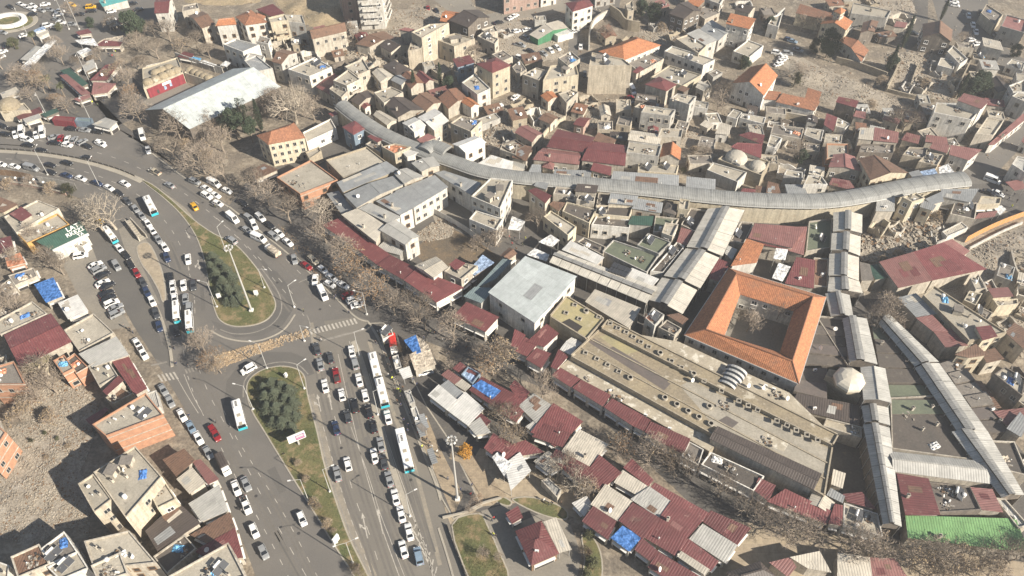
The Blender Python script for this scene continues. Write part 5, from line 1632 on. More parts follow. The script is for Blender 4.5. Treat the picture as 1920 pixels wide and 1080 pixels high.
covered_street('1010,1165 1125,1000 1390,1095 1280,1275', 6.0, 'rust-spotted covered street section between khan and bedesten')
covered_street('1010,1195 275,885 350,798 1105,1075', 6.0, 'long rust-streaked covered street behind the white hall')
TILE[:] = [3, 1]
covered_street('487,655 490,512 708,530 706,668', 7.0, 'spotted covered street section nearest the vault at the right')
covered_street('470,795 478,668 697,695 692,838', 6.6, 'spotted covered street section, second in the right-hand street')
covered_street('453,985 460,822 683,850 682,1025', 6.3, 'spotted covered street section with a blue patch, third in the right-hand street')
covered_street('445,1110 458,1000 685,1030 712,1118', 6.0, 'spotted covered street section above the glazed bay beside the khan')
TILE[:] = [3, 2]
covered_street('470,212 428,40 612,52 642,222', 6.4, 'grey glazed covered bay beside the corner of the khan', False)
covered_street('610,552 558,228 742,228 822,572', 6.8, 'pale covered street section right of the khan wing', False, .2, .5)
covered_street('715,838 693,592 880,602 928,862', 9.0, 'raised pale covered street block beside the octagonal dome', False, .47, .5, .15)
covered_street('722,1008 700,885 902,895 918,1030', 6.6, 'short pale covered street section below the raised block', False, .24, .5)
covered_street('862,1772 712,1022 912,1045 1004,1790', 6.4, 'longest straight pale covered street running to the lower edge', False, .26, .52)
covered_street('1100,588 828,264 905,190 1282,552', 6.6, 'diagonal pale covered street section, topmost of the right diagonal', False, .2, .52)
covered_street('1425,1085 1098,598 1282,560 1645,1072', 6.4, 'diagonal pale covered street section, middle of the right diagonal', False, .2, .52)
TILE[:] = [3, 3]
covered_street('1752,492 1375,-4 1645,-10 1925,472', 6.2, 'diagonal pale covered street section, lowest of the right diagonal', False, .22, .5)

# the khan round its courtyard
def khan():
    h = 7.0; rise = 3.2
    O = full('1283,628 1498,720 1549,557 1366,502', h); I = full('1357,634 1462,661 1488,583 1388,552', h)
    if not ccw(O): O.reverse(); I.reverse()
    c = sum(O, Vector()) / 4; c.z = 0
    O = [p - c for p in O]; I = [p - c for p in I]
    Rg = [(o + i) / 2 + Vector((0, 0, rise)) for o, i in zip(O, I)]
    root = link('khan', None, None, c); tag(root, 'old khan with four orange tiled wings round a tree-filled courtyard', 'khan', None, c + Vector((0, 0, h)))
    wi, wo = inset([Vector((p.x, p.y, 0)) for p in O], .4), inset([Vector((p.x, p.y, 0)) for p in I], -.4)
    for k in range(4):
        l = (k + 1) % 4
        for E, nm in ((O, 'outer'), (I, 'inner')):
            mb = MB(); F = [E[k], E[l], Rg[l], Rg[k]]
            if (F[1] - F[0]).cross(F[3] - F[0]).z < 0: F = [F[1], F[0], F[3], F[2]]
            e = (F[1] - F[0]).normalized(); n = (F[1] - F[0]).cross(F[3] - F[0]).normalized(); v = n.cross(e)
            mb.face(F, 0, [((f - F[0]).dot(e), (f - F[0]).dot(v)) for f in F]); mb.face([f - Vector((0, 0, .15)) for f in reversed(F)])
            a, b = F[0], F[1]; dn = Vector((0, 0, .15)); mb.face([a - dn, b - dn, b, a])
            mb.build('roof', MATS['tile_orange'], root)
        m = MB(); m.tube(Rg[k] + Vector((0, 0, .03)), Rg[l] + Vector((0, 0, .03)), .22, .22, 6); m.build('ridge_cap', MATS['tile_terracotta'], root)
        for E in (O, I):
            m = MB(); m.tube(Rg[k] + Vector((0, 0, .02)), E[k] + Vector((0, 0, .02)), .16, .16, 5); m.build('hip_cap', MATS['tile_terracotta'], root)
        m = MB(); m.tube(O[k] + Vector((0, 0, -.05)), O[l] + Vector((0, 0, -.05)), .14, .14, 5); m.build('gutter', MATS['pole_metal'], root)
    mb = MB()
    for W in (wi, wo):
        for k in range(4):
            a, b = W[k], W[(k + 1) % 4]; mb.face([(a.x, a.y, -.1), (b.x, b.y, -.1), (b.x, b.y, h - .1), (a.x, a.y, h - .1)])
    mb.build('wall', MATS['plaster_white'], root)
    add_openings(root, wi, h, 0, False, 3.4, c=c)
    add_openings(root, [wo[0], wo[3], wo[2], wo[1]], h, 0, False, 3.0, c=c, door=False)
    m = MB(); p = Rg[1].lerp(O[2], .5)
khan()

# the bedesten: long strips of roof with round and square roof lights
def slab_block(name, label, cat, quad, h, roof, wall='stone_wall', holes=(), patches=(), par=True):
    P = pts(quad, h)
    if not ccw(P): P = [P[1], P[0], P[3], P[2]]
    c = sum(P, Vector()) / 4; c.z = 0; FOOT.append([(p.x, p.y) for p in P]); Q = [p - c for p in P]
    root = link(name, None, None, c); tag(root, label, cat, None, c + Vector((0, 0, h)))
    mb = MB(); mb.prism([(q.x, q.y) for q in Q], -.1, h); mb.build('wall', MATS[wall], root)
    rb = MB(); I = inset(Q, .1); rb.face([(p.x, p.y, h + .02) for p in I], 0, [(p.x, p.y) for p in I]); rb.build('roof', MATS[roof], root)
    if par:
        for k in range(4):
            a, b = Q[k], Q[(k + 1) % 4]; d = b - a; m = (a + b) / 2; pm = MB(); pm.box((m.x, m.y, h + .22), (d.length - .5, .4, .45), atan2(d.y, d.x)); pm.build('parapet', MATS[wall], root)
    for i, (pp, mt) in enumerate(patches):
        R = [p - c for p in pts(pp, h)]; sheet('roof_patch_or_dark_court', R, h + .026 + .004 * i, mt, root)
    if par:                                                  # low kerb that steps the roof into strips
        for t in ((.36, .68) if len(holes) > 3 else ()):
            a, b = Q[0].lerp(Q[1], t), Q[3].lerp(Q[2], t); d = b - a; m = (a + b) / 2; pm = MB(); pm.box((m.x, m.y, h + .12), (d.length - 1, .35, .3), atan2(d.y, d.x)); pm.build('roof_kerb', MATS[wall], root)
    for kind, s in holes:
        for p in pts(s, h): put(kind, p - c + Vector((0, 0, .02)), root, RND.uniform(0, .3) - .5)
    return root
TILE[:] = [2, 2]
slab_block('bedesten', 'main long tan flat roof of the bedesten with round roof lights and a dark strip', 'market hall', '440,512 660,312 2400,1195 2340,1560', 6.3, 'roof_stone',
           holes=(('hole', '885,680 1145,830 1235,880 1320,930 1400,975 1490,1025 1478,895'), ('sq', '550,490 635,535 715,580 800,630'), ('junk', '1580,880 1900,1150'), ('dish', '1350,705')),
           patches=(('570,405 612,378 1190,718 1140,768', 'roof_bitumen'), ('655,365 720,350 960,470 850,502', 'roof_yellow'), ('1260,735 1340,690 2370,1200 2330,1400 1560,1085', 'roof_concrete'), ('1900,1080 2080,1160 2040,1230 1850,1150', 'roof_plaster'), ('700,470 760,440 1180,690 1120,745', 'roof_bitumen'), ('1540,1000 1610,960 1700,1010 1640,1060', 'roof_bitumen')))
slab_block('bedesten', 'raised narrow roof strip of the bedesten with small square roof lights', 'market hall', '668,305 722,240 2445,1105 2402,1182', 7.4, 'roof_stone',
           holes=(('sq', '735,270 795,305 855,335 910,370 965,408 1025,445 1195,550 1270,600 1440,700 1570,775 1700,850 1770,885 1840,920 1985,1000 2060,1035 2130,1070 2210,1105 2290,1145'), ('hole', '1110,495 1360,650')))
slab_block('bedesten', 'pale patched roof terrace between the bedesten strip and the khan wall', 'market hall', '960,350 1250,402 2080,785 2350,1050', 6.4, 'roof_plaster',
           holes=(('vent', '1150,480 1400,600'), ('dish', '1770,745 1880,760 2060,840'), ('ac', '1900,740 1960,765'), ('junk', '1980,800')), par=False)
slab_block('bedesten', 'pale lower roof ledge behind the maroon shops of the bedesten front', 'market hall', '355,592 436,525 1560,1155 1480,1225', 4.6, 'roof_plaster', par=False,
           holes=(('junk', '560,695 730,790 790,830'), ('ac', '1000,960 1180,1060')))
slab_block('bedesten', 'yellowish painted roof at the end of the bedesten beside the white hall', 'market hall', '285,215 410,65 690,235 560,385', 7.0, 'roof_yellow',
           holes=(('sq', '470,130 405,190 505,235 650,220'), ('hole', '555,180')), patches=(('365,260 430,230 530,290 490,330', 'opening'),))  # near-black sheet paints the shade of the hollow court
TILE[:] = [3, 2]
# tiled strips of tar roof between the covered streets, each strip a roof of its own
def strips(quad, h, n, label, mats, wall='plaster_dark'):
    P = pts(quad, h)
    for i in range(n):
        a, b = i / n, (i + 1) / n - .012
        Q = [P[0].lerp(P[3], a), P[1].lerp(P[2], a), P[1].lerp(P[2], b), P[0].lerp(P[3], b)]
        hh = h + RND.uniform(-.35, .35)
        c = sum(Q, Vector()) / 4; c.z = 0; R = [q - c for q in Q]
        if not ccw(R): R.reverse()
        root = link('shop', None, None, c); tag(root, label, 'shop', 'shops under tar roofs', c + Vector((0, 0, hh)))
        mb = MB(); mb.prism([(q.x, q.y) for q in R], -.1, hh); mb.build('wall', MATS[wall], root)
        sheet('roof', inset(R, .08), hh + .02, RND.choice(mats), root)
        if RND.random() < .7: p = bil(R, RND.uniform(.2, .8), RND.uniform(.2, .8)); put(RND.choice(['vent', 'junk', 'dish', 'ac', 'chimney']), (p.x, p.y, hh + .02), root)
strips('392,215 575,228 612,600 285,565', 5.6, 5, 'shop with dark tar roof between the khan and the covered street', ['roof_tar', 'roof_tar', 'roof_bitumen'])
strips('780,285 850,300 1440,1080 905,1085', 5.2, 7, 'shop with dark tar roof between the two pale covered streets', ['roof_tar', 'roof_bitumen', 'roof_moss', 'roof_tar'])
strips('1290,560 1420,520 1850,1080 1650,1090', 4.6, 6, 'shop with dark tar roof outside the diagonal covered street', ['roof_tar', 'roof_bitumen', 'roof_grey'])
strips('230,610 440,600 440,840 190,780', 4.8, 2, 'shop with dark tar roof beside the octagonal dome', ['roof_tar', 'roof_bitumen'])

# octagonal dome on its square base
def octagon_dome():
    TILE[:] = [3, 2]; h = 8.0
    P = pts('440,640 462,598 722,640 708,792', h)
    if not ccw(P): P.reverse()
    c = sum(P, Vector()) / 4; c.z = 0; Q = [p - c for p in P]
    root = link('domed_tomb', None, None, c); tag(root, 'square stone building with a pale octagonal dome', 'domed building', None, c + Vector((0, 0, h)))
    mb = MB(); mb.prism([(q.x, q.y) for q in Q], -.1, h - .6, 0); mb.build('wall', MATS['stone_wall'], root)
    sheet('roof', inset(Q, .1), h - .57, 'roof_stone', root)
    dc = tp(605, 700, h) - c; r = 4.0
    dr = MB(); dr.prism([(dc.x + r * 1.02 * cos(pi / 8 + k * pi / 4), dc.y + r * 1.02 * sin(pi / 8 + k * pi / 4)) for k in range(8)], h - .6, h + .5); dr.build('drum', MATS['stone_wall'], root)
    for k in range(8):
        a, b = pi / 8 + k * pi / 4, pi / 8 + (k + 1) * pi / 4; m = MB(); prev = None
        for t in range(5):
            rr = (r + .25) * cos(t / 5 * pi / 2 * .98); z = h + .5 + 2.1 * sin(t / 5 * pi / 2)
            cur = [(dc.x + rr * cos(x), dc.y + rr * sin(x), z) for x in (a, b)]
            if prev: m.face([prev[0], prev[1], cur[1], cur[0]])
            prev = cur
        m.face([prev[0], prev[1], (dc.x, dc.y, h + 2.65)])
        m.build('dome_facet', MATS['pale_dome'], root)
octagon_dome()
# glazed arched skylight beside the khan
def skylight():
    TILE[:] = [2, 2]; h = 6.6
    P = pts('1535,712 1610,580 1765,650 1672,782', h); c = sum(P, Vector()) / 4; c.z = 0; Q = [p - c for p in P]
    root = link('arched_skylight', None, None, c); tag(root, 'white ribbed arched skylight on the bazaar roof beside the khan', 'skylight', None, c + Vector((0, 0, h)))
    n = 10; K = 9
    for i in range(K):
        a, b = i / K, (i + 1) / K; m = MB(); gl = i % 2 == 1
        A = [Q[0].lerp(Q[1], a), Q[3].lerp(Q[2], a)]; B = [Q[0].lerp(Q[1], b), Q[3].lerp(Q[2], b)]
        def arc(E, j):
            t = j / n; v = E[0].lerp(E[1], .5 - .5 * cos(pi * t)); return Vector((v.x, v.y, h + 1.7 * sin(pi * t) + (0 if gl else .06)))
        for j in range(n): m.face([arc(A, j), arc(B, j), arc(B, j + 1), arc(A, j + 1)])
        m.build('pane' if gl else 'rib', MATS['glass' if gl else 'pole_metal'], root)
    for E in ((Q[0], Q[3]), (Q[1], Q[2])):
        m = MB(); m.face([Vector((E[0].lerp(E[1], .5 - .5 * cos(pi * j / n)).x, E[0].lerp(E[1], .5 - .5 * cos(pi * j / n)).y, h + 1.7 * sin(pi * j / n))) for j in range(n + 1)]); m.build('end_pane', MATS['glass'], root)
skylight()
# white hall and the very large white gabled hall
TILE[:] = [0, 0]
building('MS 9 3660,2192 4012,2424 4328,2072 3940,1920 mh w d.5 w1 c0', 'big plain hall with pale blue-grey roof and white walls beside the bazaar')
building('MG 8 1085,825 1420,968 2105,650 1745,515 mh d d4.6 w0 c0', 'very large hall with long pale gabled roof behind the pines')
# domes on the bath houses
def add_domes(match, spots, r, hh, mat='roof_stone'):
    o = next(x for x in bpy.data.objects if x.get('label') == match); c = Vector(o.location)
    zs = max(v.co.z for ch in o.children if ch.name.startswith('roof') for v in ch.data.vertices)
    for s in spots.split():
        x, y = (float(q) for q in s.split(',')); p = tp(x, y, zs) - c
        m = MB(); m.tube((p.x, p.y, zs - .1), (p.x, p.y, zs + .35), r * 1.05, r * 1.02, 14, 0); m.dome((p.x, p.y, zs + .35), r, hh, 14, 5); m.build('dome', MATS[mat], o, True)
add_domes('old stone hall with rows of small domes and a dark red front', '1110,622 1168,600 1225,577 1275,555 1325,533 1170,550 1215,530 1265,515', 2.1, 1.5)
add_domes('stone side wing with a line of small domes behind the big white hall', '1425,530 1460,545 1495,560 1530,575 1565,590', 1.8, 1.2)
add_domes('low cream stone bath house with a single dome by the parking area', '72,800', 4.0, 3.0)
TILE[:] = [2, 1]
add_domes('stone bath house with two grey domes above the bazaar vault', '1680,110', 3.9, 2.2, 'lead_dome')
add_domes('stone bath house with two grey domes above the bazaar vault', '1838,172', 2.9, 1.7, 'lead_dome')
# dark red front with white notice boards
o = next(x for x in bpy.data.objects if x.get('label', '').startswith('old stone hall')); c = Vector(o.location)
TILE[:] = [0, 0]
a, b = tp(1082, 662, 5) - c, tp(1368, 542, 5) - c; d = (b - a).normalized(); nrm = Vector((d.y, -d.x, 0)); a.z = b.z = 0
m = MB(); A, B = a + nrm * .06 + d * .8, b + nrm * .06; m.face([(A.x, A.y, .1), (B.x, B.y, .1), (B.x, B.y, 4.3), (A.x, A.y, 4.3)]); m.build('red_front', MATS['plaster_maroon'], o)
for s0, s1, z0, z1, mt in ((.40, .64, 2.9, 4.1, 'white_paint'), (.42, .48, 1.0, 2.6, 'tarp_bluewhite'), (.58, .64, 1.4, 2.8, 'tarp_bluewhite'), (.22, .27, .6, 2.2, 'dark_metal')):
    p, q = A.lerp(B, s0) + nrm * .03, A.lerp(B, s1) + nrm * .03
    m = MB(); m.face([(p.x, p.y, z0), (q.x, q.y, z0), (q.x, q.y, z1), (p.x, p.y, z1)]); m.build('notice_board', MATS[mt], o)
# tower of the cream house
TILE[:] = [3, 0]
o = next(x for x in bpy.data.objects if x.get('label', '').startswith('cream house with orange roof')); c = Vector(o.location)
P = [p - c for p in pts('492,84 548,108 588,78 525,56', 13.0)]
if not ccw(P): P.reverse()
m = MB(); W = inset([Vector((p.x, p.y, 0)) for p in P], .3); m.prism([(p.x, p.y) for p in W], 7, 12.9); m.build('tower', MATS['plaster_cream'], o)
m = MB(); top = sum(P, Vector()) / 4 + Vector((0, 0, 1.5))
for k in range(4): m.face([P[k], P[(k + 1) % 4], top])
m.face([p - Vector((0, 0, .05)) for p in reversed(P)]); m.build('tower_roof', MATS['tile_orange'], o)
add_openings(o, W, 2.8, 10.0, False, 1.2, c=c, top_gap=.3, door=False)

# walls, fences, hoardings
def wall_line(name, label, cat, line, h, th, mat, panel=0, tile=False, cap=None, post='pole_metal'):
    P = pts(line) if tile else full(line)
    P = smooth_line(P, 5) if len(P) > 2 else P
    o0 = P[0].copy(); root = link(name, None, None, o0); tag(root, label, cat, None, P[len(P) // 2])
    if panel:
        P = resample(P, panel)
        for i in range(len(P) - 1):
            a, b = P[i] - o0, P[i + 1] - o0; d = b - a; md = (a + b) / 2
            mb = MB(); mb.box((0, 0, h / 2), (d.length - .05, th, h)); link('panel', mb.mesh('panel', MATS[mat]), root, (md.x, md.y, .05), atan2(d.y, d.x))
            q = MB(); q.box((0, 0, h / 2 + .05), (.1, .1, h + .15)); link('post', q.mesh('post', MATS[post]), root, (a.x, a.y, 0), atan2(d.y, d.x))
    else:
        mb = MB(); n = len(P); F = frame_along(P)
        for i in range(n - 1):
            a0, a1 = F[i][0] - o0 + F[i][2] * th / 2, F[i][0] - o0 - F[i][2] * th / 2
            b0, b1 = F[i + 1][0] - o0 + F[i + 1][2] * th / 2, F[i + 1][0] - o0 - F[i + 1][2] * th / 2
            up = Vector((0, 0, h)); mb.face([a0 + up, a1 + up, b1 + up, b0 + up]); mb.face([a1, b1, b1 + up, a1 + up]); mb.face([b0, a0, a0 + up, b0 + up])
            if i == 0: mb.face([a0, a1, a1 + up, a0 + up])
            if i == n - 2: mb.face([b1, b0, b0 + up, b1 + up])
        mb.build('masonry', MATS[mat], root)
        if cap:
            cb = MB()
            for i in range(n - 1):
                a, b = P[i] - o0, P[i + 1] - o0; d = b - a; md = (a + b) / 2; cb.box((md.x, md.y, h + .06), (d.length, th + .15, .12), atan2(d.y, d.x))
            cb.build('coping', MATS[cap], root)
    return root
wall_line('hoarding', 'orange construction hoarding winding beside the dirt slope', 'hoarding', '1808,455 1840,438 1880,420 1940,398', 2.6, .08, 'orange_paint', 2.4)
wall_line('wall', 'white boundary wall on the dirt slope below the orange hoarding', 'wall', '1816,468 1850,450 1880,435 1915,420', 1.0, .4, 'plaster_white')
wall_line('wall', 'concrete retaining wall at the right edge below the dirt slope', 'wall', '1890,480 1900,515 1925,560', 2.5, .5, 'plaster_beige')
wall_line('wall', 'curved white wall beside the narrow uphill street', 'wall', '1104,95 1105,68 1113,48 1128,36 1142,29', 3.0, .5, 'plaster_white', cap='kerb_stone')
wall_line('wall', 'tall curved stone wall behind the walled garden', 'wall', '1142,28 1160,40 1172,55 1198,60', 5.0, .6, 'stone_wall')
wall_line('fence', 'grey sheet fence along the edge of the small bazaar court', 'fence', '816,402 840,415 870,432 902,456', 2.4, .08, 'sheet_white', 2.2)
wall_line('fence', 'brown slatted screen on the retaining wall by the curve', 'fence', '-10,328 30,331 72,340', 2.6, .1, 'wood', 2.2)
wall_line('fence', 'grey panel fence on the retaining wall by the curve', 'fence', '74,341 110,347 150,356', 2.6, .1, 'plaster_grey', 2.2)
wall_line('wall', 'low pink garden wall below the screens on the curve', 'wall', '-20,340 40,347 90,357 125,366', 1.0, .5, 'plaster_pink', cap='kerb_stone')
wall_line('railing', 'thin dark railing along the upper median', 'railing', '0,281 70,286 150,299 220,318 262,336', .9, .05, 'dark_metal', 2.5)
wall_line('wall', 'long stone terrace wall with pale coping on the far right slope', 'wall', '1440,218 1500,228 1545,238', 3.0, .6, 'stone_wall', cap='kerb_stone')
wall_line('wall', 'stone garden wall below the cypress trees', 'wall', '1565,118 1610,130 1660,148', 3.0, .5, 'stone_wall')
wall_line('wall', 'broken stone wall along the left side of the ruined plot', 'wall', '1682,128 1672,150 1660,172', 3.0, .6, 'stone_wall')
wall_line('wall', 'low broken wall along the bottom of the ruined plot', 'wall', '1662,172 1700,182 1750,192', 1.6, .5, 'stone_wall')
wall_line('wall', 'inner broken wall across the ruined plot', 'wall', '1720,125 1712,145 1705,165', 2.4, .5, 'stone_wall')
wall_line('wall', 'right end wall of the ruined plot beside the dark trees', 'wall', '1815,125 1800,155 1785,185', 3.2, .5, 'stone_wall')
wall_line('wall', 'cream wall running under the lower side of the bazaar vault', 'wall', '1294,392 1380,398 1480,403 1565,405', 5.0, .6, 'plaster_cream', cap='kerb_stone')
wall_line('wall', 'cream stepped wall beside the rubble above the vault', 'wall', '1012,268 1030,245 1060,225', 2.0, .5, 'plaster_cream')
wall_line('wall', 'pale stone wall beside the open yard on the far slope', 'wall', '1440,62 1455,40 1468,28', 3.5, .5, 'plaster_white')
wall_line('wall', 'dark wall behind the white dealer roof above the domed hall', 'wall', '332,112 380,128 420,140', 3.5, .3, 'plaster_grey')
wall_line('wall', 'long low wall between the lower pavement and the lawn', 'wall', '830,972 870,962 905,945 940,935', .8, .4, 'kerb_stone')
wall_line('railing', 'dark railing beside the lower right pavement', 'railing', '838,985 850,1020 866,1060 880,1100', .9, .06, 'dark_metal', 2.2)
wall_line('wall', 'low wall along the rubble lot beside the brick house', 'wall', '-10,765 5,800 12,830', 1.2, .4, 'plaster_beige')

# subway stairs: every step is a part
def stairs():
    A, B = full('238,420 248,416'), full('262,452 276,446')
    o0 = A[0].copy(); root = link('subway_stairs', None, None, o0); tag(root, 'flight of subway steps between low walls on the traffic island', 'stairs', None, A[0].lerp(B[1], .5))
    n = 9
    for i in range(n):
        a, b = i / n, (i + 1) / n; P = [A[0].lerp(B[0], a), A[1].lerp(B[1], a), A[1].lerp(B[1], b), A[0].lerp(B[0], b)]; P = [p - o0 for p in P]
        if not ccw(P): P.reverse()
        m = MB(); m.prism([(p.x, p.y) for p in P], 0, .12 + (n - 1 - i) * .15); m.build('step', MATS['kerb_stone'], root)
    for k in range(2):
        a, b = A[k] - o0, B[k] - o0; d = b - a; md = (a + b) / 2; m = MB(); m.box((md.x, md.y, .95), (d.length + .4, .3, 1.9), atan2(d.y, d.x)); m.build('side_wall', MATS['plaster_beige'], root)
stairs()

# sloping green dealer sign roof with worn white lettering
def sign_roof():
    TILE[:] = [0, 1]
    h = 5.0
    P = [tp(285, 742, h), tp(420, 795, h), tp(662, 672, h), tp(600, 578, h + 2.2)]
    P[0] = tp(285, 742, h + 1.5)
    A, B, C, Dd = tp(395, 800, h), tp(664, 674, h), tp(602, 576, h + 2.0), tp(270, 730, h + 2.0)
    c = (A + B + C + Dd) / 4; c.z = 0
    F = [p - c for p in (A, B, C, Dd)]
    root = link('sign_roof', None, None, c); tag(root, 'sloping dark green sign roof with white lettering beside the parking area', 'sign', None, c + Vector((0, 0, h)))
    m = MB(); m.face(F); m.face([f - Vector((0, 0, .15)) for f in reversed(F)])
    for k in range(4):
        p, q = F[k], F[(k + 1) % 4]; dn = Vector((0, 0, .15)); m.face([p - dn, q - dn, q, p])
    mt = MATS['sheet_dark_green']; m.build('board', mt, root)
    m = MB(); W = inset([Vector((f.x, f.y, 0)) for f in F], .5)
    for k in range(4):
        p, q = W[k], W[(k + 1) % 4]; zz = lambda i: h - .3 if i < 2 else h + 1.6
        m.face([(p.x, p.y, 0), (q.x, q.y, 0), (q.x, q.y, zz((k + 1) % 4)), (p.x, p.y, zz(k))])
    m.build('wall', MATS['plaster_white'], root)
    m = MB(); e = F[1] - F[0]; md = (F[0] + F[1]) / 2; m.box((md.x, md.y, h - .1), (e.length, .5, .7), atan2(e.y, e.x)); m.build('fascia', MATS['white_paint'], root)
    # lettering lies on the board
    ex = (F[1] - F[0]).normalized(); nn = (F[1] - F[0]).cross(F[3] - F[0]).normalized(); ey = nn.cross(ex)
    for txt, s, t, size in (('LAT', .62, .68, 2.3), ('RKEZİ', .52, .36, 2.0), ('TA', .74, .10, 1.5)):
        cu = bpy.data.curves.new('lettering', 'FONT'); cu.body = txt; cu.size = size; cu.extrude = .01; cu.fill_mode = 'BOTH'; cu.offset = .04
        cu.materials.append(MATS['white_paint'])
        ob = link('lettering', cu, root)
        q = F[0].lerp(F[1], s).lerp(F[3].lerp(F[2], s), t) + nn * .03
        ob.matrix_local = Matrix(((ex.x, ey.x, nn.x, q.x), (ex.y, ey.y, nn.y, q.y), (ex.z, ey.z, nn.z, q.z), (0, 0, 0, 1)))
    fr = MB(); 
sign_roof()
# billboards on the medians
def billboard(u, v, top, w, h, rz, label, mats, z0=2.2):
    p = full('%f,%f' % (u, v))[0]; root = link('billboard', None, None, p, rz); tag(root, label, 'billboard', None, p)
    m = MB(); m.box((0, 0, z0 / 2 + .3), (.45, .45, z0 + .6)); m.build('post', MATS['pole_metal'], root)
    m = MB(); m.box((0, 0, z0 + h / 2), (w, .5, h)); m.build('frame', MATS['white_paint'], root)
    for x0, x1, y0, y1, mt in mats:
        m = MB(); y = -.262 - .004 * mats.index((x0, x1, y0, y1, mt)); m.face([(w * (x0 - .5), y, z0 + h * y0), (w * (x1 - .5), y, z0 + h * y0), (w * (x1 - .5), y, z0 + h * y1), (w * (x0 - .5), y, z0 + h * y1)]); m.build('poster', MATS[mt], root)
    return root
M_plain('poster_purple', (0.2, 0.08, 0.2), .5); M_plain('poster_pink', (0.6, 0.25, 0.35), .5); M_plain('poster_pale', (0.7, 0.66, 0.62), .5)
billboard(561, 833, 0, 4.6, 2.6, radians(28), 'billboard with purple and white poster on the lower median', [(.06, .94, .1, .9, 'poster_pale'), (.42, .93, .11, .89, 'poster_purple'), (.46, .9, .5, .6, 'poster_pale'), (.46, .86, .68, .76, 'poster_pale'), (.46, .88, .26, .4, 'poster_pink')])
billboard(632, 1018, 0, 1.9, 2.4, radians(60), 'small white-framed display board on the narrow end of the lower median', [(.1, .9, .1, .9, 'poster_pale')], .8)
billboard(412, 560, 0, 1.2, 1.6, radians(20), 'small white board at the left rim of the upper median', [(.1, .9, .1, .9, 'poster_pale')], .6)
billboard(537, 708, 0, 1.0, 1.4, radians(60), 'small white board at the rounded tip of the lower median', [(.1, .9, .1, .9, 'poster_pale')], .5)
billboard(482, 555, 0, 1.2, 1.6, radians(10), 'small white board near the foot of the tall mast', [(.1, .9, .1, .9, 'poster_pale')], .8)
# solar panel field on a bazaar roof
TILE[:] = [2, 1]
P = pts('717,952 765,882 902,937 852,998', 7.0); c = sum(P, Vector()) / 4; Q = [p - c for p in P]
root = link('solar_array', None, None, c); tag(root, 'array of dark solar panels on the bazaar roof behind the green roof', 'solar panels', None, c)
for i in range(6):
    for j in range(2):
        R = [bil(Q, s, t) for s, t in ((j / 2 + .02, i / 6 + .01), ((j + 1) / 2 - .02, i / 6 + .01), ((j + 1) / 2 - .02, (i + 1) / 6 - .01), (j / 2 + .02, (i + 1) / 6 - .01))]
        if not ccw(R): R.reverse()
        m = MB(); m.prism([(p.x, p.y) for p in R], -.9, .02); m.build('solar_panel', MATS['solar_cell'], root)
# roundabout fountain ring
m = MB(); n = 28
for k in range(n):
    a, b = 2 * pi * k / n, 2 * pi * (k + 1) / n
    def E(t, r, z): return (r * 1.3 * cos(t), r * sin(t), z)
    m.face([E(a, 6.2, 0), E(b, 6.2, 0), E(b, 6.2, 1.3), E(a, 6.2, 1.3)]); m.face([E(a, 6.2, 1.3), E(b, 6.2, 1.3), E(b, 4.6, 1.3), E(a, 4.6, 1.3)]); m.face([E(b, 4.6, .1), E(a, 4.6, .1), E(a, 4.6, 1.3), E(b, 4.6, 1.3)])
f = m.build('fountain', MATS['white_paint']); f.location = (rc.x, rc.y, .2); tag(f, 'white ring-shaped fountain basin on the far roundabout', 'fountain')

# ------------------------------------------------------------ trees
def bare_variant(seed, H, leaf=None, leafn=0.0, tw='twig', bark='bark', spread=1.0):
    r = random.Random(seed); tr = MB(); cr = MB()
    def branch(p, d, L, rad, depth):
        segs = 2 if depth < 2 else 1; q = p
        for s in range(segs):
            nd = (d + Vector((r.uniform(-.2, .2), r.uniform(-.2, .2), r.uniform(-.08, .16)))).normalized()
            e = q + nd * (L / segs); r1 = rad * (1 - .35 * (s + 1) / segs); r0 = rad * (1 - .35 * s / segs)
            (tr if depth < 2 else cr).tube(q, e, r0, r1, 6 if depth < 2 else 3, 0, False); q = e; d = nd
        if depth >= 5:
            for k in range(3):
                v = (d + Vector((r.gauss(0, .6), r.gauss(0, .6), r.gauss(0, .5)))).normalized(); l = r.uniform(.5, 1.1)
                w = v.orthogonal().normalized() * .035
                l *= 1.3; cr.face([q - w, q + w, q + v * l], 1)
                if leaf and r.random() < leafn:
                    for t in range(2):
                        c = q + v * l * r.uniform(.3, 1) + Vector((r.gauss(0, .12), r.gauss(0, .12), r.gauss(0, .12)))
                        a = Vector((r.gauss(0, 1), r.gauss(0, 1), r.gauss(0, 1))).normalized(); b = a.orthogonal().normalized(); s = r.uniform(.10, .2)
                        cr.face([c - a * s, c - b * s * .7, c + a * s, c + b * s * .7], 2)
            return
        n = (4, 4, 3, 3, 2)[depth]
        for k in range(n):
            az = 2 * pi * (k + r.uniform(-.25, .25)) / n + depth; tilt = r.uniform(.45, .95) * spread if depth < 3 else r.uniform(.3, 1.0)
            a = d.orthogonal().normalized(); b = d.cross(a)
            nd = (d * cos(tilt) + (a * cos(az) + b * sin(az)) * sin(tilt)); nd.z += .12; nd.normalize()
            branch(q, nd, L * r.uniform(.6, .82), rad * .62, depth + 1)
    branch(Vector((0, 0, -.1)), Vector((r.uniform(-.06, .06), r.uniform(-.06, .06), 1)).normalized(), H * .3, H * .032, 0)
    return tr.mesh('trunk', [MATS[bark]]), cr.mesh('crown', [MATS[bark], MATS[tw], MATS[leaf or 'leaf_brown']])
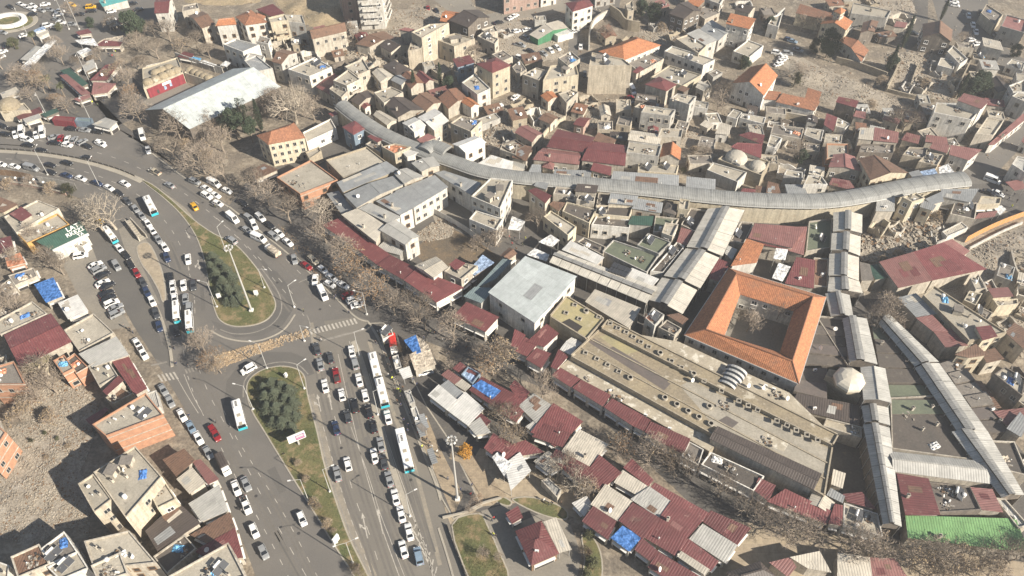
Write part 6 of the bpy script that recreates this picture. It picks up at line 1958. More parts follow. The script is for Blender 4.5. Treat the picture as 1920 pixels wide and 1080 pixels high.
def leafy_variant(seed, H, Rr, leaf, n=3000, s=(.12, .28), base=.3, shape='round', bark='bark'):
    r = random.Random(seed); tr = MB(); cr = MB()
    tr.tube((0, 0, -.1), (0, 0, H * .75), H * .028, H * .01, 7)
    clumps = []
    for k in range(26):
        if shape == 'round':
            t = r.uniform(0, 1); z = base * H + (H * (1 - base)) * t; rad = Rr * sqrt(max(.05, 1 - (2 * t - .9) ** 2 / 1.3)) * r.uniform(.3, .85)
        else:
            t = r.uniform(0, 1) ** 1.2; z = base * H + H * (1 - base) * t; rad = Rr * (1 - t) * r.uniform(.3, .9)
        az = r.uniform(0, 6.28); clumps.append((Vector((rad * cos(az), rad * sin(az), z)), Rr * r.uniform(.22, .42)))
        tr.tube((0, 0, z * .8), clumps[-1][0], H * .008, H * .003, 4, 0, False)
    for k in range(n):
        c, cr_ = r.choice(clumps); v = Vector((r.gauss(0, 1), r.gauss(0, 1), r.gauss(0, .8))).normalized() * cr_ * r.uniform(.55, 1.05)
        p = c + v; a = Vector((r.gauss(0, 1), r.gauss(0, 1), r.gauss(0, 1))).normalized(); b = a.orthogonal().normalized(); q = r.uniform(*s)
        cr.face([p - a * q, p - b * q * .6, p + a * q, p + b * q * .6], 0)
    return tr.mesh('trunk', [MATS[bark]]), cr.mesh('crown', [MATS[leaf]])
def conifer_variant(seed, H, Rr, leaf, whorls=16, columnar=False):
    r = random.Random(seed); tr = MB(); cr = MB()
    tr.tube((0, 0, -.1), (0, 0, H * .95), H * .02, H * .004, 6)
    for w in range(whorls):
        t = (w + .5) / whorls; z = H * (.06 + .92 * t)
        R0 = Rr * ((1 - t) ** .8 if not columnar else min(1, 2.2 * (1 - t)) * min(1, .4 + 3 * t))
        nb = 9 if not columnar else 8
        for k in range(nb):
            az = 2 * pi * (k + r.uniform(-.3, .3)) / nb + w; L = R0 * r.uniform(.7, 1.1); d = Vector((cos(az), sin(az), (.9 if columnar else -.12))).normalized()
            p0 = Vector((0, 0, z)); cr.tube(p0, p0 + d * L, .03, .01, 3, 1, False)
            for s in range(13):
                f = r.uniform(.15, 1.05); p = p0 + d * L * f + Vector((r.gauss(0, .1), r.gauss(0, .1), r.gauss(0, .08))) * (1 + L * .5)
                a = (d + Vector((r.gauss(0, .6), r.gauss(0, .6), r.gauss(0, .35)))).normalized(); b = a.cross(Vector((0, 0, 1))).normalized() if abs(a.z) < .95 else Vector((1, 0, 0)); q = r.uniform(.22, .42)
                cr.face([p - a * q * .3, p - b * q * .28, p + a * q, p + b * q * .28], 0)
    return tr.mesh('trunk', [MATS['bark']]), cr.mesh('crown', [MATS[leaf], MATS['bark']])
def palm_variant(seed):
    r = random.Random(seed); tr = MB(); cr = MB(); H = 6.0
    tr.tube((0, 0, -.1), (.1, 0, H), .32, .24, 8)
    for k in range(34):
        az = r.uniform(0, 6.28); el = r.uniform(-.5, 1.1); L = r.uniform(1.8, 2.6); p = Vector((.1, 0, H)); d = Vector((cos(az) * cos(el), sin(az) * cos(el), sin(el)))
        for s in range(5):
            q = p + d * L / 5; side = d.cross(Vector((0, 0, 1))).normalized() * .38 * (1 - s * .12)
            cr.face([p - side, q - side * .9, q], 0); cr.face([p - side * .0, q, q + side * .9], 0); cr.face([p, p + side, q + side * .9], 0); cr.face([p - side, q, p], 0)
            p = q; d = (d + Vector((0, 0, -.26))).normalized()
    return tr.mesh('trunk', [MATS['bark']]), cr.mesh('crown', [MATS['leaf_olive']])
V = {'bare': [bare_variant(i, 9.5, 'leaf_tan', .03, 'twig', 'bark_mid') for i in (1, 2, 3, 4)], 'plane': [bare_variant(i, 12, None, 0, 'twig_pale', 'bark_pale', 1.1) for i in (11, 12)],
     'brown': [bare_variant(i, 9.0, 'leaf_brown', .42, 'twig', 'bark_mid') for i in (21, 22)], 'tan': [bare_variant(i, 8.5, 'leaf_tan', .3, 'twig', 'bark_mid') for i in (31, 32)],
     'gold': [leafy_variant(41, 5.5, 2.0, 'leaf_gold', 2600, (.1, .2), .25)], 'ever': [leafy_variant(51, 10, 4.6, 'leaf_evergreen', 6500, (.14, .34), .25), leafy_variant(52, 8, 3.6, 'leaf_evergreen', 5000, (.14, .3), .2)],
     'olive': [leafy_variant(61, 4.5, 2.3, 'leaf_olive', 2600, (.1, .24), .1)], 'pine': [leafy_variant(71, 13, 3.4, 'leaf_evergreen', 4200, (.14, .3), .45)],
     'cypress': [conifer_variant(81, 13, 1.35, 'leaf_evergreen', 30, True)], 'spruce': [conifer_variant(91, 5.0, 2.0, 'leaf_spruce', 15), conifer_variant(92, 4.2, 1.8, 'leaf_spruce', 13)], 'palm': [palm_variant(95)],
     'shrub': [bare_variant(97, 4.0, 'leaf_tan', .3, 'twig')]}
TNAME = {'bare': ('bare_tree', 'leafless brown tree'), 'plane': ('plane_tree', 'big bare plane tree with pale branches'), 'brown': ('autumn_tree', 'tree with brown autumn leaves'), 'tan': ('autumn_tree', 'thin tree with tan withered leaves'),
         'gold': ('golden_tree', 'small tree with golden yellow leaves'), 'ever': ('evergreen_tree', 'dense dark evergreen tree'), 'olive': ('olive_bush', 'rounded olive green bush'), 'pine': ('pine_tree', 'tall dark pine'),
         'cypress': ('cypress', 'slim dark cypress'), 'spruce': ('spruce', 'grey-green spruce'), 'palm': ('palm', 'fan palm'), 'shrub': ('shrub', 'leafless thicket bush')}
def tree(kind, u, v, s, where, vert=1.0):
    """foot of the trunk at photo pixel (u, v)"""
    p = full('%f,%f' % (u, v))[0]; tm, cm = RND.choice(V[kind]); nm, lb = TNAME[kind]
    s *= (1.3 if 'hall' in where or 'main road' in where else 1.05) if kind in ('bare', 'brown', 'tan', 'plane') else 1.0; o = link(nm, None, None, p, RND.uniform(0, 6.28), (s, s, s * vert)); tag(o, lb + ' ' + where, 'shrub' if kind in ('olive', 'shrub') else 'tree', 'trees ' + where, p)
    link('trunk', tm, o); link('crown', cm, o)
def trees(where, txt):
    for t in txt.split(';'):
        f = t.split()
        if f: tree(f[0], float(f[1]), float(f[2]), float(f[3]), where, float(f[4]) if len(f) > 4 else 1.0)
trees('in the roundabout plaza', 'ever 256 72 1.15;ever 172 52 .45;bare 120 122 .9;bare 50 165 1.1;bare 190 115 .7;brown 265 135 .8;bare 298 110 1;bare 245 168 .95;brown 252 192 .95;bare 128 212 .8;bare 320 78 1.1;bare 372 95 1;olive 30 92 1.1;olive 112 58 .8;palm 95 170 1.0;palm 122 182 .9;palm 66 84 .9;bare 5 130 .8;bare 140 35 .9;bare 60 190 .7;bare 75 150 .8;bare 105 95 .7;bare 290 70 .8;shrub 175 118 .8;shrub 30 150 .9;tan 85 175 .9;brown 70 158 .8;tan 150 128 .7;tan 232 140 .8;bare 215 60 .8;tan 20 215 .7;brown 108 200 .7;tan 205 150 .6;bare 260 95 .9;tan 340 100 .8;bare 395 110 .8')
trees('beside the gabled hall', 'bare 265 230 1.0;bare 340 262 1.05;bare 395 258 .9;pine 448 262 1.05;pine 462 250 1.1;pine 432 262 .85;pine 475 268 .9;plane 556 232 1.25;bare 515 210 .9;cypress 492 248 1.15;cypress 588 178 .55;bare 590 225 .9;bare 330 300 .9;bare 250 215 .8;shrub 350 280 1;shrub 392 300 1;bare 420 285 .9;bare 530 225 .9')
trees('along the main road', 'bare 385 325 1.1;bare 425 342 1.0;bare 480 365 .95;bare 505 385 .9;bare 545 418 1;plane 600 422 .8;bare 612 455 .8;bare 650 498 .95;brown 675 520 .95;brown 715 562 1.0;bare 788 600 .95;bare 800 620 .8;bare 850 640 .9;bare 740 590 .8')
trees('in the ruined quarter', 'cypress 778 182 .95;cypress 826 165 .9;ever 842 172 .6;bare 640 90 1.0;bare 662 78 .9;bare 870 148 .9;olive 862 105 1;bare 890 110 .7;shrub 700 100 1;bare 1132 75 .9;ever 1225 42 1.05;ever 1200 30 .7;bare 1352 198 1.15;bare 1345 210 .9;olive 1388 128 1.2;ever 1395 130 .5;shrub 1240 60 1;bare 1080 160 .6;olive 1070 168 .5;shrub 1270 262 .8;olive 1280 325 .5;bare 1312 300 .7;shrub 1300 290 .8')
trees('on the right slope', 'ever 1548 108 1.15;ever 1525 100 .8;bare 1530 70 1;cypress 1690 92 1.2;cypress 1664 138 1.05;ever 1668 130 .75;ever 1830 175 .9;ever 1815 182 .8;cypress 1795 185 .9;bare 1495 150 .8;olive 1488 162 1.3;bare 1690 255 1.25;bare 1670 240 .8;bare 1800 90 .8;ever 1900 108 .7;bare 1870 170 .7;cypress 1762 40 .9;shrub 1650 160 1;shrub 1730 165 1;bare 1410 5 .9;ever 1440 58 .6;shrub 1630 205 1;ever 1500 305 .5;bare 1490 300 .9;bare 1500 60 .8')
trees('around the walled court', 'bare 928 462 .8;bare 915 470 .7;bare 1008 435 .95;bare 895 470 .6')
trees('inside the khan courtyard', 'bare 1400 622 .8;bare 1455 602 .85;bare 1448 632 .5;bare 1385 600 .5')
trees('by the parking area', 'plane 218 430 1.25;plane 200 440 1.0;bare 120 515 .9;bare 95 500 .9;bare 70 455 .8;olive 132 368 1.1;bare 30 500 .7;bare 60 350 .5;shrub 100 362 1;shrub 20 355 1;bare 35 590 .9;bare 15 570 .8')
trees('behind the brick block', 'bare 92 720 1.15;bare 110 740 1;bare 75 760 1;shrub 60 760 1.2;olive 120 700 1;shrub 40 790 1.2;shrub 100 790 1;bare 55 735 .8;olive 60 830 .35;olive 85 815 .3;olive 110 825 .3;shrub 130 840 .4;olive 40 850 .3;shrub 90 860 .35;olive 20 880 .3')
trees('between the medians', 'brown 402 696 .85;bare 385 660 .9;tan 415 700 .6;bare 372 655 .6')
for x, y, s in ((400, 488, .9), (412, 500, 1), (425, 512, 1.05), (437, 528, 1), (408, 520, 1), (420, 535, 1.1), (432, 552, 1), (445, 548, .9), (398, 505, .8), (442, 570, .9), (415, 552, .9), (428, 570, .8), (450, 560, .8)):
    tree('spruce', x, y, s * 1.35, 'in the upper median clump', .62)
for x, y, s in ((497, 732, .9), (512, 726, .95), (530, 730, 1), (545, 738, .9), (500, 750, 1.05), (518, 748, 1.1), (538, 755, 1.05), (552, 762, .9), (505, 772, 1), (522, 775, 1.1), (542, 780, 1), (556, 785, .8), (515, 795, .9), (532, 800, 1), (548, 805, .8)):
    tree('spruce', x, y, s * 1.35, 'in the lower median clump', .62)
trees('on the lower median strip', 'shrub 590 945 .55;shrub 615 985 .55;shrub 595 955 .5;shrub 665 1070 .6;bare 675 1078 .35;shrub 575 900 .4;shrub 560 870 .4;shrub 625 1000 .4')
trees('in the market garden', 'gold 873 858 .95;brown 895 938 .35;tan 938 690 1.15;brown 925 705 1.0;bare 1015 752 1.0;tan 948 800 1.0;plane 1090 925 .75;bare 1060 890 .9;tan 1100 930 .7;bare 900 680 .7;tan 960 830 .8;bare 880 960 .3;bare 905 1040 .35;bare 935 1050 .3;olive 1105 1010 .7;olive 1110 1060 .7;olive 1100 1080 .6;shrub 1095 1040 .7;bare 1190 990 .5;bare 1150 985 .4;bare 770 690 .5;shrub 745 660 .8;bare 845 700 .5')
trees('along the bedesten front', 'brown 1165 850 .95;bare 1215 868 1.0;tan 1252 880 .9;bare 1285 892 .85;bare 1345 930 .95;bare 1400 968 .9;bare 1432 990 .8')
trees('along the lower right edge', 'bare 1470 1005 .95;bare 1512 1012 .8;bare 1592 1035 1.05;bare 1632 1042 .95;tan 1705 1065 1.0;bare 1745 1060 1.0;tan 1785 1072 1;bare 1830 1070 1.0;bare 1880 1066 1.05;bare 1930 1050 1;tan 1740 1082 .9;tan 1840 1088 .9')
trees('beside the covered streets', 'bare 1640 622 1.0;bare 1655 600 1.0;bare 1630 605 .8;bare 1665 615 .7;olive 1790 415 1;shrub 1650 500 1;shrub 1680 490 1;shrub 1750 415 1')

# ------------------------------------------------------------ vehicles: x forward, y left, z up
def loft(mb, rings, m=0, cap=True):
    n = len(rings[0])
    for i in range(len(rings) - 1):
        for k in range(n):
            l = (k + 1) % n
            mb.face([rings[i][k], rings[i][l], rings[i + 1][l], rings[i + 1][k]], m)
    if cap: mb.face(list(reversed(rings[0])), m); mb.face(rings[-1], m)
def car_body(L, W, stations, cab, roof_z, tumble=.16):
    """stations: (x, halfwidth scale, deck height); cab: base front, roof front, roof rear, base rear"""
    body = MB(); w = W / 2
    R = []
    for x, s, z in stations:
        ww = w * s
        R.append([Vector((x, -ww, .24)), Vector((x, ww, .24)), Vector((x, ww, .5)), Vector((x, ww * .97, z - .12)), Vector((x, ww * .82, z)), Vector((x, -ww * .82, z)), Vector((x, -ww * .97, z - .12)), Vector((x, -ww, .5))])
    loft(body, R)
    x0, x1, x2, x3, zb = cab; wb = w * .9; wt = w * .9 - tumble
    roof = [Vector((x1, -wt, roof_z - .04)), Vector((x1, wt, roof_z - .04)), Vector((x2, wt, roof_z - .04)), Vector((x2, -wt, roof_z - .04))]
    mid = (x1 + x2) / 2
    body.face([Vector((x1, -wt, roof_z - .04)), Vector((mid, -wt, roof_z)), Vector((mid, wt, roof_z)), Vector((x1, wt, roof_z - .04))][::-1])
    body.face([Vector((mid, -wt, roof_z)), Vector((x2, -wt, roof_z - .04)), Vector((x2, wt, roof_z - .04)), Vector((mid, wt, roof_z))][::-1])
    # roof edge and pillars
    b = [Vector((x0, -wb, zb)), Vector((x0, wb, zb)), Vector((x3, wb, zb)), Vector((x3, -wb, zb))]
    for i in range(4):
        body.tube(b[i], roof[i], .06, .05, 4, 0, False); body.tube(roof[i], roof[(i + 1) % 4], .05, .05, 4, 0, False)
    for sg in (-1, 1):
        m_ = (x0 + x3) / 2 - .05; body.tube((m_, sg * wb * 1.0, zb), (mid - .1, sg * wt, roof_z - .03), .05, .05, 4, 0, False)
    parts = {'body': body}
    g = MB(); g.face([b[0], b[1], roof[1], roof[0]]); parts['windscreen'] = g
    g = MB(); g.face([b[2], b[3], roof[3], roof[2]]); parts['rear_window'] = g
    for sg, nm in ((0, 'side_window'), (1, 'side_window_')):
        g = MB(); g.face([b[3], b[0], roof[0], roof[3]] if sg == 0 else [b[1], b[2], roof[2], roof[1]]); parts[nm] = g
    return parts
def wheel_mesh(r=.32, w=.22):
    m = MB(); m.tube((0, -w / 2, 0), (0, w / 2, 0), r, r, 14, 0); m.tube((0, -w / 2 - .01, 0), (0, w / 2 + .01, 0), r * .6, r * .6, 10, 1); return m.mesh('wheel', [MATS['rubber'], MATS['chrome']])
WHEEL, BIGWHEEL = wheel_mesh(), wheel_mesh(.48, .3)
def lamp_mesh(mat): m = MB(); m.box((0, 0, 0), (.1, .34, .16)); return m.mesh('lamp', [MATS[mat]])
HEADL, TAILL = lamp_mesh('lamp_glass'), lamp_mesh('tail_glass')
def mirror_mesh(): m = MB(); m.box((0, 0, 0), (.12, .22, .14)); return m.mesh('wing_mirror', [MATS['dark_metal']])
MIRR = mirror_mesh()
def plate_mesh(): m = MB(); m.box((0, 0, 0), (.03, .5, .11)); return m.mesh('number_plate', [MATS['white_paint']])
PLATE = plate_mesh()
CARS = {}
def make_car(kind):
    if kind == 's': L, W, P, wb = 4.5, 1.78, car_body(4.5, 1.78, [(-2.25, .82, .74), (-2.1, .95, .92), (-1.3, 1, .98), (-.2, 1, .94), (.85, 1, .92), (1.8, .97, .82), (2.15, .88, .7), (2.25, .78, .6)], (1.0, .25, -1.0, -1.65, .93), 1.45), 1.38
    elif kind == 'h': L, W, P, wb = 4.05, 1.75, car_body(4.05, 1.75, [(-2.02, .86, .8), (-1.95, .97, .98), (-1.0, 1, 1.0), (0, 1, .96), (.85, 1, .94), (1.65, .97, .84), (1.95, .88, .7), (2.03, .78, .6)], (1.0, .3, -1.35, -1.9, .96), 1.5), 1.25
    elif kind == 'm': L, W, P, wb = 4.5, 1.86, car_body(4.5, 1.86, [(-2.25, .92, 1.0), (-2.18, .99, 1.1), (-1, 1, 1.12), (0, 1, 1.08), (1.0, 1, 1.05), (1.9, .98, .98), (2.2, .9, .85), (2.26, .82, .7)], (1.2, .55, -1.75, -2.1, 1.08), 1.8, .12), 1.4
    elif kind == 'v': L, W, P, wb = 5.6, 2.0, car_body(5.6, 2.0, [(-2.8, .97, 1.25), (-2.75, 1, 1.3), (-1, 1, 1.3), (1.2, 1, 1.3), (1.9, 1, 1.25), (2.5, .97, 1.05), (2.8, .86, .8)], (1.95, 1.3, -2.6, -2.72, 1.28), 2.3, .1), 1.85
    elif kind == 'p': L, W, P, wb = 5.2, 1.85, car_body(5.2, 1.85, [(-2.6, .95, .95), (-2.5, 1, 1.02), (-.7, 1, 1.02), (.2, 1, 1.0), (1.3, 1, 1.0), (2.2, .97, .92), (2.55, .86, .75)], (1.35, .7, -.5, -.75, 1.0), 1.72), 1.65
    if kind == 'v':                                        # panel van: no rear side windows, solid rear half
        b = P['body']; b.box((-1.3, 0, 1.78), (2.85, 1.74, 1.02))
    if kind == 'p':
        b = P['body']; P['load_bed'] = MB(); P['load_bed'].box((-1.66, 0, 1.03), (1.62, 1.4, .03))
    if kind == 's' or kind == 'h': pass
    return L, W, P, wb
for k in 'shmvp': CARS[k] = make_car(k)
CNAME = {'s': ('saloon_car', 'saloon car', 'car'), 'h': ('hatchback_car', 'hatchback', 'car'), 'm': ('minivan', 'minivan', 'car'), 'v': ('panel_van', 'panel van', 'van'), 'p': ('pickup_truck', 'pickup', 'pickup')}
CMESH = {}
def car(kind, colour, p, rz, where, group):
    L, W, P, wb = CARS[kind]; nm, lb, cat = CNAME[kind]
    lb2 = 'yellow taxi' if colour == 'y' else '%s %s' % (PAINTS[colour][0], lb)
    o = link(nm, None, None, p, rz); tag(o, lb2 + ' ' + where, cat, group, p)
    key = (kind, colour)
    if key not in CMESH:
        CMESH[key] = {n: mb.mesh(n.strip('_'), [MATS['paint_' + colour] if n == 'body' else MATS['dark_metal'] if n == 'load_bed' else MATS['car_glass']]) for n, mb in P.items()}
    for n, me in CMESH[key].items(): link(n.strip('_'), me, o)
    for x in (-wb, wb):
        for y in (-1, 1): link('wheel', WHEEL, o, (x, y * (W / 2 - .1), .32))
    zl = .62 if kind in 'sh' else .8
    for y in (-1, 1):
        link('headlight', HEADL, o, (L / 2 - .06, y * W * .3, zl)); link('taillight', TAILL, o, (-L / 2 + .04, y * W * .34, zl + .12)); link('wing_mirror', MIRR, o, (.75 if kind != 'v' else 1.7, y * (W / 2 + .06), 1.0 if kind in 'sh' else 1.2))
    link('number_plate', PLATE, o, (-L / 2 - .01, 0, .55))
    return o
# city bus
def bus_meshes(L=11.5, W=2.5, H=3.0):
    m = {}
    b = MB(); w = W / 2
    prof = [(-w, .35), (w, .35), (w, 1.3), (w, 2.4), (w * .97, H - .15), (w * .86, H), (-w * .86, H), (-w * .97, H - .15), (-w, 2.4), (-w, 1.3)]
    R = [[Vector((x, y * s, z if z < H - .3 else z - dz)) for y, z in prof] for x, s, dz in ((-L / 2, .96, .06), (-L / 2 + .15, 1, 0), (L / 2 - .3, 1, 0), (L / 2 - .05, .97, .1), (L / 2, .94, .15))]
    loft(b, R); m['body'] = (b, 'paint_w')
    g = MB(); g.box((L / 2 + .0, 0, 1.85), (.08, W * .86, 1.25)); m['windscreen'] = (g, 'car_glass')
    g = MB(); g.box((L / 2 + .01, 0, .8), (.16, W * .98, .95)); m['front_panel'] = (g, 'turquoise_paint')
    g = MB(); g.box((L / 2 - .1, 0, H - .22), (.25, W * .8, .18)); m['destination_board'] = (g, 'opening')
    n = 6
    for sg in (-1, 1):
        for k in range(n):
            g = MB(); x = -L / 2 + .6 + (L - 1.2) * (k + .5) / n; g.box((x, sg * (w + .005), 1.85), ((L - 1.2) / n * .92, .03, 1.0)); m['side_window%d%d' % (sg, k)] = (g, 'car_glass')
    g = MB(); g.box((-L / 2, 0, 1.9), (.06, W * .8, .9)); m['rear_window'] = (g, 'car_glass')
    for x, s, mt in ((1.2, (.9, .9, .1), 'paint_t'), (4.0, (.8, .8, .1), 'paint_t')):
        g = MB(); g.box((x, 0, H + .03), s); m['roof_hatch%f' % x] = (g, mt)
    g = MB(); g.box((-2.6, 0, H + .1), (2.6, 1.5, .24)); m['roof_unit'] = (g, 'white_paint')
    g = MB(); 
    for k in range(4): g.box((-3.3 + k * .45, 0, H + .235), (.3, .55, .03))
    m['grille'] = (g, 'dark_metal')
    return {n: (mb.mesh(n.rstrip('-0123456789.'), [MATS[mt]])) for n, (mb, mt) in m.items()}
BUSES = {0: (bus_meshes(12.0, 2.5, 3.0), 12.0, 2.5), 1: (bus_meshes(6.6, 2.0, 2.6), 6.6, 2.0), 2: (bus_meshes(8.6, 2.4, 2.9), 8.6, 2.4)}
def bus(p, rz, label, small=False):
    o = link('minibus' if small == 1 else 'city_bus', None, None, p, rz); tag(o, label, 'bus', None, p)
    BM, L, W = BUSES[int(small)]
    for n, me in BM.items(): link(n.rstrip('-0123456789.'), me, o)
    for x in (-L * .28, L * .3):
        for y in (-1, 1): link('wheel', WHEEL if small == 1 else BIGWHEEL, o, (x, y * (W / 2 - .12), .32 if small == 1 else .48))
    for y in (-1, 1): link('headlight', HEADL, o, (L / 2 + .04, y * W * .36, .75)); link('taillight', TAILL, o, (-L / 2, y * W * .4, 1.0)); link('wing_mirror', MIRR, o, (L / 2 + .1, y * (W / 2 + .1), 2.1))
    return o
def truck(p, rz, label, cover, box='tarp'):
    o = link('lorry', None, None, p, rz); tag(o, label, 'lorry', None, p)
    m = MB(); loft(m, [[Vector((x, -w, .5)), Vector((x, w, .5)), Vector((x, w, z1)), Vector((x, w * .9, z2)), Vector((x, -w * .9, z2)), Vector((x, -w, z1))] for x, w, z1, z2 in ((1.5, 1.0, 2.0, 2.25), (2.6, 1.0, 2.0, 2.2), (3.0, .96, 1.25, 1.35), (3.15, .92, 1.1, 1.2))]); m.build('cab', MATS['paint_w'], o)
    m = MB(); m.face([(2.66, -.85, 2.08), (2.98, -.82, 1.38), (2.98, .82, 1.38), (2.66, .85, 2.08)][::-1]); m.build('windscreen', MATS['car_glass'], o)
    m = MB(); m.box((-.9, 0, .75), (4.6, 2.0, .25)); m.build('chassis', MATS['dark_metal'], o)
    m = MB(); loft(m, [[Vector((x, -1.08, .9)), Vector((x, 1.08, .9)), Vector((x, 1.08, 2.3)), Vector((x, .7, 2.6)), Vector((x, -.7, 2.6)), Vector((x, -1.08, 2.3))] for x in (-3.2, 1.35)]); m.build('cargo_cover', MATS[cover], o)
    for x in (-2.0, 2.2):
        for y in (-1, 1): link('wheel', BIGWHEEL, o, (x, y * .92, .48), None, (.85, .85, .85))
    for y in (-1, 1): link('headlight', HEADL, o, (3.14, y * .65, .8)); link('taillight', TAILL, o, (-3.2, y * .8, .85))
def heading(u, v, ang):
    a = full('%f,%f' % (u, v))[0]; b = full('%f,%f' % (u + 6 * cos(radians(ang)), v + 6 * sin(radians(ang))))[0]; d = b - a; return a, atan2(d.y, d.x)
GRP = {}
def cars(where, tile, txt, group=None):
    """type colour x y image-angle"""
    for t in txt.split(';'):
        f = t.split()
        if not f: continue
        u, v = tile[0] * 480 + float(f[1]) / 4, tile[1] * 270 + float(f[2]) / 4; a, rz = heading(u, v + 1.5, float(f[3]))
        z = .03; a.z = z
        k, c = f[0][0], f[0][1]
        if k == 's' and RND.random() < .3: k = 'h'
        car(k, c, a, rz + RND.uniform(-.03, .03), where, group or ('cars ' + where))
cars('near the far roundabout', (0, 0), 'sk 80 55 20;sw 160 35 20;sw 203 55 20;sw 250 45 20;sw 246 72 20;sg 315 82 18;sg 377 78 10;sk 250 112 -5;sw 342 35 -10;sw 452 85 -8;sw 440 112 -8;sg 430 150 10;sw 460 172 0;my 685 55 -5;sk 690 85 -5;sw 856 55 -12;sw 840 88 -10;sk 922 40 -20;sy 545 40 20;sg 25 247 12;sw 185 268 -20;sk 65 350 -25;sw 20 392 -20;sw 3 432 -20;mw 362 195 -10;sw 422 202 -5;sw 836 152 -15;sk 600 110 -5;sk 1000 30 -15;sk 1040 75 -15;sg 545 185 0')
cars('parked beside the red container', (0, 0), 'sk 25 950 20;sk 105 975 20;sw 118 1012 80;vw 170 995 95;sk 230 1012 70;sw 275 1015 80;vw 325 1000 92;mw 208 1052 10;sg 410 1032 -15;sr 460 1037 -75;sw 512 1047 -75;sg 562 1052 -60;sg 622 1068 -30;sk 540 970 5;sg 640 980 5;sk 737 992 8;sw 755 1072 12;sk 45 1012 5;sk 412 1076 5;vw 1072 1020 80')
cars('on the far carriageway of the curve', (0, 1), 'sk 215 12 6;sk 310 52 5;sw 508 12 8;sk 660 22 20;sw 762 6 20;sk 645 107 188;sg 1275 312 209;sy 1460 470 232;pt 1165 212 205;mg 1740 727 215')
cars('on the near carriageway of the curve', (0, 1), 'sk 510 147 12;sk 380 162 12;sk 385 217 14;sw 12 157 8;sw 112 172 10;vg 245 187 14;sb 505 240 18;sw 612 262 20;sb 735 299 22;sw 822 332 26;sw 940 300 28;sk 895 372 36')
cars('in the slow queue left of the upper median', (0, 1), 'sd 958 432 45;sg 1022 492 50;sg 1067 542 52;sw 1115 602 54;sw 1150 657 55;pg 1190 717 57;sw 1240 777 60;sb 1255 852 68;sk 1285 1007 84;sw 1300 1065 86;sw 1380 1062 88;sd 1456 1062 88;sw 1415 867 88')
cars('parked on the right side of the main road', (0, 1), 'sw 1115 47 75;mg 1465 287 22;vw 1610 300 28;sw 1550 337 25;sw 1617 387 26;mw 1555 393 28;sw 1637 450 25;sw 1705 355 26;vw 1750 562 40;mg 1872 562 35;sg 1855 650 30;mw 1908 612 60;sk 1820 445 30;sk 1880 505 35')
cars('on the service road at the left', (0, 1), 'sg 655 560 30;sw 900 787 50;sk 950 837 52;mg 880 917 62;sk 985 907 58;sr 1030 972 60;sd 1077 1042 62')
cars('in the slanted parking row', (0, 1), 'mw 610 842 -12;sw 720 912 -28;mg 748 947 -28;sk 776 987 -28;sw 775 1047 -28;sk 812 1067 -28')
cars('in the slanted parking row', (0, 2), 'sk 805 47 -26;sk 820 82 -26;mw 842 120 -26;sg 872 152 -26;mg 882 197 -26')
cars('on the service road at the left', (0, 2), 'sb 1105 32 64;sw 1145 102 66;sd 1175 192 72;sb 1200 292 76;sw 1035 420 58;pw 1078 492 62;sg 1230 767 60;sg 1280 852 62;sw 1370 957 62;sc 1437 1047 62;sr 1602 1072 60')
cars('in the slow queue left of the upper median', (0, 2), 'sw 1305 30 88;sw 1316 84 86;sg 1396 87 88;mg 1426 162 88;sk 1332 322 86')
cars('on the U-turn lane', (0, 2), 'mw 1868 612 152')
cars('parked on the right side of the main road', (1, 1), 'mw 35 555 40;sk 105 612 38;mg 135 697 38;sw 175 675 36;sw 242 740 38;vw 25 712 25;sg 290 867 75;sr 380 918 35;mt 430 877 40;sw 502 946 38;sw 570 1006 36;sw 445 1022 95;sw 555 1056 28;sw 655 1062 30')
cars('parked on the right side of the main road', (1, 2), 'vw 505 47 62;sr 690 57 -25;mw 735 92 -20;sw 765 130 -15')
cars('waiting at the stop line', (1, 2), 'sd 460 460 256;sg 485 577 256;sd 560 527 256;sw 720 480 256;mg 745 567 256')
cars('in the lanes right of the lower median', (1, 2), 'pr 605 657 256;sw 520 737 256;sw 645 802 256;mk 745 887 256;sd 690 967 256;sb 602 1052 256;sw 775 692 256;sw 820 807 256;sk 850 927 256;sk 885 1042 258;sw 990 972 256;mw 1272 632 165')
cars('in the lanes right of the lower median', (1, 3), 'sg 937 97 256;sw 890 182 256;sd 960 227 256;sw 690 242 256;sg 612 317 256;sg 1000 357 256;sw 1047 492 256;sw 1090 617 256;sw 1150 752 256;sw 1107 882 256;mc 1220 932 258')
cars('on the carriageway left of the lower median', (1, 3), 'sw 347 652 66;sw -10 742 66')
cars('parked along the lower service road', (0, 3), 'sr 1622 22 60;sw 1492 47 62;sg 1565 157 62;sw 1775 422 68;sg 1850 392 66;pw 1850 552 70;sg 1980 900 66')
cars('in the open car park on the far slope', (2, 0), 'sw 35 237 -10;sw 112 227 -12;sg 105 287 25;pg 60 342 15;sk 135 387 15;sw 290 382 45;sw 340 362 40;sw 20 122 -25;sw 25 732 -35;sw 470 237 -20;sg 235 405 30;mw 60 440 20')
cars('in the narrow uphill street', (2, 0), 'sw 515 352 -80;sd 545 560 90')
cars('beside the tall tan block', (2, 0), 'vw 900 682 60;sr 878 737 -20;sg 938 752 -40;sg 890 782 -30')
cars('in the street by the hipped maroon house', (1, 0), 'pw 1810 802 -20;sk 1355 87 50;sr 1290 67 90;sk 1820 172 -15;sw 1912 137 -30')
cars('in the yard on the far right slope', (3, 0), 'mw 62 400 10;mg 142 404 5;sw 95 460 -20;sw 115 445 -20;sw 75 485 -20;sc 180 312 15;sg 222 378 15;sw 110 430 -20;sb 150 300 15')
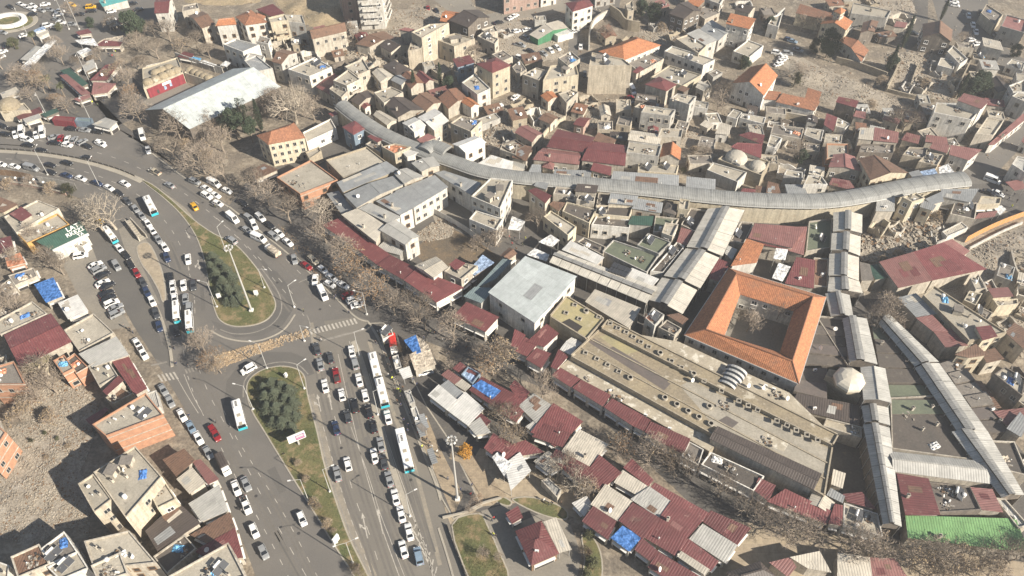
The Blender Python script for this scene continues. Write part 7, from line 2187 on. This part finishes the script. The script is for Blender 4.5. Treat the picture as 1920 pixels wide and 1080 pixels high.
cars('in the far right street', (3, 0), 'sw 1500 122 75;sw 1533 192 75;sw 1556 242 75;sw 1520 302 -10;sw 1562 332 -15;sw 1390 15 5;sw 1400 42 8;sg 1716 262 -5;sk 1085 252 10;sk 1590 100 70')
cars('at the street end of the vault', (3, 1), 'sk 1650 367 20;sw 1718 374 25;vw 1675 275 20')
cars('beside the covered streets', (3, 2), 'sw 1425 685 30')
for (x, y, a, lb) in (((1140), 488, 62, 'white and turquoise city bus on the curve beside the upper median'),):
    p, r = heading(x / 4, 270 + y / 4, a); p.z = .03; bus(p, r, lb, 2)
for tl, x, y, a, lb, sm in (((0, 2), 1805, 965, 76, 'white and turquoise city bus left of the lower median', 2), ((1, 2), 898, 605, 76, 'front one of the two city buses nose to tail in the bus lane', 2), ((1, 2), 950, 800, 76, 'rear one of the two city buses nose to tail in the bus lane', 2),
                       ((1, 3), 1118, 150, 76, 'long city bus standing alone lower in the bus lane', False), ((0, 1), 842, 700, 52, 'white minibus on the service road beside the plane trees', True), ((0, 2), 1335, 200, 86, 'white minibus in the queue by the traffic island', True), ((0, 2), 1430, 272, 86, 'white minibus partly under the brown tree at the crossing', True)):
    p, r = heading(tl[0] * 480 + x / 4, tl[1] * 270 + y / 4 + 2, a); p.z = .03; bus(p, r, lb, sm)
p, r = heading(480 + 130 / 4, 270 + 812 / 4 + 2, 218); p.z = .03; truck(p, r, 'lorry with tan canvas cover on the main road', 'tarp_beige')
p, r = heading(1685 / 4, 810 + 255 / 4 + 2, 64); p.z = .03; truck(p, r, 'lorry with dark cargo box parked on the lower service road', 'sheet_dark')
p, r = heading(480 + 1032 / 4, 540 + 445 / 4, 80); p.z = .15; truck(p, r, 'small red and white food truck among the market kiosks', 'red_paint')
# wheel loader under the plane trees
p, r = heading(745 / 4, 270 + 588 / 4, 30); p.z = .03
o = link('wheel_loader', None, None, p, r); tag(o, 'yellow wheel loader under the bare plane trees', 'loader', None, p)
m = MB(); m.box((-.6, 0, 1.2), (2.6, 1.5, .9)); m.box((1.2, 0, 1.0), (1.2, 1.1, .6)); m.build('body', MATS['yellow_paint'], o)
m = MB(); m.box((-.3, 0, 2.2), (1.2, 1.2, 1.2)); m.build('cab', MATS['car_glass'], o)
m = MB(); m.box((-.3, 0, 2.86), (1.3, 1.3, .12)); m.build('cab_roof', MATS['yellow_paint'], o)
m = MB(); m.box((2.9, 0, .6), (.7, 2.2, .8), 0, 0, .4); m.build('bucket', MATS['dark_metal'], o)
for y in (-.5, .5): m = MB(); m.box((2.1, y, 1.0), (1.6, .15, .2), 0, 0, .3); m.build('lift_arm', MATS['yellow_paint'], o)
for x in (-1.2, 1.2):
    for y in (-1, 1): link('wheel', BIGWHEEL, o, (x, y * .85, .6), None, (1.25,) * 3)

# ------------------------------------------------------------ street furniture
def lamp_post(u, v, h, arm_ang, label, double=False, alen=2.8):
    p, rz = heading(u, v, arm_ang); o = link('street_lamp', None, None, p, rz); tag(o, label, 'street lamp', 'street lamps', p)
    m = MB(); m.tube((0, 0, 0), (0, 0, h), .13, .075, 8); m.build('pole', MATS['pole_metal'], o)
    m = MB(); m.box((0, 0, .25), (.5, .5, .5)); m.build('base', MATS['white_paint'], o)
    for s in ((1, -1) if double else (1,)):
        m = MB(); m.tube((0, 0, h - .1), (s * alen * .8, 0, h + .3), .05, .045, 6); m.build('arm', MATS['pole_metal'], o)
        m = MB(); m.box((s * (alen * .8 + .3), 0, h + .3), (.75, .28, .13)); m.build('lamp_head', MATS['white_paint'], o)
def mast(u, v, h, label):
    p = full('%f,%f' % (u, v))[0]; o = link('floodlight_mast', None, None, p); tag(o, label, 'light mast', 'floodlight masts', p)
    m = MB(); m.tube((0, 0, 0), (0, 0, h), .34, .16, 10); m.build('pole', MATS['pole_metal'], o)
    m = MB(); m.box((0, 0, .4), (1.1, 1.1, .8)); m.build('base', MATS['white_paint'], o)
    m = MB(); 
    for k in range(12): 
        a, b = 2 * pi * k / 12, 2 * pi * (k + 1) / 12; m.tube((0.85 * cos(a), 0.85 * sin(a), h - .4), (0.85 * cos(b), 0.85 * sin(b), h - .4), .05, .05, 4, 0, False)
    for k in range(4): m.tube((0, 0, h - .4), (0.85 * cos(k * pi / 2), 0.85 * sin(k * pi / 2), h - .4), .05, .05, 4, 0, False)
    m.build('head_ring', MATS['pole_metal'], o)
    for k in range(8):
        a = 2 * pi * k / 8; q = MB(); q.box((1.1 * cos(a), 1.1 * sin(a), h - .3), (.4, .5, .3), a, 0, .5); q.build('floodlight', MATS['pole_metal'], o)
mast(472, 583, 27.0, 'tall floodlight mast on the upper median'); mast(858, 937, 28.0, 'tall floodlight mast beside the golden tree')
for i, (u, v, h, a, dbl, where) in enumerate(((619, 922, 9, -20, 0, 'on the right kerb of the lower median'), (579, 940, 9, 170, 0, 'beside the pink shrubs on the lower median'), (662, 1056, 9, 160, 1, 'at the narrow end of the lower median'), (769, 968, 9, -25, 0, 'at the end of the bus lane separator'),
        (674, 668, 9, -15, 0, 'near the stop line'), (709, 778, 9, -20, 0, 'beside the rear bus in the bus lane'), (571, 729, 9, -30, 0, 'at the right shoulder of the lower median'), (501, 691, 9, 200, 0, 'at the tip of the lower median'), (424, 472, 9, -40, 0, 'on the edge of the upper median facing the main road'), (475, 768, 9, 190, 0, 'at the left shoulder of the lower median'),
        (407, 576, 9, 190, 0, 'at the left rim of the upper median'), (90, 328, 9, -60, 0, 'on the inside of the curve among the queue'), (187, 350, 9, -50, 0, 'above the bare plane trees on the curve'), (552, 576, 8, -30, 0, 'at the mouth of the U-turn'), (571, 640, 6, 20, 0, 'beside the cobbled crossing'), (688, 590, 8, 190, 0, 'at the corner where the main road meets the market'),
        (171, 160, 12, 100, 0, 'in the kiosk plaza'), (149, 55, 12, 100, 0, 'at the plaza road'), (92, 224, 10, 80, 0, 'behind the red container'), (172, 230, 10, 80, 0, 'beside the blue container'), (50, 62, 10, 60, 0, 'near the roundabout'), (130, 55, 12, 90, 0, 'in the car-lined avenue'), (496, 540, 7, 10, 0, 'at the right rim of the upper median'), (25, 490, 8, 30, 0, 'behind the orange tarpaulin'))):
    lamp_post(u, v, h * 1.22, a, 'street lamp ' + where, bool(dbl))
for i, (u, v) in enumerate(((50, 343), (68, 346), (86, 351), (62, 352), (98, 358), (16, 344), (34, 343))):
    p = full('%f,%f' % (u, v))[0]; o = link('globe_lamp', None, None, p); tag(o, 'white globe lamp on the pink garden wall', 'lamp', 'globe lamps', p)
    m = MB(); m.tube((0, 0, 0), (0, 0, 2.0), .1, .08, 6); m.build('post', MATS['plaster_pink'], o); m = MB(); m.dome((0, 0, 2.3), .45, .45, 12, 4); m.dome((0, 0, 2.3), .45, -.4, 12, 4); m.build('globe', MATS['white_paint'], o, True)
# bus shelters
for u, v, lb in ((790, 815, 'bus shelter beside the front of the lone bus'), (812, 865, 'bus shelter below the lone bus'), (796, 800, 'slatted bus shelter roof beside the people waiting')):
    p, rz = heading(u, v, 70); o = link('bus_shelter', None, None, p + Vector((0, 0, .14)), rz); tag(o, lb, 'bus shelter', 'bus shelters', p)
    m = MB(); m.box((0, 0, 2.5), (4.6, 1.6, .1)); m.build('roof', MATS['sheet_grey'], o)
    m = MB(); m.box((0, -.75, 1.3), (4.4, .05, 2.0)); m.build('back_pane', MATS['glass'], o)
    for x in (-2.2, 2.2):
        q = MB(); q.tube((x, -.7, 0), (x, -.7, 2.5), .06, .06, 6); q.build('post', MATS['pole_metal'], o)
    q = MB(); q.box((0, -.45, .45), (3.2, .4, .06)); q.box((-1.3, -.45, .2), (.08, .3, .45)); q.box((1.3, -.45, .2), (.08, .3, .45)); q.build('bench', MATS['wood'], o)

# ------------------------------------------------------------ people: one skinned body each
def person_mesh(stride, arm, name):
    me = bpy.data.meshes.new(name)
    s, a = stride, arm
    Vv = [(0, 0, .95), (0, 0, 1.15), (0, 0, 1.38), (0, 0, 1.5), (.02, 0, 1.6), (.02, 0, 1.72),
          (0, .1, .9), (s, .1, .5), (s * .7, .1, .08), (s * .7 + .16, .11, .04), (0, -.1, .9), (-s * .6, -.1, .5), (-s * 1.3, -.1, .1), (-s * 1.3 + .15, -.11, .05),
          (0, .2, 1.4), (-a, .25, 1.14), (-a * .4, .25, .9), (-a * .2, .25, .82), (0, -.2, 1.4), (a, -.25, 1.14), (a * 1.6, -.24, .92), (a * 1.8, -.24, .85)]
    E = [(0, 1), (1, 2), (2, 3), (3, 4), (4, 5), (0, 6), (6, 7), (7, 8), (8, 9), (0, 10), (10, 11), (11, 12), (12, 13), (2, 14), (14, 15), (15, 16), (16, 17), (2, 18), (18, 19), (19, 20), (20, 21)]
    R = [.15, .15, .17, .07, .1, .09, .1, .075, .05, .04, .1, .075, .05, .04, .08, .055, .04, .035, .08, .055, .04, .035]
    me.from_pydata(Vv, E, [])
    o = bpy.data.objects.new(name, me); COL.objects.link(o)
    o.modifiers.new('skin', 'SKIN')
    for i, sv in enumerate(me.skin_vertices[0].data): sv.radius = (R[i] * (.8 if i < 3 else 1), R[i] * (1.15 if i < 3 else 1)); sv.use_root = (i == 0)
    o.modifiers.new('sub', 'SUBSURF').levels = 1
    dg = bpy.context.evaluated_depsgraph_get(); out = bpy.data.meshes.new_from_object(o.evaluated_get(dg)); bpy.data.objects.remove(o)
    return out
POSES = [person_mesh(.2, .12, 'walk'), person_mesh(.04, .03, 'stand'), person_mesh(.3, .2, 'stride')]
CLOTH = [('black', (.015, .015, .018)), ('navy', (.02, .03, .07)), ('grey', (.12, .12, .12)), ('white', (.6, .58, .54)), ('red', (.4, .03, .03)), ('brown', (.12, .07, .04)), ('hi-vis yellow', (.6, .65, .05)), ('olive', (.09, .1, .05))]
M_plain('skin', (.42, .26, .18), .6); M_plain('hair', (.02, .015, .012), .7)
for n, c in CLOTH: M_plain('cloth_' + n, c, .85)
PM = {}
def person(u, v, coat, where, pose=None):
    pi_ = RND.randrange(3) if pose is None else pose; leg = RND.choice(['black', 'navy', 'grey']); key = (pi_, coat, leg)
    if key not in PM:
        me = POSES[pi_].copy(); me.materials.clear()
        for x in ('cloth_' + coat, 'cloth_' + leg, 'skin', 'hair'): me.materials.append(MATS[x])
        for f in me.polygons:
            z = f.center.z; y = abs(f.center.y); f.use_smooth = True
            f.material_index = 3 if z > 1.68 or (z > 1.58 and f.center.x < -.02) else 2 if z > 1.5 or (y > .2 and z < .92) else 0 if z > .88 else 1
        PM[key] = me
    p = full('%f,%f' % (u, v))[0]; p.z = .14 if inpoly(p.x, p.y, PAVE) else .03
    o = link('person', PM[key], None, p, RND.uniform(0, 6.28), RND.uniform(.95, 1.06)); tag(o, 'person in %s top and %s trousers %s' % (coat, leg, where), 'person', 'people ' + where, p)
PAVE = full('692,606 714,640 737,700 777,800 817,900 828,936 850,975 905,950 880,900 840,820 800,760 770,700 745,640 720,605')
for where, s in (('among the market kiosks', '722,668 725,672 741,668 732,690 735,700 728,705 742,712 745,718 750,725 748,700 760,740 763,745 756,730 775,800 778,798 770,782 772,770 800,790 722,650 705,645 712,632 730,640 735,655 745,755 752,762 758,790 766,800 790,800 785,815 792,840 770,740 752,748 740,735 765,810 755,705 748,690 742,685 810,840 820,850 738,662 744,676 733,676 728,688 736,712 741,726 747,733 752,738 764,752 768,760 774,775 780,785 785,792 792,806 796,812 801,826 806,832 760,700 766,706 775,715 782,724 715,640 709,626'),
                 ('near the golden tree', '805,838 825,860 885,912 883,930 864,920 840,900'), ('on the garden path', '922,978 926,974 925,1004 930,1008'), ('under the roadside trees', '790,605 808,625 815,628 855,655 842,665 838,668 860,660 875,655 752,582 795,635 830,640 770,610'),
                 ('crossing by the island', '355,690 327,655 332,685 603,640 602,640 655,588'), ('near the parked vehicles', '896,385 402,388 405,390 630,558 628,562 356,782 405,793 460,940 455,960 245,620 250,625 235,615 275,285 570,585'),
                 ('in the kiosk plaza', '205,105 212,108 218,100 225,92 210,95 200,185 195,190 175,195 150,195 185,200 165,190 250,260'), ('in the bazaar square', '965,450 970,455 975,440 980,462 960,460 968,470 985,450 955,448'), ('at the vault end', '1880,370 1890,375 1900,368 1870,380 1905,380 1885,362 1895,390'), ('in the garden market', '1020,940 1030,948 1035,946 1052,945 1140,1020 1393,1012')):
    for t in s.split():
        u, v = (float(x) for x in t.split(',')); person(u, v, RND.choice([c[0] for c in CLOTH[:3]] * 3 + [c[0] for c in CLOTH[3:]]), where)

# crowded small structures between the houses
fill('500,60 700,60 720,140 640,180 560,130', 10, 'in the ruined quarter', 20, 1)
fill('760,90 1000,120 990,240 880,250 780,180', 11, 'in the ruined quarter', 25, 2)
fill('1060,195 1340,200 1340,320 1190,300', 14, 'above the long vault', -8, 3)
fill('1400,180 1600,225 1600,340 1400,335', 18, 'above the vault end', -10, 4)
fill('1580,180 1780,205 1790,315 1600,300', 16, 'above the vault end', -8, 5)
fill('1560,-10 1760,-10 1720,90 1560,80', 9, 'on the right slope', 0, 6)
fill('1780,90 1930,110 1930,230 1800,230', 10, 'on the right slope', -15, 7)
fill('1180,-30 1440,-30 1440,62 1200,62', 11, 'above the car park', 15, 8)
fill('860,-20 1000,-20 1060,60 880,90', 5, 'above the car park', 20, 12)
fill('-50,470 70,480 70,770 -50,770', 8, 'left of service road', 30, 9)
fill('1700,540 1930,500 1930,770 1800,720', 10, 'right of covered streets', -40, 10)
fill('1870,700 1950,700 1950,900 1880,860', 4, 'right of covered streets', -50, 11)
# ------------------------------------------------------------ rubble, stones and litter
def stone_unit(mb, p, s, r, m):
    a = [Vector((r.uniform(.6, 1.1) * sx, r.uniform(.6, 1.1) * sy, r.uniform(.4, .9) * sz)) for sz in (-.4, 1) for sy in (-1, 1) for sx in (-1, 1)]
    R = Matrix.Rotation(r.uniform(0, 6.28), 3, 'Z') @ Matrix.Rotation(r.uniform(-.5, .5), 3, 'X'); a = [p + R @ (v * s) for v in a]
    i = len(mb.v); mb.v += [tuple(v) for v in a]
    for q in ((4, 5, 7, 6), (0, 1, 5, 4), (2, 6, 7, 3), (0, 4, 6, 2), (1, 3, 7, 5)):
        mb.f.append(tuple(i + k for k in q)); mb.m.append(m); mb.uv.append([(0, 0)] * 4)
def rubble(poly, n, s=(.06, .3), amp=1.0, label=None, mats=('rubble_soil', 'stone_rubble', 'junk', 'wood'), soil='rubble_soil', mound=True, step=2.0):
    P = full(poly); r = random.Random(len(poly) * 31 + n)
    x0, x1 = min(p.x for p in P), max(p.x for p in P); y0, y1 = min(p.y for p in P), max(p.y for p in P)
    def edge(x, y):
        d = 9e9
        for i in range(len(P)):
            a, b = P[i], P[(i + 1) % len(P)]; e = Vector((b.x - a.x, b.y - a.y)); w = Vector((x - a.x, y - a.y)); t = max(0, min(1, w.dot(e) / max(1e-6, e.dot(e)))); d = min(d, (w - e * t).length)
        return d
    def hgt(x, y):
        if not inpoly(x, y, P): return -.15
        f = min(1, edge(x, y) / 5.0)
        return .03 + amp * f * max(0, .45 + .9 * noise.noise(Vector((x * .09, y * .09, 3))) + .35 * noise.noise(Vector((x * .35, y * .35, 1))))
    root = None
    if mound:
        mb = MB(); nx, ny = max(2, int((x1 - x0) / step)), max(2, int((y1 - y0) / step)); g = {}
        for i in range(nx + 1):
            for j in range(ny + 1):
                x, y = x0 + (x1 - x0) * i / nx, y0 + (y1 - y0) * j / ny; g[i, j] = len(mb.v); mb.v.append((x, y, hgt(x, y)))
        for i in range(nx):
            for j in range(ny):
                q = (g[i, j], g[i + 1, j], g[i + 1, j + 1], g[i, j + 1])
                if max(mb.v[k][2] for k in q) < 0: continue
                mb.f.append(q); mb.m.append(0); mb.uv.append([(0, 0)] * 4)
        root = mb.build('rubble_ground', MATS[soil], None, True); structure(root)
    mb = MB(); k = 0; tries = 0
    while k < n and tries < n * 6:
        tries += 1; x, y = r.uniform(x0, x1), r.uniform(y0, y1)
        if not inpoly(x, y, P): continue
        if noise.noise(Vector((x * .15, y * .15, 9))) < r.uniform(-.7, .3): continue
        sz = s[0] + (s[1] - s[0]) * r.random() ** 3; stone_unit(mb, Vector((x, y, (hgt(x, y) if mound else .03))), sz, r, r.choice((0, 0, 0, 0, 1, 1, 2, 3))); k += 1
    o = mb.build('rubble', [MATS[m] for m in mats]); stuff(o)
    return o
rubble('-40,860 20,800 60,790 130,800 175,830 150,890 185,930 165,975 170,1010 120,985 60,1030 20,1010 -40,1000', 13000, (.05, .24), 1.1)
rubble('25,780 90,700 150,720 185,760 175,820 130,800 60,792', 2500, (.07, .3), .8)
rubble('505,-10 560,-40 650,-30 655,45 600,52 545,40', 900, (.05, .22), 3.5, soil='dry_hill')
rubble('330,-20 480,-30 490,5 420,12 350,5', 500, (.05, .22), 1.5, soil='dry_hill')
rubble('720,20 800,10 850,35 820,58 770,62 725,55', 2200, (.06, .3), 1.2)
rubble('920,215 960,200 985,220 985,290 950,310 915,290 908,250', 2200, (.07, .36), 1.2)
rubble('985,195 1020,195 1060,225 1010,262 985,250', 1500, (.07, .36), 1.2)
rubble('1080,195 1150,185 1190,215 1180,250 1120,245 1070,225', 1800, (.06, .3), 1.0)
rubble('1190,55 1260,45 1290,62 1270,85 1235,85 1200,70', 1800, (.06, .3), 1.2)
rubble('1480,110 1550,130 1640,165 1700,200 1650,222 1590,215 1530,180 1480,140', 2600, (.06, .3), 1.0)
rubble('1660,100 1760,95 1815,120 1785,190 1700,180 1660,170', 4200, (.07, .4), 1.2)
rubble('1600,-10 1700,-20 1720,25 1660,35 1610,10', 1500, (.06, .3), 1.0)
rubble('1615,440 1700,400 1760,410 1800,440 1760,470 1700,480 1640,500 1615,490', 2600, (.15, .7), 1.6)
rubble('1815,470 1880,440 1950,410 1990,560 1930,560 1890,500 1850,520 1840,490', 2200, (.06, .3), 2.0)
rubble('1680,280 1780,270 1790,310 1720,320 1690,310', 900, (.15, .6), 1.0)
rubble('640,60 760,60 770,110 700,125 650,110', 1400, (.15, .6), 1.2)
rubble('500,60 580,60 590,110 520,110', 900, (.15, .6), 1.0)
rubble('770,445 830,405 858,420 845,445 800,455', 1100, (.06, .3), 1.2)
rubble('880,60 990,30 1060,60 1060,110 980,120 900,100', 1200, (.1, .35), .4)
rubble('840,100 960,110 980,170 900,180 850,150', 1500, (.15, .6), 1.0)
rubble('1200,230 1330,240 1340,300 1260,310 1200,270', 1200, (.06, .3), .6)
rubble('1280,290 1340,270 1330,330 1290,335', 800, (.06, .3), .8)
rubble('600,-20 1920,-40 1920,320 1500,330 1000,300 640,190', 5200, (.06, .36), 0, mound=False)
rubble('1880,560 1960,540 1960,700 1900,660', 1000, (.06, .3), .8)
# cobbled band across the junction: loose tan stones
rubble('408,692 400,668 440,655 500,640 576,616 580,630 500,658 440,680', 1500, (.12, .3), 0, mats=('stone_tan', 'stone_tan', 'stone_rubble', 'stone_tan'), mound=False)
rubble('520,420 600,480 680,560 690,590 640,560 560,490', 1500, (.05, .16), 0, mats=('stone_tan', 'leaf_brown', 'leaf_tan', 'leaf_brown'), mound=False)
rubble('215,640 228,636 275,735 262,742', 350, (.12, .3), 0, mats=('kerb_stone',) * 4, mound=False)
# grass blades on the medians and lawns
def grass(P, n):
    r = random.Random(n); mb = MB(); x0, x1 = min(p.x for p in P), max(p.x for p in P); y0, y1 = min(p.y for p in P), max(p.y for p in P); k = 0
    while k < n:
        x, y = r.uniform(x0, x1), r.uniform(y0, y1)
        if not inpoly(x, y, P): continue
        k += 1
        if noise.noise(Vector((x * .2, y * .2, 5))) < r.uniform(-.5, .35): continue
        a = r.uniform(0, 6.28); w = .07; h = r.uniform(.08, .2); d = Vector((cos(a), sin(a), 0)) * w; t = Vector((r.uniform(-.1, .1), r.uniform(-.1, .1), h)); b = Vector((x, y, .15))
        mb.face([b - d, b + d, b + t])
    return stuff(mb.build('grass', MATS['grass_blade']))
grass(inset(M1, .6), 9000); grass(inset(M2, .6), 16000)
grass(full('846,985 898,962 915,985 935,1030 955,1090 905,1140 880,1090'), 6000)

# ------------------------------------------------------------ haze
hz = MB(); hz.box((0, 285, 91.0), (1060, 720, 184))
haze = hz.build('haze', bpy.data.materials.new('haze')); haze['kind'] = 'stuff'
hm = haze.data.materials[0]; hm.use_nodes = True; hn = hm.node_tree.nodes; hn.clear()
out = hn.new('ShaderNodeOutputMaterial'); vol = hn.new('ShaderNodeVolumePrincipled'); vol.inputs['Color'].default_value = (.93, .94, .96, 1); vol.inputs['Density'].default_value = 0.0003; vol.inputs['Anisotropy'].default_value = 0.2
hm.node_tree.links.new(vol.outputs[0], out.inputs['Volume'])

settle_labels()
